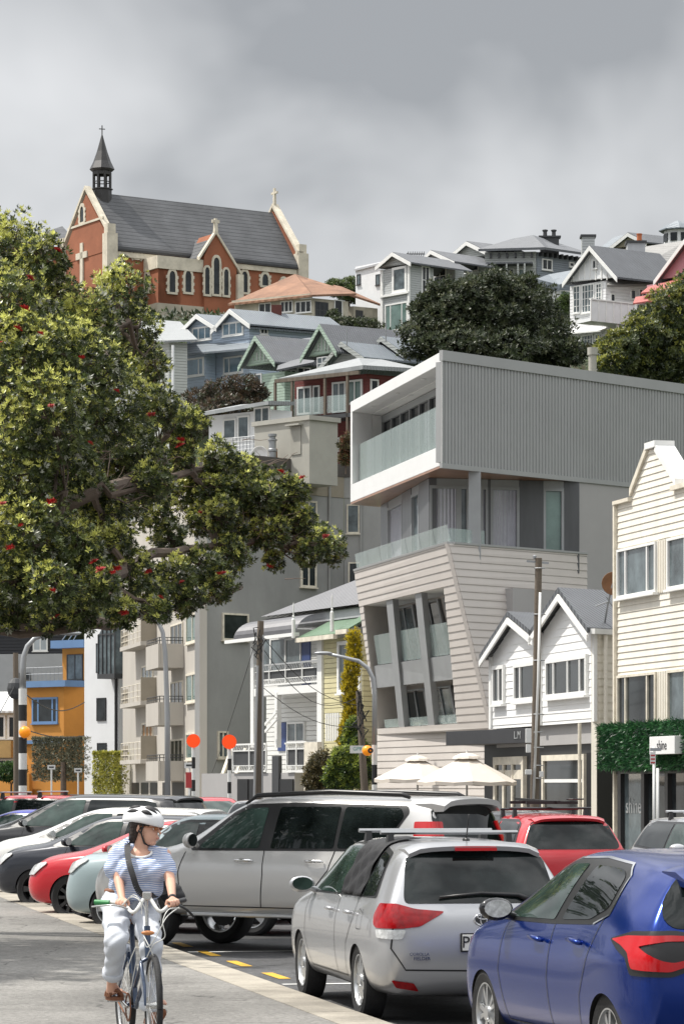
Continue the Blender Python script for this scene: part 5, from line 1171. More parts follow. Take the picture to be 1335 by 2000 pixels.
# ---------------------------------------------------------------- hillside: church, houses, terrain
mat('church_brick', (.28, .10, .05), .85, var=.22, vscale=.35)
mat('church_stone', (.58, .53, .43), .85, var=.22, vscale=.8)
mat('slate', (.075, .078, .084), .65, var=.3, vscale=.35, boards=.5)
mat('lead_dark', (.03, .029, .029), .5, var=.2)
mat('concrete_plinth', (.42, .38, .30), .85, var=.25, vscale=.3)
ANCH = []
def lancet(root, F, xc, ytop, ybot, wpx, stone='church_stone', name='lancet_window'):
    t0, t1 = F.t(xc-wpx/2), F.t(xc+wpx/2); z0, z1 = F.z(xc, ybot), F.z(xc, ytop); wd = (t1-t0)/2; tc = (t0+t1)/2
    def arch(wd_, z0_, z1_, n=6):
        sp = z1_-wd_*1.7; pts = [(tc-wd_, z0_), (tc+wd_, z0_)]
        for i in range(n+1): u = i/n; pts.append((tc+wd_*math.cos(u*math.pi/2)**.8, sp+(z1_-sp)*math.sin(u*math.pi/2)))
        for i in range(1, n+1): u = 1-i/n; pts.append((tc-wd_*math.cos(u*math.pi/2)**.8, sp+(z1_-sp)*math.sin(u*math.pi/2)))
        return pts
    outer, inner = arch(wd, z0, z1), arch(wd*.58, z0+.25, z1-wd*.5); n = len(outer); m = MB()
    for i in range(n):
        j = (i+1) % n; q = [outer[i], outer[j], inner[j], inner[i]]; F.poly(m, q, .0, .16)
    for k in range(3): zz = z0+(z1-z0)*(.1+.25*k); F.box(m, tc-wd*1.18, tc-wd*.9, .0, .15, zz, zz+.35); F.box(m, tc+wd*.9, tc+wd*1.18, .0, .15, zz, zz+.35)
    o = m.build(name, stone, root); m = MB(); F.poly(m, inner, -.05, .07); m.build('pane', 'glass_dark', o); return o
def gcross(mb, c, h, F, wd=.16):
    mb.hexa([c+F.d*a+F.n*b for a, b in ((-wd, -wd), (wd, -wd), (wd, wd), (-wd, wd))], [c+F.d*a+F.n*b+Vector((0, 0, h)) for a, b in ((-wd*.7, -wd*.7), (wd*.7, -wd*.7), (wd*.7, wd*.7), (-wd*.7, wd*.7))])
    z = Vector((0, 0, h*.68)); mb.hexa([c+z+F.d*a+F.n*b for a, b in ((-h*.3, -wd*.6), (h*.3, -wd*.6), (h*.3, wd*.6), (-h*.3, wd*.6))], [c+z+Vector((0, 0, wd*1.6))+F.d*a+F.n*b for a, b in ((-h*.3, -wd*.6), (h*.3, -wd*.6), (h*.3, wd*.6), (-h*.3, wd*.6))])
R = thing('church', 'red brick gothic church with slate roof and small dark spire on the hilltop', 'church', tuple(P(350, 615, 365)))
S = Face(213, 360, 32); G = Face(213, 360, -58)
zE = S.z(215, 487); tE = S.t(586); wG = G.t(126)
zb_ = S.z(400, 640)-4; wid = -wG
m = MB(); ap = G.z(165, 366); tap = wG/2; zEv = G.z(213, 452)
m2 = MB(); plan([G.W(0, 0, 0), G.W(wG, 0, 0), G.W(wG, 0, 0)+S.d*tE, S.W(tE, 0, 0)], zb_, zE, m2); m2.build('nave_wall', 'church_brick', R)
m = MB(); G.poly(m, [(wG, zE-.1), (0, zE-.1), (0, zEv-1.0), (tap, ap-.9), (wG, zEv-1.0)], -.9, .06); m.build('gable_wall', 'church_brick', R)
ridge = ap-.9; r0 = G.W(tap, -.5, ridge); r1 = r0+S.d*(tE-.9)
mr_ = MB()
for e0 in (G.W(.3, -.5, zE+.1), G.W(wG-.3, -.5, zE+.1)):
    mr_.hexa([e0, e0+S.d*(tE-.9), r1, r0], [e0+Vector((0, 0, .35)), e0+S.d*(tE-.9)+Vector((0, 0, .35)), r1+Vector((0, 0, .35)), r0+Vector((0, 0, .35))])
mr_.build('roof', 'slate', R)
def coping(F, t0, z0, t1, z1, th=.45, w0=-.55, w1=.25, mm='church_stone'):
    q = MB(); F.poly(q, [(t0, z0), (t1, z1), (t1, z1+th), (t0, z0+th)], w0, w1); q.build('coping', mm, R)
coping(G, .35, zEv-.6, tap, ap-.35); coping(G, wG-.35, zEv-.6, tap, ap-.35)
G2_ = Face(CXP, 1, -58); G2_.o = G.W(0, 0, 0)+S.d*tE
m = MB(); G2_.poly(m, [(wG, zE-.1), (0, zE-.1), (0, zEv-1.2), (tap, ap-.4), (wG, zEv-1.2)], -.05, .5); m.build('gable_wall', 'church_brick', R)
coping(G2_, .35, zEv-.4, tap, ap+.1, w0=-.3, w1=.6); coping(G2_, wG-.35, zEv-.4, tap, ap+.1, w0=-.3, w1=.6)
for k, (F, t) in enumerate(((G, 0), (G, wG), (G2_, 0))):
    m = MB(); F.box(m, t-.7, t+.5, -.9, .5, S.z(215, 640) if k != 2 else zE-2.5, zEv-.2); F.box(m, t-.55, t+.35, -.7, .35, zEv-.2, zEv+.9); m.build('corner_pier', 'church_stone', R)
m = MB(); c = G2_.W(tap, .2, ap+.2); gcross(m, c, 2.3, G2_, .17); m.build('stone_cross', 'church_stone', R)
m = MB(); F_ = G; F_.poly(m, [(G.t(161)-.25, G.z(161, 572)), (G.t(161)+.45, G.z(161, 572)), (G.t(161)+.45, G.z(161, 475)), (G.t(161)-.25, G.z(161, 475))], .0, .2); z_ = G.z(161, 500); G.box(m, G.t(151), G.t(172.5), .0, .2, z_-.35, z_+.4); m.build('wall_cross', 'church_stone', R)
m = MB(); G.box(m, wG+1.2, -1.2, 0, .18, G.z(161, 441), G.z(161, 437)); m.build('string_course', 'church_stone', R)
lancet(R, G, 162, 397, 438, 12)
m = MB(); S.box(m, .6, tE-.6, 0, .25, zE-.75, zE-.15); m.build('cornice', 'church_stone', R)
m = MB(); S.box(m, 0, tE-.5, .25, .4, zE-.1, zE+.1); m.build('gutter', 'lead_dark', R)
for xc, yt, yb, wp in ((231, 498, 545, 17), (267, 492, 508, 19), (477, 525, 575, 19), (517, 530, 562, 20), (553, 540, 575, 16)): lancet(R, S, xc, yt, yb, wp)
# side aisle with flat parapet
S2 = S.off(3.2); tb0 = S2.t(309); tb1 = S2.t(400); GL = Face(CXP, 1, -58); GL.o = S2.W(tb0, 0, 0)
zp = S2.z(309, 499); zpl = S2.z(309, 592)
GLt = GL.t(253)
m = MB(); pA_ = S2.W(tb0, 0, 0); pB_ = S2.W(tb1, 0, 0); back = -S.n*0
plan([pA_, pB_, pB_-S.n*4-0*S.d, pA_-S.n*4], zpl, zp-1.5, m); plan([GL.W(0, -.02, 0), GL.W(GLt, -.02, 0), GL.W(GLt, -3, 0), GL.W(0, -3, 0)], zpl, zp-1.5, m); m.build('aisle_wall', 'church_brick', R)
m = MB(); plan([pA_+S.n*.2-S.d*.2, pB_+S.n*.2, pB_-S.n*3.3, pA_-S.n*3.3-S.d*.2], zp-1.49, zp, m); GL.box(m, GLt, -.25, -1, .22, zp-1.48, zp-.01); m.build('parapet', 'church_stone', R)
m = MB(); plan([pA_+S.n*.3-S.d*.3, pB_+S.n*.3+S.d*9, pB_-S.n*4+S.d*9, pA_-S.n*4-S.d*.3], zpl-6, zpl, m); m.build('plinth', 'concrete_plinth', R)
for xc in (336, 367): lancet(R, S2, xc, 524, 575, 20)
lancet(R, GL, 262, 535, 580, 11); lancet(R, GL, 288, 528, 575, 13)
# transept gable
S3 = S.off(3.6); x0, x1, xa = S3.t(399), S3.t(462), S3.t(421); za_, ze_ = S3.z(421, 455), S3.z(458, 520); zb3 = S3.z(430, 612)
m = MB(); S3.poly(m, [(x0, zb3), (x1, zb3), (x1, ze_), (xa, za_), (x0, S3.z(399, 500))], -4, 0); m.build('transept_wall', 'church_brick', R)
def cop3(t0, z0, t1, z1):
    q = MB(); S3.poly(q, [(t0, z0), (t1, z1), (t1, z1+.4), (t0, z0+.4)], -.4, .2); q.build('coping', 'church_stone', R)
cop3(S3.t(388), S3.z(388, 508), xa, za_-.1); cop3(x1+.5, ze_-.9, xa, za_-.1)
m = MB(); u_ = Vector((0, 0, .25)); a = S3.W(xa, -.3, za_-.4); b = S3.W(x1+.4, -.3, ze_-1); c = S3.W(x0-.4, -.3, S3.z(399, 506)); k = -S3.n*6
for q in ((a, b), (a, c)): m.hexa([q[0], q[1], q[1]+k, q[0]+k], [q[0]+u_, q[1]+u_, q[1]+k+u_, q[0]+k+u_])
m.build('transept_roof', 'slate', R)
m = MB(); gcross(m, S3.W(xa, 0, za_+.1), 1.6, S3, .22); m.build('stone_cross', 'church_stone', R)
for xc, yt, yb, wp in ((404, 518, 579, 15), (422, 498, 579, 19), (441, 522, 581, 15)): lancet(R, S3, xc, yt, yb, wp)
m = MB(); S3.box(m, x1-.1, x1+.7, -.5, .5, zb3, S3.z(462, 512)-1.5); m.build('buttress', 'church_stone', R)
# bell turret and spire
c = S.W(1.9, -wid/2, 0); c = r0+S.d*1.6; cz0 = ap-2.2; kx = 6000/c.y
z = lambda y: CAMH-(y-HZP)/FPX*c.y
m = MB(); m.lathe([(1.15, z(400)), (1.15, z(372)), (1.3, z(371)), (1.3, z(369)), (.001, z(369))], 8, (c.x, c.y, 0)); m.build('turret_base', 'lead_dark', R)
m = MB()
for k in range(8): a = 2*math.pi*(k+.5)/8; m.tube([(c.x+1.05*math.cos(a), c.y+1.05*math.sin(a), z(369)), (c.x+1.05*math.cos(a), c.y+1.05*math.sin(a), z(336))], .15, 6)
for k in range(8):
    a = 2*math.pi*(k+.5)/8; a2 = 2*math.pi*(k+1.5)/8
    m.bar((c.x+1.05*math.cos(a), c.y+1.05*math.sin(a), z(338)), (c.x+1.05*math.cos(a2), c.y+1.05*math.sin(a2), z(338)), .2, .5); m.bar((c.x+1.05*math.cos(a), c.y+1.05*math.sin(a), z(356)), (c.x+1.05*math.cos(a2), c.y+1.05*math.sin(a2), z(356)), .08, .1)
m.build('turret_arcade', 'lead_dark', R)
m = MB(); m.lathe([(1.25, z(335)), (1.5, z(331)), (1.05, z(316)), (.62, z(296)), (.28, z(276)), (.05, z(262)), (.04, z(262))], 8, (c.x, c.y, 0)); m.lathe([(1.25, z(335)), (.001, z(334))], 8, (c.x, c.y, 0)); m.build('spire', 'lead_dark', R)
m = MB(); m.tube([(c.x, c.y, z(264)), (c.x, c.y, z(245))], .07, 6); m.tube([(c.x-.35, c.y-.1, z(252)), (c.x+.35, c.y+.1, z(252))], .06, 6); m.build('spire_cross', 'lead_dark', R)
ANCH += [(S.W(t, w_, 0).x, S.W(t, w_, 0).y, S.z(300, 650)) for t in (0, 10, 24) for w_ in (8, 0, -12)]
R = thing('monastery_wing', 'slate roofed wing just behind the church gable at left', 'building', tuple(P(80, 520, 385)))
Q = Face(135, 385, 20); m = MB(); pts = [Q.W(Q.t(a), 0, Q.z(a, b)) for a, b in ((38, 462), (140, 425), (140, 470), (20, 500))]; Q.box(m, Q.t(10), Q.t(140), -6, 0, Q.z(80, 640), Q.z(80, 480)); m.build('wall', 'church_brick', R)
m = MB(); m.hexa([Q.W(Q.t(5), 1, Q.z(5, 485)), Q.W(Q.t(150), 1, Q.z(150, 480)), Q.W(Q.t(150), -7, Q.z(150, 425)), Q.W(Q.t(38), -7, Q.z(38, 462))], [Q.W(Q.t(5), 1, Q.z(5, 483)), Q.W(Q.t(150), 1, Q.z(150, 478)), Q.W(Q.t(150), -7, Q.z(150, 423)), Q.W(Q.t(38), -7, Q.z(38, 459))]); m.build('roof', 'slate', R)

# ---- houses.  H(): lit front and shaded side meeting at a corner
mat('pale_blue', (.42, .50, .60), .65, var=.05, boards=.22); mat('wall_grey', (.46, .48, .48), .7, var=.06, boards=.22); mat('wall_greygreen', (.48, .50, .48), .7, var=.06, boards=.22)
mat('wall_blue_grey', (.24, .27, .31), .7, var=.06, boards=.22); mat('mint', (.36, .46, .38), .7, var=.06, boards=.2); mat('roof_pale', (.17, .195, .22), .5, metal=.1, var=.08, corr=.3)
mat('roof_mid', (.13, .137, .15), .55, metal=.1, var=.12, corr=.25); mat('roof_white_iron', (.29, .305, .31), .5, var=.06, corr=.3); mat('burgundy', (.16, .035, .03), .6, var=.15, boards=.2)
mat('rust_roof', (.27, .145, .09), .8, var=.35, vscale=.5, corr=.3); mat('old_plaster', (.50, .46, .37), .9, var=.3, vscale=.6); mat('chimney_brick', (.11, .035, .028), .85, var=.2)
mat('wall_white', (.80, .80, .81), .65, var=.05, boards=.25); mat('wall_white_plain', (.76, .77, .78), .7, var=.05); mat('pink_wall', (.50, .25, .28), .7, var=.06); mat('red_roof', (.40, .10, .085), .6, var=.15, corr=.3)
mat('terracotta', (.50, .15, .06), .8, var=.2)
def house(label, xc, D, a1, a2, xl, xr, ytop, ybot, wall, deep=None, name='house', front=True, ext=9):
    """corner at picture x xc; front from xl to xc in direction a1, side from xc to xr in direction a2"""
    F1 = Face(xc, D, a1); F2 = Face(xc, D, a2); z1 = F1.z(xc, ytop); z0 = F1.z(xc, ybot)
    root = thing(name, label, 'house', (F1.o.x, F1.o.y, z0)); tl = F1.t(xl); tr = F2.t(xr)
    c0, cl, cr = F1.W(0, 0, 0), F1.W(tl, 0, 0), F2.W(tr, 0, 0)
    m = MB(); plan([c0, cl, cl+(cr-c0), cr], z0-ext, z1, m); m.build('wall', wall, root)
    ANCH.append((c0.x, c0.y, z0-2.0)); ANCH.append(((cl+(cr-c0)).x, (cl+(cr-c0)).y, z0+.5))
    return root, F1, F2, z0, z1, tl, tr
def roof3(root, pts, mm, th=.15, name='roof'):
    m = MB(); pts = [Vector(p) for p in pts]; m.extr(pts, (0, 0, -th)); return m.build(name, mm, root)
def gable(root, F, l, a, r, wall, rm, dirv, depth, trim='white_paint', over=.5, th=.18, proud=0, bt=.28):
    """gable triangle traced (left foot, apex, right foot) and its two roof slopes running back"""
    pts = F.tz([l, r, a]); m = MB(); F.poly(m, pts, -.4, proud); m.build('gable_wall', wall, root)
    L_, A_, R_ = [F.W(t, proud+over, z) for t, z in (pts[0], pts[2], pts[1])]
    up = Vector((0, 0, th))
    for e0 in (L_, R_):
        e1 = e0+(e0-A_)*.10
        m = MB(); m.hexa([A_, e1, e1+dirv*depth, A_+dirv*depth], [A_+up, e1+up, e1+dirv*depth+up, A_+dirv*depth+up]); m.build('roof', rm, root)
        m = MB(); m.extr([A_+up*.6, e1+up*.6, e1-Vector((0, 0, bt)), A_-Vector((0, 0, bt))], F.n*.08); m.build('bargeboard', trim, root)
def pitched(root, F, tl, tr, z, depth, rise, mm, over=.5, hip=0, th=.15, dirv=None):
    """roof whose ridge runs parallel to F"""
    a, b = F.W(tl-over, over, z), F.W(tr+over, over, z); k = -F.n; c = F.W(tl-over+hip, 0, z+rise)+k*depth/2; d = F.W(tr+over-hip, 0, z+rise)+k*depth/2; e_, f_ = F.W(tl-over, 0, z)+k*(depth+over), F.W(tr+over, 0, z)+k*(depth+over)
    m = MB(); vs = [a, b, f_, e_, c, d]; vs2 = [v-Vector((0, 0, th)) for v in vs[:4]]
    m.add(vs+vs2, [(0, 1, 5, 4), (1, 2, 5), (2, 3, 4, 5), (3, 0, 4), (6, 7, 1, 0), (7, 8, 2, 1), (8, 9, 3, 2), (9, 6, 0, 3), (9, 8, 7, 6)]); return m.build('roof', mm, root)
def dvec(a): r = math.radians(a); return Vector((math.cos(r), math.sin(r), 0))
# pale blue double gabled house
Rr, F1, F2, z0, z1, tl, tr = house('pale blue house with twin gables and big bay window below the church', 487, 240, -42, 30, 365, 612, 660, 790, 'pale_blue')
gable(Rr, F1.off(.0), (357, 652), (392, 617), (428, 640), 'pale_blue', 'roof_pale', dvec(30), 9, th=.12)
gable(Rr, F1.off(.0), (424, 645), (457, 607), (493, 634), 'pale_blue', 'roof_pale', dvec(30), 9, th=.12)
m = MB(); plan([F1.W(tl, 0, 0), F1.W(0, 0, 0), F2.W(tr, 0, 0), F1.W(tl, 0, 0)+F2.W(tr, 0, 0)-F1.W(0, 0, 0)], z1-.1, F1.z(430, 640), m); m.build('upper_wall', 'pale_blue', Rr)
rt0 = F2.W(-.4, .5, F2.z(487, 640)); rt1 = F2.W(tr+.5, .5, F2.z(612, 650)); roof3(Rr, [rt0, rt1, F2.W(tr-2, -4.5, F2.z(560, 612)), F2.W(-.2, -4.5, F2.z(480, 598))], 'roof_pale')
window(Rr, F1, 376, 638, 414, 665, nx=3, gm='glass_blue', fw=.14); window(Rr, F1, 435, 629, 476, 656, nx=3, gm='glass_blue', fw=.14)
window(Rr, F1, 437, 696, 475, 730, fracs=[.3], gm='glass_blue', fw=.14); window(Rr, F2, 507, 640, 523, 654, nx=2, gm='glass_dark', fw=.12)
BF = F1.off(1.2); m = MB(); b0, b1 = BF.t(347), BF.t(402); BF.poly(m, [(b0, BF.z(370, 757)), (b1, BF.z(370, 757)), (b1, BF.z(370, 688)), (b0, BF.z(370, 688))], -1.1, 0); m.build('bay', 'pale_blue', Rr)
window(Rr, BF, 349, 700, 399, 736, fracs=[.2, .8], gm='glass_blue', fw=.14); 
roof3(Rr, [BF.W(BF.t(338), .5, BF.z(345, 694)), BF.W(BF.t(492), .3, BF.z(480, 682)), F1.W(0, 0, F1.z(480, 671)), F1.W(tl, 0, F1.z(365, 671))], 'roof_pale')
m = MB(); c = P(540, 640, 243); m.box(c.x-.4, c.x+.4, c.y-.4, c.y+.4, c.z-1.5, c.z+1.75); m.build('chimney', 'chimney_brick', Rr)
# grey white roofed neighbour at left
Rr, F1, F2, z0, z1, tl, tr = house('grey house with plain white iron roof beside the pale blue house', 330, 236, -45, 25, 225, 366, 668, 800, 'wall_greygreen')
roof3(Rr, [F2.W(-.6, .6, F2.z(330, 668)), F2.W(tr+.6, .6, F2.z(366, 664)), P(352, 628, 250), P(270, 622, 250)], 'roof_white_iron'); roof3(Rr, [F1.W(tl, .6, F1.z(240, 660)), F1.W(.5, .6, F1.z(330, 668)), P(270, 622, 250), P(230, 630, 250)], 'roof_white_iron')
m = MB(); c = P(338, 700, 234); m.tube([(c.x, c.y, c.z+1), (c.x, c.y, c.z-3.5)], .1, 8); m.build('downpipe', 'wall_white_plain', Rr)
# abandoned house with rusty roof
Rr, F1, F2, z0, z1, tl, tr = house('derelict plaster house with rusted hip roof and vines', 610, 292, -30, 32, 458, 680, 582, 640, 'old_plaster')
A_ = P(576, 535, 300); roof3(Rr, [F1.W(tl-.4, .6, F1.z(458, 594)), F1.W(.3, .6, z1+.2), A_], 'rust_roof', .2); roof3(Rr, [F1.W(.3, .6, z1+.2), F2.W(tr+.5, .6, F2.z(684, 574)), P(600, 543, 306), A_], 'rust_roof', .2)
window(Rr, F1, 506, 592, 530, 612, nx=2, gm='glass_dark'); window(Rr, F1, 548, 588, 572, 610, nx=3, gm='glass_dark'); window(Rr, F1, 577, 588, 608, 611, nx=3, gm='glass_dark')
window(Rr, F2, 615, 590, 640, 622, nx=3, ny=2, gm='glass_dark', fm='dark_grey'); window(Rr, F2, 652, 586, 668, 622, nx=1, gm='glass_dark')
m = MB(); F1.box(m, tl, 0, 0, .5, F1.z(530, 589), F1.z(530, 582)); m.build('fascia', 'old_plaster', Rr)
Rr, F1, F2, z0, z1, tl, tr = house('low plaster annexe with orange hip roof behind the derelict house', 690, 300, -30, 32, 650, 737, 598, 650, 'old_plaster')
roof3(Rr, [F2.W(-2, .6, F2.z(685, 572)), F2.W(tr+.5, .6, F2.z(738, 598)), P(668, 560, 306), P(650, 556, 306)], 'rust_roof', .2)
m = MB(); F2.box(m, F2.t(694), F2.t(708), .02, .06, F2.z(700, 628), F2.z(700, 606)); m.build('door', 'dark_grey', Rr)
# mint green house with several gables
Rr, F1, F2, z0, z1, tl, tr = house('mint green villa with steep half-timbered gables and slate-grey roofs', 556, 216, -44, 30, 478, 760, 725, 830, 'mint')
for (l, a, r) in (((478, 715), (508, 659), (543, 706)), ((600, 697), (634, 637), (664, 686))):
    gable(Rr, F1.off(.2), l, a, r, 'mint', 'roof_mid', dvec(30), 8, trim='mint', th=.12)
for (xa, xb, ya, yb) in ((492, 534, 706, 706), (612, 652, 688, 688)):
    n = 6; m = MB(); Fp = F1.off(.2)
    ax = (xa+xb)/2; H_ = 42
    for i in range(n):
        x = xa+(xb-xa)*(i+.5)/n; yy = ya-(1-abs(x-ax)/(xb-xa)*2)*H_*.82; t = Fp.t(x); Fp.box(m, t-.05, t+.05, 0, .05, Fp.z(x, ya-2), Fp.z(x, yy))
    m.build('gable_batten', 'wall_greygreen', Rr)
roof3(Rr, [P(540, 722, 214), P(612, 707, 216), P(642, 655, 224), P(560, 665, 226)], 'roof_mid'); roof3(Rr, [P(655, 690, 218), P(768, 700, 222), P(790, 652, 232), P(640, 637, 230)], 'roof_mid')
m = MB(); a_, b_ = P(545, 724, 217), P(612, 712, 219); m.hexa([a_-Vector((0, 0, 3)), b_-Vector((0, 0, 3)), b_+Vector((.5, 3, -3)), a_+Vector((.5, 3, -3))], [a_, b_, b_+Vector((.5, 3, 0)), a_+Vector((.5, 3, 0))]); m.build('wall', 'wall_greygreen', Rr)
Q = Face(545, 216.7, 12); window(Rr, Q, 548, 722, 578, 742, nx=3, gm='glass_dark', fw=.08); window(Rr, Q, 580, 718, 606, 738, nx=2, gm='glass_dark', fw=.08)
window(Rr, F1.off(.2), 620, 697, 640, 722, nx=2, ny=2, gm='glass_grey', fw=.08); window(Rr, F1, 498, 730, 512, 758, nx=1, gm='glass_grey', fw=.1)
gable(Rr, Face(700, 212, -30), (632, 722), (676, 672), (716, 700), 'wall_grey', 'roof_pale', dvec(35), 7, trim='wall_greygreen', over=.7, th=.12); gable(Rr, Face(780, 214, -30), (714, 707), (753, 662), (792, 690), 'wall_grey', 'roof_pale', dvec(35), 7, trim='wall_greygreen', over=.7, th=.12)
for x, y0, y1 in ((677, 644, 676), (753, 632, 668)): m = MB(); p = P(x, y1, 211); q = P(x, y0, 211); m.tube([p, q], .05, 6); m.build('finial', 'grey_metal', Rr)
# burgundy house with glazed verandah
Rr, F1, F2, z0, z1, tl, tr = house('burgundy house with pale hip roof and glass balustrade deck', 716, 186, -38, 34, 575, 800, 730, 880, 'burgundy')
A_ = P(700, 699, 190); roof3(Rr, [F1.W(tl-.3, 1.2, F1.z(575, 742)), F1.W(.6, 1.2, z1+.35), A_], 'roof_white_iron', .25); roof3(Rr, [F1.W(.6, 1.2, z1+.35), F2.W(tr+.5, .8, F2.z(800, 722)), P(745, 702, 194), A_], 'roof_white_iron', .25)
window(Rr, F1, 581, 755, 609, 810, nx=2, gm='glass_grey', fw=.12, sill=False); window(Rr, F1, 612, 753, 625, 808, nx=1, gm='glass_dark', fw=.1, sill=False); window(Rr, F1, 649, 746, 676, 806, nx=2, gm='glass_grey', fw=.12, sill=False); window(Rr, F1, 678, 742, 708, 790, nx=2, gm='glass_green', fw=.12, sill=False); window(Rr, F2, 722, 741, 738, 770, nx=1, gm='glass_dark', fw=.1)
D1 = F1.off(1.6)
zz0 = D1.z(620, 812)
m = MB(); D1.box(m, D1.t(535), .5, -1.5, 0, zz0-.25, zz0); m.build('deck', 'dark_grey', Rr)
m = MB()
for x in (536, 569, 633, 677): t = D1.t(x); D1.box(m, t-.07, t+.07, -.14, 0, zz0 if x < 670 else zz0-2.2, D1.z(x, 745-(x-536)*.1)-.05)
D1.box(m, D1.t(536)+0, D1.t(700), -.15, .02, D1.z(610, 737)-.1, D1.z(610, 737)+.12); m.build('verandah_frame', 'wood_pole', Rr)
for x0, x1 in ((537, 568), (570, 632), (634, 676)): m = MB(); D1.box(m, D1.t(x0)+.1, D1.t(x1)-.1, -.1, -.08, zz0+.1, zz0+1.15); m.build('glass_balustrade', 'rail_glass', Rr)
window(Rr, F1, 655, 855, 664, 880, gm='glass_grey')
Rr, F1, F2, z0, z1, tl, tr = house('low white flat-roofed wing below the burgundy house', 530, 184, -40, 35, 408, 570, 800, 900, 'wall_white_plain')
roof3(Rr, [F1.W(tl-.6, 1.2, F1.z(406, 812)), F1.W(.8, 1.2, z1+.35), F2.W(tr, .3, z1+.55), P(470, 790, 192)], 'roof_white_iron', .22)
window(Rr, F1, 437, 818, 462, 858, nx=1, gm='glass_grey', fw=.1); window(Rr, F1, 465, 812, 488, 858, nx=1, gm='glass_grey', fw=.1); window(Rr, F1, 497, 795, 528, 858, nx=2, gm='glass_grey', fw=.1)
m = MB(); D1 = F1.off(1.3)
for i in range(8): t = D1.t(455)+(0-D1.t(455))*i/7; m.tube([D1.W(t, 0, D1.z(490, 880)), D1.W(t, 0, D1.z(490, 852))], .025, 5)
for y in (852, 860, 868, 876): m.tube([D1.W(D1.t(455), 0, D1.z(490, y)), D1.W(0, 0, D1.z(490, y))], .02, 5)
m.build('railing', 'grey_metal', Rr)
# grey row at upper right
Rr, F1, F2, z0, z1, tl, tr = house('plain white box house behind the grey tower house', 742, 305, -48, 40, 694, 760, 512, 650, 'wall_white_plain')
roof3(Rr, [F1.W(tl, .2, F1.z(694, 526)), F1.W(.2, .2, F1.z(742, 514)), P(760, 508, 310), P(700, 520, 310)], 'fascia_grey', .2)
window(Rr, F1, 697, 536, 704, 556, gm='glass_grey', fm='dark_grey', fw=.06); window(Rr, F1, 734, 536, 742, 557, gm='glass_grey', fm='dark_grey', fw=.06)
Rr, F1, F2, z0, z1, tl, tr = house('tall narrow grey weatherboard house with full-height picture windows', 800, 296, -48, 40, 745, 846, 518, 668, 'wall_grey')
gable(Rr, F1, (743, 522), (773, 496), (806, 514), 'wall_grey', 'roof_mid', dvec(40), 8, th=.15)
window(Rr, F1, 766, 521, 794, 571, gm='glass_grey', fw=.25); window(Rr, F1, 752, 592, 796, 646, fracs=[.25, .75], gm='glass_green', fw=.14); m = MB(); F1.box(m, tl, 0, 0, .25, F1.z(770, 578), F1.z(770, 574)); F1.box(m, -.2, .05, 0, .15, z0, z1); F1.box(m, tl-.05, tl+.25, 0, .15, z0, z1); m.build('trim', 'white_paint', Rr)
window(Rr, F2, 822, 520, 838, 575, nx=2, ny=2, gm='glass_dark', fw=.14)
Rr, F1, F2, z0, z1, tl, tr = house('grey gabled house with tall paired window beside the tower house', 888, 302, -48, 40, 832, 905, 516, 640, 'wall_grey')
gable(Rr, F1, (822, 518), (848, 492), (890, 512), 'wall_grey', 'roof_mid', dvec(40), 8, th=.15); window(Rr, F1, 846, 519, 872, 560, nx=2, ny=2, gm='glass_dark', fw=.16)
Rr, F1, F2, z0, z1, tl, tr = house('large grey villa with bracketed eaves and dark ornate chimney', 952, 308, -48, 34, 886, 1140, 505, 660, 'wall_greygreen')
gable(Rr, F1, (882, 505), (917, 475), (964, 498), 'wall_greygreen', 'roof_mid', dvec(34), 6, th=.18); window(Rr, F1, 905, 507, 935, 532, nx=2, gm='glass_dark', fw=.16)
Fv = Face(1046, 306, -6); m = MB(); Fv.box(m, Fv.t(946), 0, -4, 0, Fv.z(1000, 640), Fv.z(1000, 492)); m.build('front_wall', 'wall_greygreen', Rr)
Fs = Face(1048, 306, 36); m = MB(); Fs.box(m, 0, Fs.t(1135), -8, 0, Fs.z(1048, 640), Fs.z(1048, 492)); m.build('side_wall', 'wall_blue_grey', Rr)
A_ = P(1040, 459, 314); B_ = P(975, 488, 312)
roof3(Rr, [Fv.W(Fv.t(944)-.5, .9, Fv.z(1000, 488)), Fv.W(.9, .9, Fv.z(1048, 486)), A_, P(1000, 466, 316)], 'roof_mid', .25); roof3(Rr, [Fv.W(.9, .9, Fv.z(1048, 486)), Fs.W(Fs.t(1135)+.6, .9, Fs.z(1135, 497)), P(1100, 478, 324), A_], 'roof_mid', .25)
m = MB()
for i in range(9): t = Fs.t(1135)*(i+.5)/9; Fs.box(m, t-.1, t+.1, .0, .5, Fs.z(1048, 500), Fs.z(1048, 492))
for i in range(6): t = Fv.t(950)*(i+.5)/6; Fv.box(m, t-.1, t+.1, 0, .5, Fv.z(1000, 504), Fv.z(1000, 495))
m.build('eaves_bracket', 'dark_grey', Rr)['kind'] = 'stuff'
window(Rr, Fs, 1057, 506, 1077, 528, nx=2, gm='glass_dark', fw=.12); window(Rr, Fs, 1110, 512, 1120, 522, gm='glass_dark', fw=.12)
m = MB(); Fv.box(m, Fv.t(950), Fv.t(1040), 0, 1.6, Fv.z(1000, 520), Fv.z(1000, 517)); m.build('porch_roof', 'roof_mid', Rr)
for x in (952, 990, 1012, 1025): m = MB(); t = Fv.t(x); Fv.box(m, t-.08, t+.08, 1.4, 1.6, Fv.z(x, 570), Fv.z(1000, 520)); m.build('porch_post', 'wall_greygreen', Rr)
window(Rr, Fv, 992, 525, 1003, 548, gm='glass_dark'); window(Rr, Fv, 1012, 525, 1023, 548, gm='glass_green')
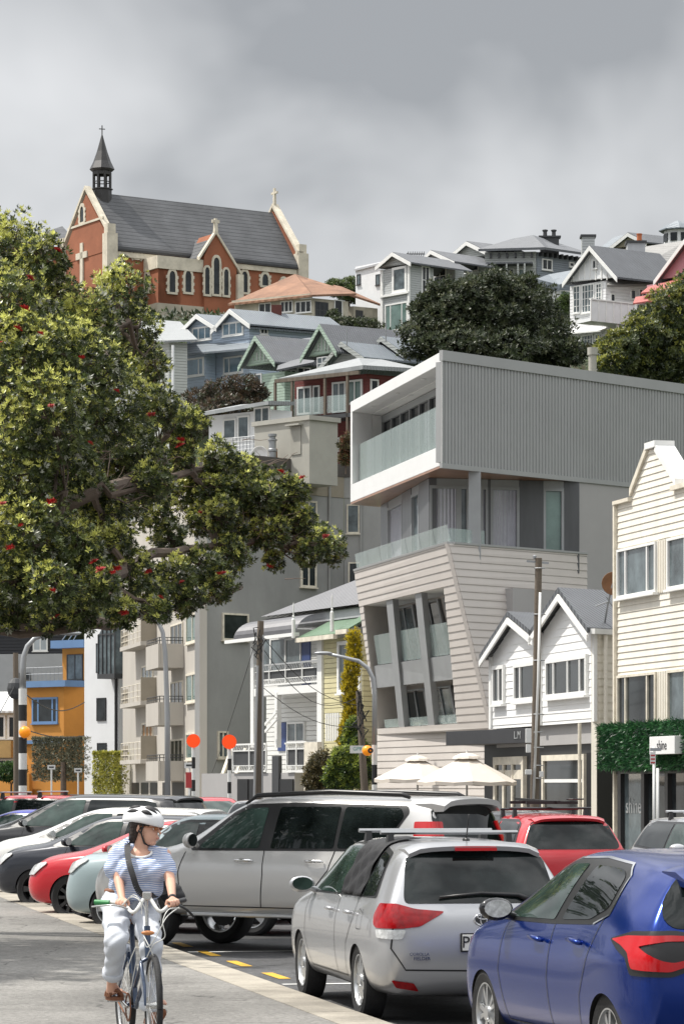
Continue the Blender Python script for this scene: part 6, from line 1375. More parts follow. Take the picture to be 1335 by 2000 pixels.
m = MB(); c = P(1072, 470, 318); m.box(c.x-.95, c.x+.95, c.y-.5, c.y+.5, c.z-2, c.z+.25); m.box(c.x-1.15, c.x+1.15, c.y-.65, c.y+.65, c.z+.25, c.z+.42)
for dx in (-.45, .45): m.lathe([(.22, c.z+.42), (.2, c.z+.9), (.3, c.z+1.0), (.3, c.z+1.1), (.12, c.z+1.15)], 8, (c.x+dx, c.y, 0))
m.build('chimney', 'dark_grey', Rr)
Rr, F1, F2, z0, z1, tl, tr = house('low glazed conservatory house between the grey villa and white gabled house', 1090, 276, -30, 20, 1058, 1130, 568, 610, 'wall_white_plain')
window(Rr, F2, 1092, 568, 1128, 588, nx=2, gm='glass_green', fw=.1); roof3(Rr, [F1.W(tl-.3, .6, F1.z(1058, 546)), F2.W(-.2, .6, F2.z(1090, 558)), F2.W(tr, .6, F2.z(1130, 542)), P(1125, 526, 282), P(1070, 536, 284)], 'roof_pale', .4)
# white gabled house at right
Rr, F1, F2, z0, z1, tl, tr = house('white two-storey house with steep gable and solid balcony at right', 1182, 240, -48, 33, 1112, 1300, 548, 700, 'wall_white')
gable(Rr, F1.off(.3), (1111, 550), (1159, 484), (1208, 540), 'wall_white_plain', 'roof_dark', dvec(33), 7, th=.15)
for i in range(7):
    m = MB(); x = 1124+i*11; t = F1.off(.3).t(x); F1.box(m, F1.t(x)-.04, F1.t(x)+.04, .3, .36, F1.z(x, 548), F1.z(x, 548-max(4, 48-abs(x-1159)*1.15))); m.build('batten', 'white_paint', Rr)
roof3(Rr, [F2.W(-.5, .8, F2.z(1182, 560)), F2.W(tr+4, .8, F2.z(1300, 545)), P(1345, 468, 252), P(1205, 490, 250)], mat('roof_shingle', (.29, .285, .275), .8, var=.15, vscale=.8, boards=.25), .2)
window(Rr, F1, 1119, 558, 1133, 612, nx=2, ny=4, gm='glass_grey', fw=.1, mw=.03); window(Rr, F1, 1136, 555, 1160, 611, nx=4, ny=4, gm='glass_grey', fw=.1, mw=.03); window(Rr, F1, 1163, 553, 1175, 590, nx=2, ny=4, gm='glass_grey', fw=.1, mw=.03)
window(Rr, F1, 1119, 656, 1131, 682, nx=3, ny=3, gm='glass_grey', fw=.1, mw=.03); window(Rr, F1, 1135, 654, 1158, 682, nx=4, ny=3, gm='glass_grey', fw=.1, mw=.03); window(Rr, F1, 1162, 652, 1175, 682, nx=3, ny=3, gm='glass_grey', fw=.1, mw=.03); window(Rr, F1.off(.3), 1157, 508, 1166, 525, gm='glass_dark', fw=.07)
roof3(Rr, [F1.W(tl-.5, .8, F1.z(1112, 652)), F1.W(.2, .8, F1.z(1182, 647)), F1.W(.1, 0, F1.z(1182, 640)), F1.W(tl-.2, 0, F1.z(1112, 645))], 'white_paint', .12)
Bf = F2.off(1.9); b0, b1 = Bf.t(1153), Bf.t(1240); m = MB(); Bf.box(m, b0, b1, -.12, 0, Bf.z(1195, 631), Bf.z(1195, 590)); Bf.box(m, b0, b1, -1.8, -.125, Bf.z(1195, 631), Bf.z(1195, 631)+.25); bl = m.build('balcony', 'wall_white_plain', Rr)
m = MB()
for i in range(7): t = b0+(b1-b0)*i/6; Bf.box(m, t-.05, t+.05, 0, .05, Bf.z(1195, 631), Bf.z(1195, 590)); 
Bf.box(m, b0-.05, b1, -.15, .08, Bf.z(1195, 590), Bf.z(1195, 590)+.1); m.build('balcony_trim', 'white_paint', bl)
for x in (1208, 1236): m = MB(); t = Bf.t(x); Bf.box(m, t-.08, t+.08, -.3, -.15, Bf.z(x, 690), Bf.z(1195, 631)); m.build('post', 'white_paint', Rr)
window(Rr, F2, 1190, 573, 1200, 600, gm='glass_dark', fw=.1); window(Rr, F2, 1230, 566, 1240, 585, gm='glass_dark', fw=.08); window(Rr, F2, 1246, 565, 1260, 582, nx=2, gm='glass_dark', fw=.08); window(Rr, F2, 1190, 650, 1206, 690, nx=2, gm='glass_grey', fw=.1)
for x, y, col, wd, pot in ((1147, 500, 'wall_grey', .5, 0), (1240, 498, 'fascia_grey', .7, 1)):
    c = P(x, y, 246); h = 1.75 if not pot else 1.15; m = MB(); m.box(c.x-wd, c.x+wd, c.y-wd, c.y+wd, c.z-2.2, c.z+h-.3); ch = m.build('chimney', col, Rr); m = MB(); m.box(c.x-wd-.12, c.x+wd+.12, c.y-wd-.12, c.y+wd+.12, c.z+h-.3, c.z+h-.12); m.build('chimney_cap', 'dark_grey', ch)
    if pot: m = MB(); m.lathe([(.2, c.z+h-.12), (.2, c.z+h+.45), (.23, c.z+h+.47), (.23, c.z+h+.55), (.001, c.z+h+.55)], 12, (c.x+.3, c.y, 0)); m.build('chimney_pot', 'terracotta', ch)
Rr, F1, F2, z0, z1, tl, tr = house('pink gabled house with red iron roofs at the right edge', 1336, 232, -48, 30, 1262, 1400, 545, 640, 'pink_wall')
gable(Rr, F1.off(.2), (1290, 545), (1345, 470), (1400, 530), 'pink_wall', 'roof_mid', dvec(30), 6, th=.15)
roof3(Rr, [P(1250, 572, 229), P(1350, 556, 229), P(1350, 536, 233), P(1265, 560, 233)], 'red_roof', .12); roof3(Rr, [P(1235, 592, 228), P(1350, 575, 227), P(1350, 562, 231), P(1240, 580, 231)], 'red_roof', .12)
Q = Face(1336, 229, -20); m = MB(); Q.box(m, Q.t(1238), 2, -1, 0, Q.z(1290, 650), Q.z(1290, 588)); m.build('porch_wall', 'wall_white_plain', Rr); window(Rr, Q, 1242, 594, 1262, 612, gm='glass_grey')
# roofs on the skyline at right
Rr, F1, F2, z0, z1, tl, tr = house('cream gabled house peeping over the ridge behind the white house', 1232, 300, -30, 30, 1185, 1300, 485, 560, 'old_plaster')
gable(Rr, F1, (1195, 485), (1229, 458), (1262, 475), 'old_plaster', 'roof_dark', dvec(30), 8, th=.15)
Rr, F1, F2, z0, z1, tl, tr = house('house with broad pale blue-grey roof on the ridge', 1215, 310, -30, 30, 1160, 1260, 490, 560, 'wall_grey')
roof3(Rr, [P(1155, 496, 306), P(1230, 482, 306), P(1218, 459, 314), P(1200, 462, 314)], 'roof_pale', .3)
R = thing('gazebo_house', 'white octagonal lookout with small pale roof at the top right', 'house', tuple(P(1318, 500, 292)))
c = P(1322, 470, 292); z = lambda y: CAMH-(y-HZP)/FPX*292
m = MB(); m.lathe([(1.3, z(540)), (1.3, z(452))], 8, (c.x, c.y, 0)); m.build('wall', 'wall_white_plain', R); m = MB(); m.lathe([(1.8, z(452)), (1.8, z(450)), (1.1, z(440)), (.1, z(431)), (.001, z(431))], 8, (c.x, c.y, 0)); m.lathe([(1.8, z(452)), (.001, z(451))], 8, (c.x, c.y, 0)); m.build('roof', 'roof_pale', R)
m = MB()
for k in range(8):
    a = 2*math.pi*(k+.5)/8+math.pi/8*0; q = Vector((c.x+1.24*math.cos(a), c.y+1.24*math.sin(a), 0)); d = Vector((-math.sin(a), math.cos(a), 0)); n_ = Vector((math.cos(a), math.sin(a), 0)); w_ = MB(); w_.hexa([q-d*.32, q+d*.32, q+d*.32+n_*.06, q-d*.32+n_*.06], [p for p in (q-d*.32, q+d*.32, q+d*.32+n_*.06, q-d*.32+n_*.06)]); w_.v = [(v[0], v[1], z(474) if i < 4 else z(458)) for i, v in enumerate(w_.v)]; w_.build('window', 'glass_dark', R)
# pale vent pipe and stone urn on the skyline
R = thing('vent_flue', 'fat pale metal flue standing behind the grey box roof', 'flue', tuple(P(1156, 720, 150))); c = P(1156, 716, 150); m = MB(); m.lathe([(.2, c.z-6), (.2, c.z+.55), (.25, c.z+.56), (.25, c.z+.92), (.001, c.z+.93)], 16, (c.x, c.y, 0)); m.build('pipe', 'hut_grey', R, smooth=True, auto=40)
R = thing('aerial', 'spiky dark television aerial above the grey tower house', 'aerial', tuple(P(795, 495, 300))); m = MB(); c = P(795, 494, 300); m.tube([c-Vector((0, 0, 1)), c], .05, 6); m.tube([c+Vector((-.1, 0, -.1)), c+Vector((1.7, 0, -.1))], .06, 5)
for k in range(8): m.tube([c+Vector((k*.22, 0, -.45)), c+Vector((k*.22+.1, .1, .15))], .035, 4)
m.build('mast', 'dark_grey', R)
# ---------------------------------------------------------------- terrain
base = [(x, 116+y, 0.0) for x in range(-60, 60, 15) for y in (0,)]+[(-10-(d-105)*.21+4, d, .0) for d in range(60, 260, 12)]
ANCH += [((d_-.0), y_, z_) for d_, y_, z_ in ((26, 118, 1.5), (10, 128, 2), (5, 150, 9), (22, 140, 10), (-2, 165, 14), (-16, 215, 1), (-28, 235, 2), (-45, 250, 3), (-60, 300, 8), (-30, 300, 32), (-22, 325, 42), (30, 240, 32), (20, 285, 38), (40, 285, 42), (15, 200, 24), (4, 200, 24), (40, 200, 24), (60, 200, 26), (80, 300, 42), (-10, 270, 30), (5, 270, 34), (-45, 350, 38), (-60, 370, 38), (-80, 380, 20), (0, 420, 56), (-50, 430, 50), (60, 450, 52), (0, 600, 55), (120, 500, 45), (-120, 500, 40))]
AN = np.array(ANCH)
xs_ = np.linspace(-160, 160, 81); ys_ = np.concatenate([np.linspace(60, 460, 101), np.linspace(470, 900, 20)])
XX, YY = np.meshgrid(xs_, ys_); d2 = (XX[..., None]-AN[:, 0])**2+(YY[..., None]-AN[:, 1])**2+12; wt_ = d2**-1.6
ZZ = (wt_*AN[:, 2]).sum(-1)/wt_.sum(-1)
fl = 3.4+22.3-.2126*YY+6      # right of the street front
dist = XX-(28.-.2126*YY+3) ; ZZ = np.where(dist < 7, np.minimum(ZZ, np.clip((dist-1)*.8, -1, 30)), ZZ); ZZ = np.where(dist < 1, -1.0, ZZ)
V_ = np.stack([XX.ravel(), YY.ravel(), ZZ.ravel()], 1); ny_, nx_ = XX.shape
F_ = [(i*nx_+j, i*nx_+j+1, (i+1)*nx_+j+1, (i+1)*nx_+j) for i in range(ny_-1) for j in range(nx_-1)]
me = bpy.data.meshes.new('hill'); me.from_pydata(V_.tolist(), [], F_); me.polygons.foreach_set('use_smooth', [True]*len(me.polygons)); mat('hill_green', (.045, .06, .025), .95, var=.4, vscale=.3); me.materials.append(MATS['hill_green'])
o = bpy.data.objects.new('hill', me); C.objects.link(o); tag(o, kind='structure')
def hz(x, y):
    d = (AN[:, 0]-x)**2+(AN[:, 1]-y)**2+12; w_ = d**-1.6; return float((w_*AN[:, 2]).sum()/w_.sum())
# ---------------------------------------------------------------- vegetation
def leafmat(name, rough=.45, trans=.3, spec=.5):
    m = bpy.data.materials.new(name); m.use_nodes = True; MATS[name] = m; t = m.node_tree; b = t.nodes['Principled BSDF']; a = t.nodes.new('ShaderNodeAttribute'); a.attribute_name = 'Col'
    t.links.new(a.outputs['Color'], b.inputs['Base Color']); b.inputs['Roughness'].default_value = rough; b.inputs['Specular IOR Level'].default_value = spec
    tr = t.nodes.new('ShaderNodeBsdfTranslucent'); t.links.new(a.outputs['Color'], tr.inputs[0]); mx = t.nodes.new('ShaderNodeMixShader'); mx.inputs[0].default_value = trans
    t.links.new(b.outputs[0], mx.inputs[1]); t.links.new(tr.outputs[0], mx.inputs[2]); t.links.new(mx.outputs[0], t.nodes['Material Output'].inputs[0]); return m
leafmat('leaf'); leafmat('leaf_gloss', .36, .3, .5)
def quads_obj(name, Q, col, mt, parent):
    """Q (n,4,3) world quads, col (n,3)"""
    o0 = np.array(worldloc(parent)) if parent is not None else np.zeros(3)
    n = len(Q); me = bpy.data.meshes.new(name); me.vertices.add(n*4); me.vertices.foreach_set('co', (Q-o0).astype(np.float32).ravel())
    me.loops.add(n*4); me.loops.foreach_set('vertex_index', np.arange(n*4, dtype=np.int32)); me.polygons.add(n); me.polygons.foreach_set('loop_start', np.arange(0, n*4, 4, dtype=np.int32)); me.polygons.foreach_set('loop_total', np.full(n, 4, dtype=np.int32))
    me.update(calc_edges=True); a = me.color_attributes.new('Col', 'FLOAT_COLOR', 'CORNER'); c = np.ones((n, 4, 4), np.float32); c[:, :, :3] = col[:, None, :]; a.data.foreach_set('color', c.ravel())
    me.materials.append(MATS[mt]); o = bpy.data.objects.new(name, me); C.objects.link(o)
    if parent is not None: o.parent = parent
    return o
def unit(v): return v/np.maximum(1e-9, np.linalg.norm(v, axis=-1, keepdims=True))
def shell(blobs, n, rng, r0=.72, r1=1.05, lump=.18):
    """points on lumpy ellipsoids: blobs (cx,cy,cz,rx,ry,rz)"""
    B_ = np.array(blobs, float); a = (B_[:, 3]*B_[:, 5]+B_[:, 3]*B_[:, 4]+B_[:, 4]*B_[:, 5]); a = a**.75; p = a/a.sum(); idx = rng.choice(len(B_), n, p=p)
    d = unit(rng.normal(size=(n, 3))); k = rng.uniform(r0, r1, n)
    ph = idx*1.7; k = k*(1+lump*np.sin(d[:, 0]*5+ph)*np.cos(d[:, 2]*6+ph*2)+lump*.6*np.sin(d[:, 1]*9+ph*3))
    return B_[idx, :3]+d*B_[idx, 3:]*k[:, None], unit(d/B_[idx, 3:]*B_[idx, 3:].mean(1, keepdims=True)), idx
def rosettes(pts, ax, k, ln, wd, rng, spread=.95):
    n = len(pts); ax = unit(ax); ref = unit(rng.normal(size=(n, 3))); u = unit(np.cross(ax, ref)); v = np.cross(ax, u)
    th = (np.arange(k)[None, :]+rng.uniform(0, 1, (n, 1)))/k*2*np.pi+rng.normal(0, .2, (n, k)); sp = np.clip(rng.normal(spread, .28, (n, k)), .2, 1.5)
    d = (np.cos(th)[..., None]*u[:, None]+np.sin(th)[..., None]*v[:, None])*np.sin(sp)[..., None]+ax[:, None]*np.cos(sp)[..., None]
    s = np.cross(d, ax[:, None]); s = unit(s+1e-6); L_ = ln*rng.uniform(.7, 1.25, (n, k, 1)); W_ = wd*rng.uniform(.8, 1.2, (n, k, 1)); base = pts[:, None]+d*.1*ln
    q = np.stack([base, base+d*L_*.55+s*W_*.5, base+d*L_+ax[:, None]*L_*.12, base+d*L_*.55-s*W_*.5], 2)
    return q.reshape(-1, 4, 3)
def cmix(n, cols, w_, rng, jit=.25):
    c = np.array(cols)[rng.choice(len(cols), n, p=np.array(w_)/sum(w_))]; return c*rng.uniform(1-jit, 1+jit, (n, 1))
def px_blobs(lst, s_D=None):
    out = []
    for b in lst:
        px, py, r, D = b[:4]; ry = b[4] if len(b) > 4 else r; p = P(px, py, D); k = D/FPX; out.append((p.x, p.y, p.z, r*k, r*k*(b[5] if len(b) > 5 else 1), ry*k))
    return out
SUNV = np.array(sdir)
def crown(root, blobs, n, k, ln, wd, cols, w_, seed, mt='leaf', name='crown', r0=.72, spread=.95, tip=None, lump=.18, up=.35):
    rng = np.random.default_rng(seed); p, d, i = shell(blobs, n, rng, r0, lump=lump); d2 = unit(d+np.array([0, 0, up])+rng.normal(0, .35, d.shape))
    Q = rosettes(p, d2, k, ln, wd, rng, spread); c = cmix(n, cols, w_, rng)
    if tip is not None:      # fresh growth in patches, with extra pale colour put on the sun-facing side
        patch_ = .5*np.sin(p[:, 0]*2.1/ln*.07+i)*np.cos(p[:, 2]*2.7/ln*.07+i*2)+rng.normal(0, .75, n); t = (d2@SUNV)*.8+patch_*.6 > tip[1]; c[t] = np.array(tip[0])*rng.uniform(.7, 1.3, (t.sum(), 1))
    cc = np.repeat(c, k, 0)*rng.uniform(.8, 1.2, (n*k, 1)); return quads_obj(name, Q, cc, mt, root), p, i
mat('bark', (.10, .075, .058), .95, var=.35, vscale=2, bump=.8, bscale=12)
def branches(mb, a, b, r0, r1, rng, seg=5, wob=.12):
    a = Vector(a); b = Vector(b); L_ = (b-a).length; path = []; rad = []
    for i in range(seg+1):
        t = i/seg; o = Vector(rng.normal(0, wob*L_*.35, 3))*math.sin(t*math.pi); path.append(a.lerp(b, t)+o); rad.append(r0+(r1-r0)*t)
    mb.tube(path, rad, 6); return path
# ---- the big pohutukawa over the footpath
PT = thing('pohutukawa_tree', 'big spreading tree with glossy leaves and red flowers overhanging the footpath at left', 'tree', (-7.4, 38, .1))
bl = [(15, 495, 75, 38), (85, 505, 50, 37.5), (25, 600, 85, 36.5), (105, 575, 52, 38), (235, 575, 58, 38.5), (175, 630, 60, 37.5), (60, 700, 90, 36), (165, 715, 80, 36.5), (262, 645, 52, 38.5), (287, 715, 42, 39), (95, 820, 95, 35.5), (215, 800, 80, 36.5), (305, 795, 48, 37.5), (365, 825, 38, 38), (345, 880, 38, 38), (30, 930, 90, 35.5), (135, 915, 60, 36.5),
      (268, 872, 48, 37.5), (430, 895, 38, 38.5), (475, 925, 40, 39), (535, 950, 36, 39), (575, 958, 26, 39), (395, 950, 34, 38.5), (515, 1000, 32, 39.5), (575, 1040, 34, 39.5), (610, 1045, 30, 40), (648, 1072, 28, 40), (600, 1080, 30, 39), (450, 1085, 38, 38), (395, 1110, 42, 37), (340, 1130, 45, 36), (255, 1120, 48, 35.5), (50, 1050, 80, 35), (150, 1075, 55, 35.5), (30, 1135, 60, 35), (105, 1150, 50, 34.5),
      (195, 1150, 42, 34.5), (290, 1165, 36, 35), (365, 1170, 36, 36), (425, 1145, 34, 37), (535, 1095, 20, 39), (-90, 560, 110, 38.5), (-90, 760, 130, 38), (-100, 980, 130, 37), (-60, 1120, 90, 36), (10, 780, 100, 40), (120, 640, 80, 41), (150, 860, 80, 41), (60, 980, 90, 40), (250, 980, 40, 39.5), (250, 700, 50, 41), (-30, 450, 50, 39), (330, 1050, 32, 37.5), (470, 990, 28, 39.5), (625, 1062, 34, 39.5), (560, 985, 30, 39.2), (500, 1045, 30, 39), (420, 960, 30, 38.2), (350, 950, 44, 38.6), (300, 1000, 40, 38.4), (400, 1010, 40, 38.4), (450, 1030, 34, 38.6), (250, 930, 44, 38.6), (540, 1040, 30, 38.6), (470, 960, 36, 38.4), (520, 970, 30, 38.6), (590, 1010, 24, 39), (430, 1000, 36, 38), (180, 470, 0.1, 38)]
bl = [(b[0], b[1], b[2], b[3]+5.5*min(1, max(0, (b[0]-180)/160))) for b in bl if b[2] > 1]+[(20, 1190, 40, 36), (90, 1200, 38, 35.8), (160, 1200, 34, 35.6), (240, 1195, 32, 35.8), (310, 1192, 26, 36), (205, 1010, 52, 38.6), (225, 1060, 40, 38), (180, 960, 40, 38.5), (300, 940, 40, 38.6)]
PB = px_blobs(bl)
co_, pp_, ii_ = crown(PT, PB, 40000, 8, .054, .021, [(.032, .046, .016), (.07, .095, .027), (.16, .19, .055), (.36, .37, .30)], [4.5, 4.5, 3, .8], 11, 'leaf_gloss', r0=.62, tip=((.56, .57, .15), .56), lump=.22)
crown(PT, [(-6.6, 32.5, 5.8, 2.0, 2.2, 1.5), (-6.9, 30.0, 5.2, 1.7, 1.9, 1.3), (-7.3, 34.8, 6.4, 1.9, 1.9, 1.5), (-8.8, 32, 6.5, 2.2, 3, 1.7)], 3600, 7, .17, .075, [(.035, .055, .018), (.075, .11, .028)], [1, 1], 12, 'leaf_gloss', r0=.4)  # unseen part of the crown, added for its shadow on the footpath
rng = np.random.default_rng(5)
m = MB(); fork = Vector((-6.6, 38, 3.2))
branches(m, (-7.4, 38, .05), fork, .42, .30, rng, 5, .06)
limbs = [[(-120, 1235, 37.5), (-20, 1200, 37), (70, 1205, 36.5), (150, 1222, 36), (230, 1212, 36), (320, 1190, 36.5), (420, 1160, 37.5), (500, 1135, 38.5)],
         [(-140, 1180, 38), (-20, 1080, 38), (80, 1000, 38), (180, 960, 38), (300, 930, 38.3), (400, 930, 38.6), (500, 950, 39)],
         [(-160, 1150, 38), (-60, 960, 38), (20, 800, 38), (60, 660, 38), (50, 520, 38)], [(-120, 1180, 38), (20, 1020, 38), (130, 880, 38), (190, 740, 38), (230, 600, 38.5)], [(-100, 1210, 37), (60, 1170, 36), (180, 1130, 36), (300, 1090, 37), (420, 1060, 38), (560, 1055, 39.5)]]
limbs = [[(a, b, d+5.5*min(1, max(0, (a-180)/160))) for a, b, d in l] for l in limbs]
lp = []
for l in limbs:
    pts = [fork]+[P(*q) for q in l]; n = len(pts); rad = [.135*(1-i/n)**1.1+.016 for i in range(n)]; fine = []; fr_ = []
    for i in range(n-1):
        for k in range(3): t = k/3; fine.append(pts[i].lerp(pts[i+1], t)+Vector(rng.normal(0, .05, 3))); fr_.append(rad[i]*(1-t)+rad[i+1]*t)
    m.tube(fine, fr_, 7); lp += [(p, r) for p, r in zip(fine, fr_)]
m.tube([P(-40, 1225, 36.4), P(40, 1240, 36), P(120, 1232, 35.8), P(200, 1222, 36)], [.05, .045, .04, .03], 7)
for b in PB:
    c = Vector(b[:3]); src = sorted(lp, key=lambda q: (q[0]-c).length)[:3]; a = src[0]; path = branches(m, a[0], c, min(a[1], .06), .02, rng, 5, .25)
    for k in range(16):
        d = Vector(rng.normal(size=3)).normalized(); e_ = c+Vector((d.x*b[3], d.y*b[4], d.z*b[5]))*.93; s0 = path[rng.integers(2, 6)]; q = branches(m, s0, e_, .014, .004, rng, 3, .25)
m.build('trunk', 'bark', PT)
m = MB()      # bare inner twigs
for k in range(200):
    px = rng.uniform(180, 560); py = 925+(px-140)*.2+rng.normal(0, 45); c = P(px, py, rng.uniform(38.3, 40.5)+5.5*min(1, max(0, (px-180)/160))); d = Vector((rng.uniform(.1, 1), rng.normal(0, .4), rng.uniform(-.1, .8))).normalized(); q = [c]
    for j in range(4): d = (d+Vector(rng.normal(0, .28, 3))).normalized(); q.append(q[-1]+d*.10)
    m.tube(q, [.007, .006, .005, .004, .003], 4, cap=False)
m.build('twigs', mat('twig', (.16, .12, .095), .9, var=.2), PT)['kind'] = 'stuff'
# red flower heads
mat('flower_red', (.42, .012, .012), .6, var=.3, vscale=8)
fm = MB()
for k in range(70):
    d = Vector(rng.normal(size=3)); d.z = abs(d.z)*.8; d.normalize(); s_ = d.cross(Vector((.3, .5, .2))).normalized()*.004; c0 = Vector((rng.uniform(-.03, .03), rng.uniform(-.03, .03), 0)); e_ = c0+d*rng.uniform(.035, .06); fm.add([c0-s_, c0+s_, e_+s_*1.3, e_-s_*1.3], [(0, 1, 2, 3)])
first = None
sx_ = CXP+FPX*pp_[:, 0]/pp_[:, 1]; sy_ = HZP-(pp_[:, 2]-CAMH)*FPX/pp_[:, 1]
for (fx, fy) in [(115, 478), (70, 652), (52, 645), (5, 662), (45, 592), (190, 880), (305, 803), (160, 500), (357, 860), (365, 858), (110, 805), (100, 985), (88, 990), (205, 1110), (220, 1108), (245, 1110), (175, 1095), (245, 1197), (450, 1122), (440, 1128), (528, 1125), (548, 925), (596, 932), (600, 925), (632, 1040), (10, 975), (50, 1040), (25, 1090), (120, 1160), (112, 1220), (310, 1182), (295, 1130), (380, 1010), (240, 770), (170, 690), (65, 560), (350, 1130), (470, 1180)]:
    dd = (sx_-fx)**2+(sy_-fy)**2; c_ = np.where(dd < 300)[0]
    if not len(c_): continue
    j = c_[np.argmin(pp_[c_, 1])]; o = fm.build('flower_cluster', 'flower_red', None) if first is None else first.copy()
    if first is None: first = o
    else: C.objects.link(o)
    o.parent = PT; o.location = Vector(pp_[j])-PT.location+Vector((0, -.05, .02)); o.rotation_euler = (.5, 0, fx); s_ = .6+.55*((fx*7) % 10)/10; o.scale = (s_, s_, s_)
# ---- smaller trees and shrubs
def tree(name, label, cat, blobs, n, k, ln, wd, cols, w_, seed, trunk=None, tr=.15, mt='leaf', tip=None, group=None, **kw):
    B_ = px_blobs(blobs); bx = min(B_, key=lambda q: q[2]); zb = min(b[2]-b[5] for b in B_); cx = sum(b[0] for b in B_)/len(B_); cy = sum(b[1] for b in B_)/len(B_); gz = trunk if trunk is not None else zb-.2
    R = thing(name, label, cat, (cx, cy, gz), group); crown(R, B_, n, k, ln, wd, cols, w_, seed, mt, tip=tip, **kw)
    rng = np.random.default_rng(seed); m = MB(); f = Vector((cx, cy, gz+(zb-gz)*.8+.1)); m.tube([(cx, cy, gz-.3), f], [tr, tr*.8], 8)
    for b in B_: branches(m, f, b[:3], tr*.6, tr*.15, rng, 4, .15)
    m.build('trunk', 'bark', R); return R
DK = [(.03, .042, .02), (.055, .07, .032), (.09, .10, .05)]
tree('round_tree', 'large dark round-crowned evergreen standing behind the grey box building', 'tree', [(960, 625, 95, 200, 80), (880, 620, 70, 200, 62), (1030, 625, 72, 201, 70), (830, 660, 48, 199, 40), (950, 575, 60, 200, 42), (1015, 575, 45, 201, 35), (1060, 670, 60, 199, 45), (900, 680, 80, 198, 40), (990, 690, 90, 198, 40), (1105, 690, 38, 198, 25), (870, 580, 40, 200, 30), (840, 605, 36, 200, 30)], 11500, 6, .25, .12, DK, [5, 4, 2], 21, trunk=22, tr=.5, lump=.25)
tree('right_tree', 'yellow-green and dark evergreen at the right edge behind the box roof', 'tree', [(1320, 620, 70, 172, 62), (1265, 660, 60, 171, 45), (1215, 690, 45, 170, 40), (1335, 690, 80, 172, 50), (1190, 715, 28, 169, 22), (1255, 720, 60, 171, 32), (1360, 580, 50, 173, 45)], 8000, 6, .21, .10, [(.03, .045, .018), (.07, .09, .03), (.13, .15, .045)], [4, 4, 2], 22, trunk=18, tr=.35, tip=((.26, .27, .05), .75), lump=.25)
tree('brown_shrub', 'rusty brown-leaved shrub on the bank under the pale blue house', 'shrub', [(430, 775, 40, 206, 32), (475, 760, 34, 206, 26), (395, 785, 34, 206, 24), (450, 800, 60, 205, 25), (500, 770, 22, 206, 18), (400, 820, 45, 203, 30)], 2400, 5, .26, .1, [(.045, .035, .022), (.09, .06, .035), (.05, .06, .03)], [4, 3, 2], 23, tr=.12)
tree('skyline_bush', 'bright green bushy tree between the derelict and grey houses', 'tree', [(680, 565, 34, 318, 20), (705, 575, 26, 318, 18), (655, 562, 20, 318, 14)], 1400, 5, .3, .13, [(.06, .09, .03), (.12, .16, .05)], [1, 1], 24, tr=.2)
tree('hedge', 'dark ragged hedge in front of the derelict house', 'hedge', [(620, 634, 30, 283, 9), (665, 632, 34, 283, 11), (712, 636, 34, 283, 13), (580, 632, 20, 283, 7), (650, 618, 12, 284, 12)], 1500, 5, .25, .1, [(.025, .035, .015), (.06, .08, .03)], [1, 1], 25, tr=.06)
tree('garden_shrub', 'bright green shrub with tall stems beside the white gabled house', 'shrub', [(1095, 610, 20, 252, 26), (1080, 640, 16, 251, 18), (1104, 590, 12, 252, 14)], 900, 5, .24, .1, [(.06, .09, .03), (.10, .15, .04)], [1, 1], 26, tr=.08)
tree('balcony_shrub', 'bronze leafy shrub in a planter beside the white balcony frame', 'shrub', [(676, 870, 13, 160, 22), (674, 895, 12, 160, 12)], 500, 5, .16, .06, [(.05, .05, .02), (.12, .10, .04), (.16, .06, .03)], [2, 2, 1], 27, tr=.04)
tree('bush_row', 'dark green trees on the bank behind the black clad house', 'tree', [(30, 1205, 45, 258, 25), (90, 1212, 40, 258, 22), (-10, 1195, 40, 262, 30), (130, 1222, 30, 258, 16)], 1800, 5, .34, .15, [(.03, .045, .02), (.07, .10, .035)], [2, 1], 28, tr=.25)
def boxcloud(root, F, t0, t1, w0, w1, z0, z1, n, k, ln, wd, cols, w_, seed, mt='leaf', spread=.9, name='crown', down=0):
    rng = np.random.default_rng(seed); a = rng.uniform(t0, t1, n); b = np.where(rng.random(n) < .55, w1+rng.normal(0, .03, n), rng.uniform(w0, w1, n)); c = np.where(rng.random(n) < .2, z1+rng.normal(0, .04, n), rng.uniform(z0, z1, n))
    d = np.array(F.d); nn = np.array(F.n); o = np.array(F.o); p = o+a[:, None]*d+b[:, None]*nn; p[:, 2] = c; ax = unit(nn+np.array([0, 0, .4-down])+rng.normal(0, .5, (n, 3)))
    Q = rosettes(p, ax, k, ln, wd, rng, spread); cc = np.repeat(cmix(n, cols, w_, rng, .35), k, 0); return quads_obj(name, Q, cc, mt, root)
F, t0, t1, z0, z1, Rr = HEDGE_BAND
boxcloud(Rr, F, t0, t1, .08, .40, z0+.1, z1, 4200, 7, .15, .026, [(.018, .09, .028), (.055, .18, .06), (.010, .045, .02)], [3, 2, 2], 31, 'leaf_gloss', name='sign_foliage', down=.8)
R = thing('topiary_tree', 'clipped grey-green box-shaped tree in front of the orange house', 'tree', tuple(P(125, 1590, 196)))
F = Face(161, 196, -25); boxcloud(R, F, F.t(64), 0, -1.2, 0, F.z(110, 1525), F.z(110, 1443), 3600, 5, .13, .05, [(.16, .165, .11), (.27, .27, .19), (.10, .105, .065)], [3, 3, 1.5], 32)
m = MB(); c = P(123, 1525, 196); m.tube([(c.x, c.y+.5, .1), (c.x, c.y+.5, c.z+1.2)], [.22, .16], 8); m.build('trunk', 'bark', R)
R = thing('clipped_hedge', 'golden yellow clipped hedge block in front of the white townhouse', 'hedge', tuple(P(210, 1590, 190)))
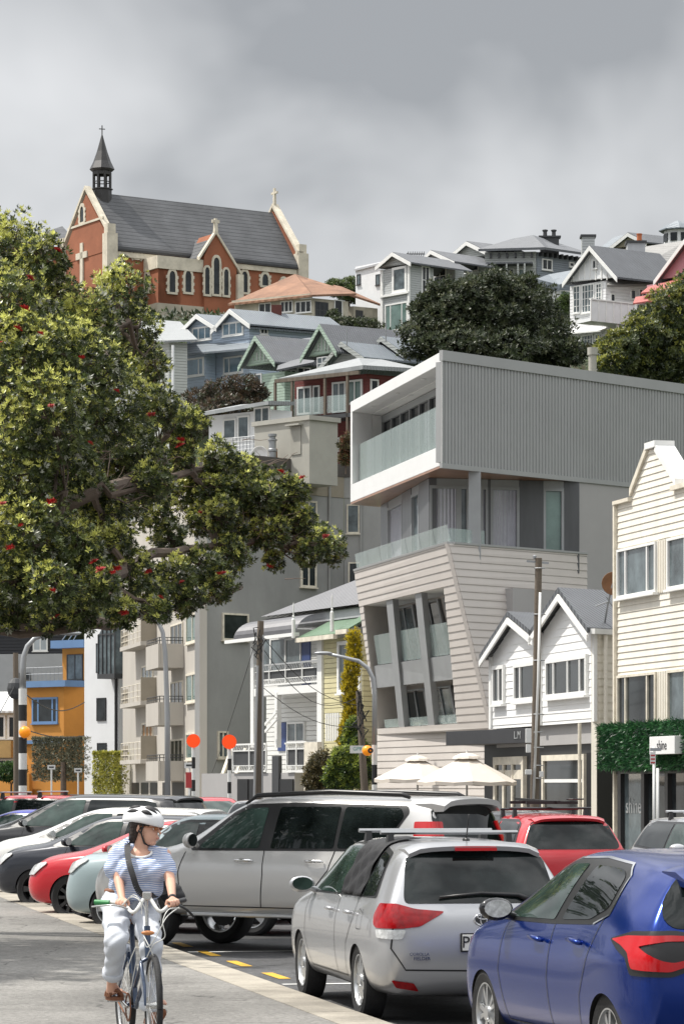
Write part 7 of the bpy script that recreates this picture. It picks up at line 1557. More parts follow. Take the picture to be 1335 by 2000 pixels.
F = Face(238, 190, -25); boxcloud(R, F, F.t(182), 0, -1.0, 0, .1, F.z(210, 1471), 3800, 5, .11, .05, [(.42, .42, .08), (.58, .55, .13), (.16, .19, .04)], [3, 3, 1], 33)
cc_ = [(.62, .50, .03), (.48, .38, .03), (.20, .18, .03)]
R = thing('cypress', 'tall narrow golden cypress against the yellow villa wall', 'tree', tuple(P(684, 1600, 113)))
B_ = px_blobs([(690-i*.9+3*math.sin(i), 1250+i*18, 13+i*.35, 113, 20) for i in range(13)]); crown(R, B_, 3800, 5, .12, .03, cc_, [3, 2, 2], 34, r0=.6, spread=.35, up=1.6)
m = MB(); c = P(680, 1500, 113); m.tube([(c.x, c.y, .1), (c.x, c.y, 5.5)], [.12, .04], 7); m.build('trunk', 'bark', R)
tree('green_bush', 'bright green rounded bush at the foot of the golden cypress', 'shrub', [(672, 1500, 30, 110, 42), (700, 1505, 26, 110, 38), (690, 1455, 22, 111, 30), (690, 1425, 15, 111, 22), (655, 1520, 22, 110, 25)], 3800, 5, .12, .045, [(.05, .09, .025), (.14, .20, .04), (.02, .04, .015)], [3, 3, 2], 35, trunk=.1, tr=.1, tip=((.30, .36, .05), .7))
tree('bronze_bush', 'bronze-brown bush left of the bright green bush', 'shrub', [(625, 1505, 26, 112, 38), (612, 1525, 20, 112, 24), (645, 1515, 18, 112, 28)], 1900, 5, .11, .04, [(.10, .085, .035), (.18, .14, .06), (.05, .05, .02)], [3, 2, 2], 36, trunk=.1, tr=.08)
tree('low_shrub', 'dark green shrubs in the garden left of the orange wall', 'shrub', [(10, 1508, 26, 205, 16), (35, 1502, 16, 205, 14)], 900, 5, .2, .08, [(.03, .07, .02), (.07, .14, .03)], [1, 1], 37, trunk=.1, tr=.08)
# scrub over the bank
rng = np.random.default_rng(40); n = 9000; y_ = rng.uniform(150, 400, n); x_ = rng.uniform(-.115, .115, n)*y_; 
d = (AN[None, :, 0]-x_[:, None])**2+(AN[None, :, 1]-y_[:, None])**2+12; w2 = d**-1.6; z_ = (w2*AN[:, 2]).sum(1)/w2.sum(1)
ok = (x_-(28.-.2126*y_+3) > 12); x_, y_, z_ = x_[ok], y_[ok], z_[ok]; n = len(x_)
p = np.stack([x_, y_, z_+rng.uniform(0, .9, n)], 1); Q = rosettes(p, np.array([[-.3, -.3, 1.0]])+rng.normal(0, .3, (n, 3)), 7, .75, .3, rng, 1.0)
o = quads_obj('hillside_scrub', Q, np.repeat(cmix(n, [(.025, .04, .016), (.05, .075, .025), (.08, .075, .04)], [3, 3, 1.5], rng), 7, 0), 'leaf', None); tag(o, 'dense green scrub covering the bank between the houses', 'scrub', kind='stuff')

# more of the same trees along the footpath, beside and behind the viewpoint (seen mirrored in the cars)
PT['group'] = 'pohutukawa trees along the footpath'
for (x, y, r, lab) in ((-17, 60, 2.1, 'same kind of tree farther along the footpath, beyond the left edge'), (-10.5, 7, 1.2, 'same kind of tree beside the viewpoint, left of the frame'), (1.5, -16, .4, 'same kind of tree standing behind the viewpoint')):
    q = copy_tree(PT); q.location = (x, y, .1); q.rotation_euler = (0, 0, r); q['label'] = lab
# ---------------------------------------------------------------- street furniture
mat('lamp_grey', (.36, .37, .38), .45, metal=.5, var=.08); mat('beacon_orange', (.85, .30, .01), .35, var=.05, emit=('ff8a10', .25)); mat('disc_orange', (.95, .10, .01), .5, var=0, emit=('ff3a08', .35))
mat('sign_white', (.68, .68, .66), .5, var=.05); mat('sign_red', (.45, .05, .05), .5, var=.1); mat('sign_teal', (.10, .30, .28), .5, var=.1); mat('wire', (.02, .02, .02), .6, var=0)
def gz_(D): return .1
def pole_at(px, D): p = P(px, 0, D); return p.x, D
def zpx(y, D): return CAMH-(y-HZP)/FPX*D
def striped(root, x, y, z0, z1, r, n):
    for i in range(n):
        a = z0+(z1-z0)*i/n; b = z0+(z1-z0)*(i+1)/n; m = MB(); m.lathe([(.001, a), (r, a), (r, b-.001), (.001, b-.001)], 14, (x, y, 0)); m.build('pole_band', 'black_paint' if i % 2 else 'sign_white', root, smooth=True, auto=40)
# left lamp with zebra stripes and globe
D = 118; x, y = pole_at(45, D); R = thing('street_lamp', 'grey curved street lamp with black and white banded base at far left', 'street lamp', (x, y, 0), 'curved street lamps')
zb_ = zpx(1345, D); striped(R, x, y, .05, zb_, .16, 9)
m = MB(); pts = [P(45, 1345, D), P(45, 1305, D), P(47, 1282, D), P(54, 1262, D), P(68, 1247, D), P(90, 1239, D), P(125, 1236, D)]; m.tube(pts, [.13, .12, .11, .10, .09, .08, .07], 10); m.build('arm', 'lamp_grey', R, smooth=True)
m = MB(); p = pts[-1]; m.ball((p.x+.25, p.y, p.z-.02), (.45, .16, .09), 8); m.build('lamp_head', 'lamp_grey', R, smooth=True)
p = P(49, 1430, D-.4); R = thing('beacon_globe', 'orange beacon globe on the banded lamp post at far left', 'beacon', tuple(p)); m = MB(); m.ball(p, .23, 12); m.build('globe', 'beacon_orange', R, smooth=True); m = MB(); m.tube([p+Vector((0, .1, -.2)), (x, y, p.z-.28)], .03, 6); m.build('bracket', 'lamp_grey', R)
D = 104; x, y = pole_at(327, D); R = thing('street_lamp', 'tall plain grey curved street lamp in front of the balconies', 'street lamp', (x, y, 0), 'curved street lamps')
m = MB(); pts = [P(328, 1630, D), P(327, 1400, D), P(323, 1275, D), P(318, 1235, D), P(308, 1212, D), P(295, 1196, D), P(284, 1188, D)]; m.tube(pts, [.11, .095, .08, .075, .07, .06, .055], 10); m.build('pole', 'lamp_grey', R, smooth=True)
m = MB(); p = pts[-1]; m.ball((p.x-.25, p.y, p.z+.03), (.4, .16, .07), 8); m.build('lamp_head', 'lamp_grey', R, smooth=True)
D = 98; x, y = pole_at(731, D); R = thing('street_lamp', 'grey curved street lamp with banded base beside the taupe boards', 'street lamp', (x, y, 0), 'curved street lamps')
striped(R, x, y, .05, zpx(1455, D), .085, 5)
m = MB(); pts = [P(731, 1455, D), P(731, 1350, D), P(728, 1325, D), P(718, 1305, D), P(700, 1291, D), P(672, 1284, D), P(640, 1277, D)]; m.tube(pts, [.085, .08, .075, .07, .065, .055, .05], 10); m.build('arm', 'lamp_grey', R, smooth=True)
m = MB(); p = pts[-1]; m.ball((p.x-.15, p.y, p.z+.02), (.3, .13, .06), 8); m.build('lamp_head', 'lamp_grey', R, smooth=True)
p = P(717, 1466, D-.3); R = thing('beacon_globe', 'orange beacon globe with dark centre beside the green bush', 'beacon', tuple(p)); m = MB(); m.ball(p, .17, 12); m.build('globe', 'beacon_orange', R, smooth=True); m = MB(); m.lathe([(.03, 0), (.09, 0), (.09, -.03), (.03, -.03)], 14, (p.x+.10, p.y-.14, p.z), 'y'); m.build('ring', 'black_paint', R)
# crossing discs
for px, py, D, lab in ((378, 1447, 92, 'orange crossing disc on a banded pole before the apartment block'), (448, 1449, 87, 'orange crossing disc on a banded pole near the timber stairs')):
    x, y = pole_at(px, D); R = thing('crossing_sign', lab, 'crossing sign', (x, y, 0), 'round orange crossing discs'); zc_ = zpx(py, D)
    striped(R, x, y, .05, zc_-.15, .055, 9); m = MB(); m.lathe([(.001, -.02), (.205, -.02), (.205, .0), (.001, .0)], 28, (x, y-.07, zc_), 'y'); m.build('disc', 'disc_orange', R)
# utility poles
def upole(label, pts, D, r0, r1, extras=None):
    a, b = P(pts[0][0], pts[0][1], D), P(pts[1][0], pts[1][1], D); a.z = 0; R = thing('utility_pole', label, 'pole', tuple(a), 'wooden utility poles'); m = MB(); m.tube([a, a.lerp(b, .5), b], [r0, (r0+r1)/2, r1], 10); m.build('shaft', 'wood_pole', R, smooth=True, auto=40); return R, a, b
R, a, b = upole('dark wooden pole with conduit standing before the white twin gables', ((1041, 1570), (1051, 1090)), 76, .125, .085)
m = MB(); m.tube([P(1041, 1560, 75.8), P(1050, 1330, 75.8), P(1054, 1157, 75.8)], .033, 8); m.build('conduit', 'sign_white', R, smooth=True)
for px, py, w_, h_ in ((1031, 1437, .14, .35), (1031, 1462, .12, .2), (1031, 1508, .16, .12), (1056, 1512, .1, .14)): m = MB(); p = P(px, py, 75.7); m.box(p.x-w_/2, p.x+w_/2, p.y-.08, p.y+.08, p.z-h_/2, p.z+h_/2); m.build('junction_box', 'sign_white', R, bevel=.01)
for py in (1110, 1200, 1290, 1395, 1430, 1460, 1495, 1520):
    p = P(1046+(1500-py)*.012+3, py, 76); rr = .14; m = MB(); m.tube([(p.x+rr*math.cos(t), p.y+rr*math.sin(t), p.z) for t in [i*math.pi/6 for i in range(13)]], .012, 5); m.build('band', 'grey_metal', R)
m = MB(); p = P(1051, 1092, 76); m.bar(p+Vector((-.3, 0, -.05)), p+Vector((.25, 0, -.1)), .05); m.lathe([(.02, p.z), (.05, p.z+.03), (.05, p.z+.08), (.02, p.z+.1)], 8, (p.x-.1, p.y, 0)); m.build('crossarm', 'grey_metal', R)
R, a, b = upole('wooden pole wrapped with cables before the villa verandah', ((502, 1600), (509, 1213)), 93, .14, .10)
m = MB(); m.tube([P(512, 1570, 92.8), P(514, 1240, 92.8)], .03, 6); m.tube([P(496, 1570, 92.8), P(503, 1300, 92.8)], .04, 6); m.build('conduit', 'lamp_grey', R)
m = MB()
for k in range(10): p = P(508+random.uniform(-9, 7), 1225+k*5, 92.7); m.tube([p, p+Vector((random.uniform(-.2, .2), -.05, random.uniform(-.25, .1))), p+Vector((random.uniform(-.1, .1), 0, -.35))], .018, 5)
m.build('cable_bundle', 'wire', R)['kind'] = 'stuff'
R, a, b = upole('short leaning pole with tangled top beside the golden cypress', ((718, 1600), (700, 1350)), 101, .15, .10)
m = MB()
for k in range(14): p = P(702+random.uniform(-6, 9), 1355+k*5, 100.7); m.tube([p, p+Vector((random.uniform(-.25, .25), -.05, random.uniform(-.2, .2))), p+Vector((random.uniform(-.2, .2), 0, -.4))], .02, 5)
m.build('cable_bundle', 'wire', R)['kind'] = 'stuff'
p = P(701, 1464, 100.4); SG = thing('street_sign', 'small teal and white street name sign on the leaning pole', 'sign', tuple(p)); m = MB(); m.box(p.x-.30, p.x+.16, p.y-.02, p.y, p.z-.12, p.z+.13); m.build('board', 'sign_white', SG); text('GPR', .17, 'sign_teal', SG, 'lettering', (p.x-.05, p.y-.022, p.z+.02), (1, 0, 0), (0, 0, 1), .003)
R, a, b = upole('dark wooden pole at far left behind the banded lamp', ((34, 1600), (31, 1275)), 140, .17, .12)
m = MB(); m.ball(P(31, 1345, 139.6), (.4, .3, .5), 6); m.build('transformer', 'dark_grey', R)
# small signs
for px, y0, D, lab, red in ((101, 1497, 125, 'small white parking arrow sign, left one by the clipped tree', 0), (153, 1503, 128, 'small white parking arrow sign, right one near the townhouse', 0), (370, 1493, 98, 'white and red parking sign beside the first orange disc', 1), (465, 1588, 0, '', 0)):
    if not D: continue
    x, y = pole_at(px, D); R = thing('parking_sign', lab, 'sign', (x, y, 0), 'parking signs'); z1 = zpx(y0, D); m = MB(); m.tube([(x, y, 0), (x, y, z1)], .035, 8); m.build('post', 'sign_white', R); m = MB(); m.box(x-.16, x+.16, y-.05, y-.035, z1-.12, z1+.06); m.build('blade', 'sign_white', R); m = MB(); m.box(x-.10, x+.10, y-.054, y-.051, z1-.06, z1); m.build('arrow', 'dark_grey', R)
    if red: m = MB(); m.box(x-.12, x+.1, y-.05, y-.035, z1-.75, z1-.25); m.build('panel', 'sign_red', R)
D = 66; x, y = pole_at(1276, D); R = thing('parking_sign', 'twin-post red and white parking sign in front of the shine shopfront', 'sign', (x, y, 0), 'parking signs')
m = MB(); m.tube([(x, y, 0), (x, y, zpx(1458, D))], .032, 10); m.build('post', 'sign_white', R, smooth=True); m = MB(); m.tube([(x+.11, y+.3, 0), (x+.11, y+.3, zpx(1500, D))], .03, 10); m.build('post', 'sign_white', R, smooth=True)
m = MB(); m.box(x-.09, x+.15, y-.05, y-.035, zpx(1467, D), zpx(1461, D)); m.build('blade', 'lamp_grey', R); m = MB(); m.box(x-.09, x+.03, y-.05, y-.035, zpx(1493, D), zpx(1469, D)); pn = m.build('panel', 'sign_white', R)
m = MB()
for k in range(3): m.box(x-.075, x+.015, y-.056, y-.051, zpx(1474+k*7+3, D), zpx(1474+k*7, D)); 
m.build('red_print', 'sign_red', pn)['kind'] = 'stuff'
# umbrellas
def umbrella(label, px, D, half, ytop, yedge, seed):
    x, y = pole_at(px, D); R = thing('umbrella', label, 'umbrella', (x, y, 0), 'cafe umbrellas'); zt_, ze_ = zpx(ytop, D), zpx(yedge, D); rng = np.random.default_rng(seed)
    n = 8; rings = [(0.0, zt_), (.16, zt_-.06), (.34, zt_-.16), (.62, zt_-.30+.0), (1.0, ze_)]; 
    def ring(f, z, sag=1): return [(x+half*f*math.cos(2*math.pi*(k+.2)/16)*(1 if k % 2 == 0 else .955-.02*sag), y+half*f*math.sin(2*math.pi*(k+.2)/16)*(1 if k % 2 == 0 else .955), z-(0 if k % 2 == 0 else .035*f)) for k in range(16)]
    m = MB(); fr = [.13, .36, .68, 1.0]; zz = [zt_-.14, zt_-.14-(zt_-.14-ze_)*.27, zt_-.14-(zt_-.14-ze_)*.63, ze_]
    rs = [ring(f, z) for f, z in zip(fr, zz)]+[ring(1.0, ze_-.10)]
    vs = [p for r in rs for p in r]; fs = [(i*16+k, i*16+(k+1) % 16, (i+1)*16+(k+1) % 16, (i+1)*16+k) for i in range(4) for k in range(16)]; m.add(vs, fs); m.build('canopy', 'umbrella_cloth', R)
    m = MB(); a_, b_ = ring(.30, zt_-.17), ring(.26, zt_-.10); c_ = ring(.12, zt_-.02); vs = a_+b_+c_+[(x, y, zt_)]; m.add(vs, [(k, (k+1) % 16, 16+(k+1) % 16, 16+k) for k in range(16)]+[(16+k, 16+(k+1) % 16, 32+(k+1) % 16, 32+k) for k in range(16)]+[(32+k, 32+(k+1) % 16, 48) for k in range(16)]); m.build('vent_cap', 'umbrella_cloth', R)
    m = MB(); m.tube([(x, y, .12), (x, y, zt_+.06)], .03, 8); m.build('pole', 'sign_white', R)
    for k in range(8):
        e_ = ring(1, ze_)[k*2]; m = MB(); m.tube([(x, y, zt_-.12), (e_[0], e_[1], e_[2]-.03)], .012, 5); m.build('rib', 'wood_pole', R)
umbrella('beige cafe umbrella, left one, against the taupe boards', 815, 93, 1.32, 1475, 1521, 3)
umbrella('larger beige cafe umbrella, right one, before the cafe door', 911, 87, 1.42, 1470, 1526, 4)
# overhead wires
def wire(label, a, b, sag, r=.011):
    R = thing('overhead_wire', label, 'wire', tuple(a), 'overhead wires'); m = MB(); m.tube([a.lerp(b, i/10)-Vector((0, 0, sag*math.sin(i/10*math.pi))) for i in range(11)], r, 5); m.build('cable', 'wire', R)
wire('cable sagging from verandah pole top to the yellow wall', P(510, 1240, 93), P(700, 1378, 100), .5)
wire('cable running low from verandah pole to the leaning pole', P(510, 1262, 93), P(700, 1362, 100.5), .9)
wire('cable drooping below the verandah floor towards the leaning pole', P(510, 1340, 93), P(702, 1420, 100.5), .4)
wire('wire crossing the orange wall from the far left pole', P(31, 1340, 140), P(165, 1372, 190), .8, .03); wire('lower wire across the orange house from the far left pole', P(31, 1418, 140), P(165, 1437, 190), .3, .03)
wire('wire from the left pole top to the globe lamp arm height', P(31, 1335, 140), P(-80, 1500, 120), .3, .02)
wire('thin wire from the villa pole to the apartment corner', P(508, 1222, 93), P(392, 1560, 160), .4)
# ---------------------------------------------------------------- cyclist and bicycle
mat('skin', (.62, .36, .26), .5, var=.06, vscale=9, spec=.35); mat('hair', (.022, .013, .009), .55, var=.4, vscale=30, bump=.5, bscale=60)
mat('denim_pale', (.54, .57, .62), .85, var=.10, vscale=7, bump=.35, bscale=16); mat('helmet_white', (.74, .75, .76), .25, var=.03, coat=.5); mat('helmet_dark', (.015, .015, .017), .6, var=0)
mat('leather', (.19, .075, .035), .6, var=.2, vscale=12); mat('leather_tan', (.50, .20, .07), .5, var=.15, vscale=12); mat('navy_paint', (.035, .055, .10), .25, metal=.2, var=.05, coat=.6); mat('cable_white', (.66, .66, .63), .5, var=.05); mat('grip_green', (.04, .24, .08), .5, var=.05); mat('steel', (.55, .55, .54), .25, metal=.9, var=.08)
mat('shirt', (.5, .55, .7), .9, var=0)
t = MATS['shirt'].node_tree; b = t.nodes['Principled BSDF']; co = t.nodes.new('ShaderNodeTexCoord'); sp = t.nodes.new('ShaderNodeSeparateXYZ'); t.links.new(co.outputs['Object'], sp.inputs[0])
nn = t.nodes.new('ShaderNodeTexNoise'); nn.inputs['Scale'].default_value = 7; t.links.new(co.outputs['Object'], nn.inputs[0])
ad = t.nodes.new('ShaderNodeMath'); ad.operation = 'MULTIPLY_ADD'; t.links.new(nn.outputs[0], ad.inputs[0]); ad.inputs[1].default_value = .035; t.links.new(sp.outputs[2], ad.inputs[2])
dv_ = t.nodes.new('ShaderNodeMath'); dv_.operation = 'DIVIDE'; t.links.new(ad.outputs[0], dv_.inputs[0]); dv_.inputs[1].default_value = .0125
fr2 = t.nodes.new('ShaderNodeMath'); fr2.operation = 'FRACT'; t.links.new(dv_.outputs[0], fr2.inputs[0]); gt = t.nodes.new('ShaderNodeMath'); gt.operation = 'GREATER_THAN'; t.links.new(fr2.outputs[0], gt.inputs[0]); gt.inputs[1].default_value = .62
mc = t.nodes.new('ShaderNodeMixRGB'); mc.inputs[1].default_value = (.24, .32, .53, 1); mc.inputs[2].default_value = (.72, .74, .78, 1); t.links.new(gt.outputs[0], mc.inputs[0]); t.links.new(mc.outputs[0], b.inputs['Base Color'])
def caps(segs, vox, name, mt, parent, smooth=4, disp=0, dscale=.1, seed=0, keep=None, ell=()):
    """one continuous surface grown round tapered limb segments: (a, ra, b, rb) and ellipsoids (c, (rx,ry,rz), rot)"""
    m = MB()
    for a, ra, b_, rb in segs:
        a = Vector(a); b_ = Vector(b_); n = 14; d = (b_-a); L_ = d.length; d.normalize(); path = []; rad = []
        for i in range(-4, 1): t = math.sin(i/4*math.pi/2); path.append(a+d*ra*t*.999); rad.append(max(.0006, ra*math.sqrt(max(0, 1-t*t))))
        for i in range(1, 5): u = i/5; path.append(a.lerp(b_, u)); rad.append(ra+(rb-ra)*u)
        for i in range(0, 5): t = math.sin(i/4*math.pi/2); path.append(b_+d*rb*t*.999); rad.append(max(.0006, rb*math.sqrt(max(0, 1-t*t))))
        m.tube(path, rad, n)
    for c, r, rot in ell:
        q = MB(); q.ball((0, 0, 0), r, 12); M = Matrix.Rotation(rot[2], 3, 'Z') @ Matrix.Rotation(rot[1], 3, 'Y') @ Matrix.Rotation(rot[0], 3, 'X'); m.add([Vector(c)+M @ Vector(v) for v in q.v], q.f)
    o = m.build('tmp', None, None); r_ = o.modifiers.new('r', 'REMESH'); r_.mode = 'VOXEL'; r_.voxel_size = vox; r_.adaptivity = 0
    s = o.modifiers.new('s', 'SMOOTH'); s.iterations = smooth; s.factor = .6
    me = evaluated(o); bpy.data.objects.remove(o)
    if disp:
        n = len(me.vertices); co = np.empty(n*3, np.float32); me.vertices.foreach_get('co', co); co = co.reshape(-1, 3); nr = np.empty(n*3, np.float32); me.vertices.foreach_get('normal', nr); nr = nr.reshape(-1, 3)
        k = 1/dscale; f = np.sin(co[:, 2]*k*1.6+3*np.sin(co[:, 0]*k*.9+seed)+co[:, 1]*k*.7)+.7*np.sin(co[:, 2]*k*2.9-co[:, 0]*k*2.1+seed*2+2*np.sin(co[:, 1]*k)); co += nr*(f*disp)[:, None]; me.vertices.foreach_set('co', co.ravel()); me.update()
    loc = worldloc(parent); me.transform(Matrix.Translation(-loc)); me.materials.clear(); me.materials.append(MATS[mt]); me.polygons.foreach_set('use_smooth', [True]*len(me.polygons))
    o = bpy.data.objects.new(name, me); C.objects.link(o); o.parent = parent; return o
GZ = .10
hd_v = Vector((.24, -.97, 0)).normalized(); rt_v = Vector((hd_v.y, -hd_v.x, 0))*1.0; lf_v = -rt_v     # rider's left points to picture right
FC = Vector(((300-CXP)/FPX*20.35, 20.35, GZ)); RC = FC-hd_v*1.08
def BL(x, y, z): return RC+hd_v*x+lf_v*y+Vector((0, 0, z))       # bicycle frame of reference
BK = thing('bicycle', 'navy step-through city bicycle with swept white handlebar ridden by the cyclist', 'bicycle', tuple(RC))
st_a = math.radians(-3); fdir = Vector((hd_v.x*math.cos(st_a)-hd_v.y*math.sin(st_a), hd_v.x*math.sin(st_a)+hd_v.y*math.cos(st_a), 0))
def bwheel(cx, d, name):
    c = Vector((cx.x, cx.y, GZ+.345)); w_ = Vector((-d.y, d.x, 0)); up = Vector((0, 0, 1)); n = 48
    def torus(R_, r_, mm, nm, par, k=8):
        m = MB(); path = [c+d*R_*math.cos(2*math.pi*i/n)+up*R_*math.sin(2*math.pi*i/n) for i in range(n+1)]; m.tube(path, r_, k, cap=False); return m.build(nm, mm, par, smooth=True)
    h = MB(); h.tube([c-w_*.05, c+w_*.05], .022, 10); hub = h.build(name, 'steel', BK, smooth=True, auto=40)
    torus(.325, .021, 'tyre', 'tyre', hub); torus(.303, .010, 'steel', 'rim', hub)
    s = MB()
    for i in range(28):
        a = 2*math.pi*i/28; s.tube([c+w_*(.03 if i % 2 else -.03)+(d*math.cos(a+.25)+up*math.sin(a+.25))*.02, c+(d*math.cos(a)+up*math.sin(a))*.30], .0016, 4, cap=False)
    s.build('spokes', 'steel', hub)['kind'] = 'stuff'
    if name == 'front_wheel': return c
    a0, a1 = .5, 3.3; g = MB()
    pts = [c+(d*math.cos(a0+(a1-a0)*i/16)+up*math.sin(a0+(a1-a0)*i/16))*.362 for i in range(17)]
    for p, q in zip(pts, pts[1:]):
        g.add([p-w_*.028-up*.006, p+up*.004, q+up*.004, q-w_*.028-up*.006], [(0, 1, 2, 3)]); g.add([p+up*.004, p+w_*.028-up*.006, q+w_*.028-up*.006, q+up*.004], [(0, 1, 2, 3)])
    g.build('mudguard', 'navy_paint', BK); return c
fc = bwheel(FC, fdir, 'front_wheel'); rc = bwheel(RC, hd_v, 'rear_wheel')
HT0, HT1 = BL(.88, 0, .68), BL(.84, 0, .86); BB = BL(.42, 0, .29); ST = BL(.24, 0, .86)
def tube(pts, r, mm, nm, n=10, par=None): m = MB(); m.tube(pts, r, n); return m.build(nm, mm, par or BK, smooth=True, auto=50)
tube([HT0+Vector((0, 0, -.02)), HT1], .022, 'navy_paint', 'head_tube'); tube([HT0, BL(.66, 0, .44), BB], .019, 'navy_paint', 'down_tube'); tube([HT1-Vector((0, 0, .04)), BL(.62, 0, .58), BL(.37, 0, .42)], .016, 'navy_paint', 'top_tube'); tube([BB, ST], .018, 'navy_paint', 'seat_tube')
for s in (1, -1):
    m = MB(); m.tube([BB+lf_v*s*.03, rc+lf_v*s*.06], .010, 8); m.tube([ST-Vector((0, 0, .2))+lf_v*s*.02, rc+lf_v*s*.06], .009, 8); m.build('stay', 'navy_paint', BK, smooth=True)
    wv = Vector((-fdir.y, fdir.x, 0)); tube([HT0-Vector((0, 0, .03)), HT0+wv*s*.05-Vector((0, 0, .06))+fdir*.01, fc+wv*s*.055+Vector((0, 0, .12))-fdir*.03, fc+wv*s*.055], [.013, .014, .012, .008], 'navy_paint', 'fork_blade')
m = MB(); m.ball(BL(.17, 0, .90), (.08, .13, .035), 10); m.tube([BL(.22, 0, .89), BL(.38, 0, .915)], [.04, .018], 10); m.tube([BL(.25, 0, .86), BL(.24, 0, .72)], .013, 8); m.build('saddle', 'leather', BK, smooth=True)
tube([HT1, HT1+Vector((0, 0, .20))-hd_v*.02], .013, 'steel', 'stem'); CL = HT1+Vector((0, 0, .20))-hd_v*.0
m = MB(); m.box(CL.x-.03, CL.x+.03, CL.y-.03, CL.y+.03, CL.z-.025, CL.z+.03); m.build('clamp', 'steel', BK, bevel=.006)
GL_ = [BL(.66, -.27, 1.045), BL(.56, -.34, 1.03)]; GR_ = [BL(.66, .27, 1.045), BL(.56, .34, 1.03)]
gl0, gl1 = P(238, 1765, 20.72), P(186, 1762, 20.8); gr0, gr1 = P(335, 1764, 20.6), P(360, 1758, 20.8)
bar = [gl1, gl0, P(262, 1782, 20.5), CL, P(312, 1780, 20.5), gr0, gr1]
def catm(pts, k=6):
    out = []; n = len(pts)
    for i in range(n-1):
        p0, p1, p2, p3 = pts[max(i-1, 0)], pts[i], pts[i+1], pts[min(i+2, n-1)]
        for j in range(k): t = j/k; out.append(.5*((2*p1)+(p2-p0)*t+(2*p0-5*p1+4*p2-p3)*t*t+(3*p1-p0-3*p2+p3)*t**3))
    return out+[pts[-1]]
tube(catm(bar), .0125, 'cable_white', 'handlebar')
tube([gl1, gl0.lerp(gl1, .45)], .019, 'grip_green', 'grip'); tube([gr1, gr0.lerp(gr1, .3)], .019, 'black_paint', 'grip')
tube(catm([P(250, 1775, 20.45), P(222, 1768, 20.4), P(180, 1771, 20.5)]), .006, 'steel', 'brake_lever'); tube(catm([P(350, 1768, 20.4), P(364, 1776, 20.4), P(378, 1790, 20.45)]), .009, 'black_paint', 'brake_lever')
for pts in ([P(238, 1768, 20.45), P(258, 1752, 20.35), P(275, 1762, 20.3), P(277, 1785, 20.3)], [P(240, 1768, 20.42), P(262, 1748, 20.3), P(282, 1772, 20.28), P(286, 1800, 20.3)], [P(350, 1772, 20.4), P(325, 1792, 20.2), P(305, 1830, 20.2), P(288, 1850, 20.3), P(281, 1833, 20.3)], [P(352, 1774, 20.4), P(330, 1776, 20.25), P(318, 1800, 20.2), P(322, 1830, 20.2), P(300, 1845, 20.25), P(287, 1870, 20.3)], [P(281, 1828, 20.3), P(292, 1850, 20.25), P(304, 1878, 20.3)], [P(265, 1850, 20.5), P(249, 1895, 20.6), P(253, 1940, 20.7), P(262, 1900, 20.6), P(272, 1850, 20.5)]):
    tube(catm(pts), .0035, 'cable_white', 'cable', 6)
m = MB(); p = P(289, 1822, 20.35); m.ball(p, (.045, .02, .016), 8); m.build('reflector', 'leather_tan', BK, smooth=True)
# cranks and pedals
PR, PL = BL(.27, -.12, .33), BL(.58, .12, .27)
for q, s in ((PR, -1), (PL, 1)):
    m = MB(); m.tube([BB+lf_v*s*.06, q-lf_v*s*.04], .010, 8); m.bar(q-lf_v*s*.05, q+lf_v*s*.06, .075, .022); m.build('crank', 'steel', BK)
m = MB(); m.lathe([(.085, -.004), (.10, -.004), (.10, .004), (.085, .004), (.085, -.004)], 28, (0, 0, 0), 'y'); R3 = Matrix((hd_v, lf_v, Vector((0, 0, 1)))).transposed(); m.v = [tuple(BB-lf_v*.055+R3 @ Vector(v)) for v in m.v]; m.tube([BB-lf_v*.055+Vector((0, 0, .09)), rc-lf_v*.055+Vector((0, 0, .04))], .006, 6); m.tube([BB-lf_v*.055-Vector((0, 0, .09)), rc-lf_v*.055-Vector((0, 0, .04))], .006, 6); m.build('chain_ring', 'leather', BK)
# ---- the rider
PE = thing('person', 'cyclist in white helmet, blue striped t-shirt and pale jeans riding towards the camera, looking sideways', 'person', tuple(RC))
hipR, hipL = BL(.14, -.095, 1.0), BL(.14, .095, 1.0); pel = BL(.13, 0, 1.0)
chest = BL(.27, 0, 1.27); shR, shL = P(226, 1667, 21.05), P(320, 1670, 21.0); neck0, neck1 = P(273, 1662, 21.0), P(279, 1638, 20.98)
kR, kL = P(228, 1838, 20.72), P(296, 1850, 20.62); aR, aL = P(218, 1922, 20.98), P(292, 1988, 20.72)
elR, elL = P(232, 1718, 20.95), P(333, 1722, 20.85); wrR, wrL = P(239, 1757, 20.72), P(337, 1757, 20.62)
hc = P(284, 1618, 20.98)      # head centre; she faces picture right
fwd = Vector((.90, -.42, -.12)).normalized(); hup = Vector((.12, -.02, 1)); hup = (hup-fwd*hup.dot(fwd)).normalized(); hsd = hup.cross(fwd)    # hsd: her left
def Hd(a, b, c): return hc+fwd*a+hsd*b+hup*c
HM = Matrix((fwd, hsd, hup)).transposed(); he = HM.to_euler(); hr = (he.x, he.y, he.z)
segs = [(pel, .13, chest, .125), (chest, .125, neck0-Vector((0, 0, .05)), .09), (shR, .052, shL, .052), (neck0-Vector((0, 0, .04)), .055, neck1, .048), (neck1, .048, Hd(-.03, 0, -.05), .055),
        (shR, .047, elR, .036), (elR, .036, wrR, .023), (shL, .047, elL, .036), (elL, .036, wrL, .023), (hipR, .09, kR, .06), (hipL, .09, kL, .06), (kR, .055, aR, .033), (kL, .055, aL, .033)]
ell = [(Hd(-.012, 0, .03), (.098, .076, .10), hr), (Hd(.035, 0, -.035), (.062, .056, .075), hr), (Hd(.068, 0, -.09), (.026, .024, .020), hr)]
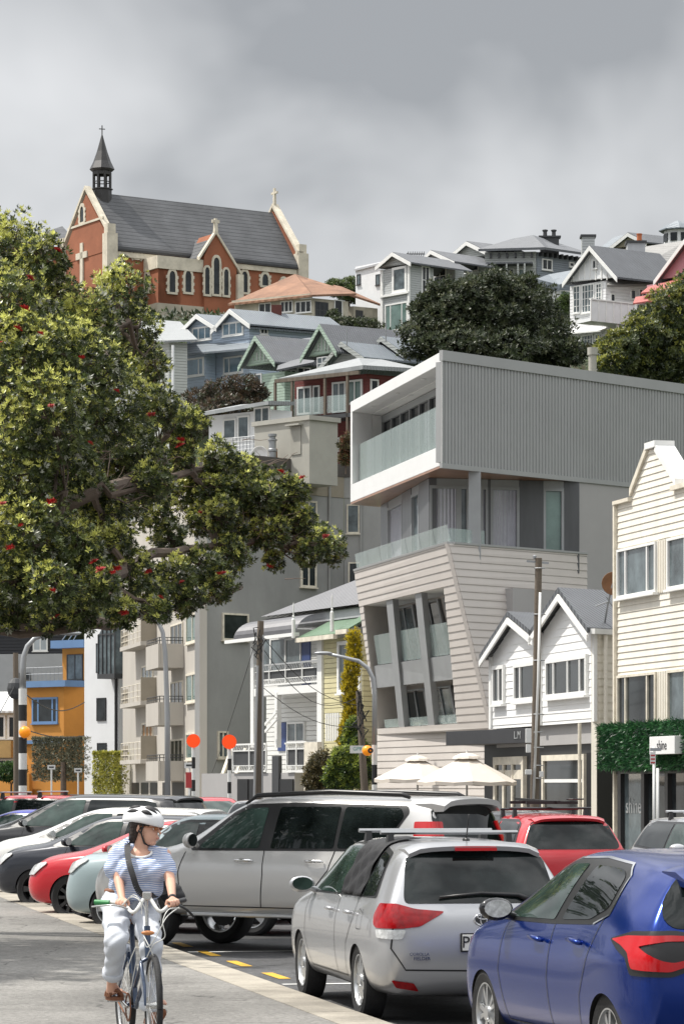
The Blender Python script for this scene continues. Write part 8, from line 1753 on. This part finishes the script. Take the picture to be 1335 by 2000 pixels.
nose = [(Hd(.096, 0, .012), .009, Hd(.118, 0, -.018), .010), (Hd(.10, 0, -.048), .011, Hd(.098, 0, -.052), .011), (Hd(.098, 0, -.062), .010, Hd(.097, 0, -.064), .010), (Hd(.094, -.022, .022), .011, Hd(.094, .022, .022), .011)]
segs += nose
for s in (1, -1): segs.append((Hd(-.01, s*.077, .01), .012, Hd(-.015, s*.080, -.018), .009))
def hand(w, g0, g1, s):
    """palm on top of the bar and five separate fingers closed round it"""
    gd = (g1-g0).normalized(); mid = w+(g0-w)*.0; out = []
    bar_c = g0+(g1-g0)*.25; pal = bar_c+Vector((0, 0, .030)); up = Vector((0, 0, 1)); f = (hd_v-gd*hd_v.dot(gd)).normalized()
    out.append((w, .023, pal-f*.01, .020)); out.append((pal-gd*.030, .014, pal+gd*.030, .014)); out.append((w, .020, pal-gd*.026, .014)); out.append((w, .020, pal+gd*.026, .013))
    for i, (o_, ln_) in enumerate(((-.034, .9), (-.012, 1.0), (.011, .96), (.033, .82))):
        k0 = bar_c+gd*o_+up*.030+f*.006; k1 = k0+f*.026*ln_-up*.006; k2 = k1+f*.008-up*.026*ln_; k3 = k2-f*.020*ln_-up*.012
        out += [(k0, .0088, k1, .0085), (k1, .0085, k2, .0078), (k2, .0078, k3, .0070)]
    t0 = pal-gd*.032-f*.012; t1 = t0-up*.024-gd*.010; t2 = t1+f*.022-up*.014+gd*.004; out += [(t0, .0105, t1, .0095), (t1, .0095, t2, .008)]
    return out
segs += hand(wrR, P(246, 1768, 20.66), P(222, 1766, 20.7), -1)
segs += hand(wrL, P(331, 1768, 20.56), P(350, 1764, 20.62), 1)
def foot(a, q, s):
    toe = q+hd_v*.09+Vector((0, 0, .035)); heel = a-hd_v*.035-Vector((0, 0, .055)); ball = q+hd_v*.045+Vector((0, 0, .04)); out = [(a, .033, heel, .030), (a, .031, ball, .030), (heel, .028, ball, .026)]
    for i in range(5):
        o_ = (i-2)*.0165*(-s); t0 = ball+lf_v*o_+hd_v*.01; out.append((t0, .0115 if i else .0125, t0+hd_v*(.058-.007*i)-Vector((0, 0, .012)), .0085 if i else .011))
    return out, heel, ball, toe
fR, heR, baR, toR = foot(aR, PR+Vector((0, 0, .03)), -1); fL, heL, baL, toL = foot(aL, PL+Vector((0, 0, .03)), 1)
segs += fR+fL
caps(segs, .0048, 'body', 'skin', PE, 3, ell=ell)
# eyes and brows
for s in (1, -1):
    m = MB(); m.ball(Hd(.086, s*.030, .008), (.010, .010, .008), 8); m.build('eye', 'white_paint', PE, smooth=True); m = MB(); m.tube([Hd(.100, s*.012, .026), Hd(.094, s*.045, .027)], .0035, 6); m.build('eyebrow', 'hair', PE)
m = MB(); m.tube([Hd(.106, -.018, -.055), Hd(.110, 0, -.055), Hd(.106, .018, -.055)], .0045, 6); m.build('lips', mat('lip', (.42, .14, .12), .5, var=0), PE)
m = MB()
for s in (1, -1): m.ball(Hd(.100, s*.030, .010), (.016, .016, .014), 8)
m.tube([Hd(.10, -.05, .016), Hd(.10, .05, .016)], .004, 6); m.tube([Hd(.10, -.05, .016), Hd(0, -.082, .014)], .003, 6); m.build('sunglasses', mat('amber', (.30, .10, .03), .15, var=0), PE, smooth=True)
# hair below the helmet
caps([(Hd(-.045, -.05, .02), .045, Hd(-.055, -.045, -.065), .030), (Hd(-.06, 0, .02), .06, Hd(-.075, 0, -.075), .042), (Hd(-.045, .05, .02), .045, Hd(-.055, .045, -.065), .030), (Hd(.0, -.066, .04), .022, Hd(.0, -.068, .0), .014), (Hd(.0, .066, .04), .022, Hd(.0, .068, .0), .014)], .007, 'hair', 'hair', PE, 3, .002, .012, ell=[(Hd(-.02, 0, .045), (.105, .084, .09), hr)])
# helmet: shell, vents, rim, strap
q = MB(); q.ball((0, 0, 0), (1, 1, 1), 20); vs = []
for x, y, z_ in q.v:
    zz = z_ if z_ > -.12 else -.12+(z_+.12)*.12
    vs.append(Hd(-.02+x*.150*(1 if x > 0 else 1.05), y*.104, .052+zz*.098+(-.018*x*x if zz < 0 else 0)+.012*max(0, -x)*0))
m = MB(); m.add(vs, q.f); hm = m.build('helmet', 'helmet_white', PE, smooth=True)
for (a0, a1, yy, el, wd) in ((-.9, -.25, .0, 0, .013), (-.05, .65, .0, 0, .013), (-.75, -.1, .38, 0, .015), (.1, .75, .36, 0, .014), (-.75, -.1, -.38, 0, .015), (.1, .75, -.36, 0, .014), (-.7, -.05, .76, 0, .014), (.1, .62, .74, 0, .016), (-.7, -.05, -.76, 0, .014), (.1, .62, -.74, 0, .016)):
    pts = []; rad = []
    for i in range(7):
        x = a0+(a1-a0)*i/6; y_ = yy*math.sqrt(max(.02, 1-x*x*.9)); z_ = math.sqrt(max(.03, 1-x*x-y_*y_)); p_ = Hd(-.02+x*.150, y_*.104, .052+z_*.098); pts.append(p_-(p_-Hd(-.02, 0, .04)).normalized()*.004); rad.append(wd*1.05*math.sin(math.pi*(i+.6)/7.2)+.002)
    m = MB(); m.tube(pts, rad, 8); m.build('helmet_vent', 'helmet_dark', hm, smooth=True)
m = MB(); m.tube([Hd(.03, s_*.0-.078, .04) if 0 else Hd(.025, -.080, .035), Hd(.012, -.076, -.03), Hd(.03, -.045, -.098), Hd(.04, 0, -.112), Hd(.03, .045, -.098), Hd(.012, .076, -.03), Hd(.025, .080, .035)], .0065, 6); m.tube([Hd(-.06, -.08, .03), Hd(.008, -.079, -.03)], .006, 6); m.tube([Hd(-.06, .08, .03), Hd(.008, .079, -.03)], .006, 6); m.build('chin_strap', 'helmet_dark', hm)
# clothes
slR, slL = P(215, 1700, 21.0), P(334, 1702, 20.92)
caps([(BL(.15, 0, 1.06), .145, BL(.24, 0, 1.22), .145), (BL(.24, 0, 1.22), .145, BL(.28, 0, 1.32), .135), (shR+Vector((.035, 0, -.03)), .064, shL+Vector((-.035, 0, -.03)), .064), (P(255, 1700, 20.95), .09, P(295, 1702, 20.9), .09), (P(258, 1730, 21.0), .10, P(292, 1730, 20.95), .10), (shR+Vector((.012, 0, 0)), .060, slR+Vector((.02, 0, 0)), .064), (shL-Vector((.012, 0, 0)), .060, slL-Vector((.02, 0, 0)), .064), (P(245, 1664, 21), .05, P(258, 1655, 21), .035), (P(303, 1665, 21), .05, P(292, 1657, 21), .035)], .011, 'shirt', 'shirt', PE, 4, .0035, .035, 3)
m = MB(); n = 20; c0 = P(275, 1661, 20.96); m.tube([c0+Vector((.075*math.cos(2*math.pi*i/n), .06*math.sin(2*math.pi*i/n), -.035*(-math.sin(2*math.pi*i/n))-.012)) for i in range(n+1)], .009, 6, cap=False); m.build('collar', 'white_paint', PE, smooth=True)
cuR, cuL = kR.lerp(aR, .70), kL.lerp(aL, .78)
caps([(BL(.12, 0, 1.04), .145, BL(.12, 0, .98), .15), (hipR+Vector((0, 0, -.0)), .102, kR, .080), (hipL, .102, kL, .078), (kR, .080, cuR, .064), (kL, .076, cuL, .062)], .010, 'jeans', 'denim_pale', PE, 4, .0055, .045, 1)
for a, k in ((cuR, kR), (cuL, kL)):
    d = (k-a).normalized(); m = MB(); m.tube([a-d*.052, a-d*.035, a-d*.0, a+d*.01], [.062, .073, .074, .066], 18); m.build('cuff', 'denim_pale', PE, smooth=True)
m = MB(); c0 = BL(.13, 0, 1.075); m.tube([c0+hd_v*.150*math.cos(2*math.pi*i/24)+lf_v*.155*math.sin(2*math.pi*i/24) for i in range(25)], .016, 8, cap=False); m.build('belt', 'leather', PE, smooth=True)
m = MB(); w0 = wrL+(elL-wrL).normalized()*.02; d = (elL-wrL).normalized(); m.tube([w0-d*.012, w0+d*.012], .028, 14); m.build('watch_strap', 'helmet_dark', PE, smooth=True)
for he_, ba_, to_, nm in ((heR, baR, toR, 'R'), (heL, baL, toL, 'L')):
    m = MB(); u = Vector((0, 0, 1)); ln_ = (to_-he_); dz = Vector((0, 0, -.030)); pts = []
    a0 = he_-hd_v*.03+dz; b0 = ba_+hd_v*.085+Vector((0, 0, -.045))
    for i in range(9): t = i/8; p = a0.lerp(b0, t); w_ = .034+.016*math.sin(t*2.4); pts.append((p, w_*(1 if 0 < i < 8 else .6)))
    for (p, w1), (q, w2) in zip(pts, pts[1:]): m.hexa([p-lf_v*w1-u*.022, p+lf_v*w1-u*.022, q+lf_v*w2-u*.022, q-lf_v*w2-u*.022], [p-lf_v*w1, p+lf_v*w1, q+lf_v*w2, q-lf_v*w2])
    for t, h in ((.30, .062), (.52, .055), (.72, .045)):
        p = a0.lerp(b0, t); m.tube([p+lf_v*.046*math.cos(math.pi*i/8)+u*(h*math.sin(math.pi*i/8)) for i in range(9)], .012, 6)
    m.build('sandal', 'leather', PE)
BG = thing('shoulder_bag', 'black bag with a wide strap slung across the cyclist', 'bag', tuple(P(325, 1740, 21.15)))
caps([(P(318, 1728, 21.2), .07, P(338, 1750, 21.18), .085)], .012, 'bag', 'fabric_black', BG, 4, .003, .04, 2)
m = MB(); pts = catm([P(256, 1648, 21.1), P(249, 1650, 20.93), P(251, 1680, 20.82), P(259, 1708, 20.77), P(268, 1735, 20.76), P(279, 1748, 20.78), P(296, 1750, 20.84), P(318, 1742, 20.98), P(330, 1740, 21.1)], 5)
for p, q in zip(pts, pts[1:]):
    s_ = (q-p).normalized().cross(Vector((0, -1, 0))).normalized()*.020; th = Vector((0, .006, 0)); m.hexa([p-s_, p+s_, p+s_+th, p-s_+th], [q-s_, q+s_, q+s_+th, q-s_+th])
m.build('strap', 'helmet_dark', BG)
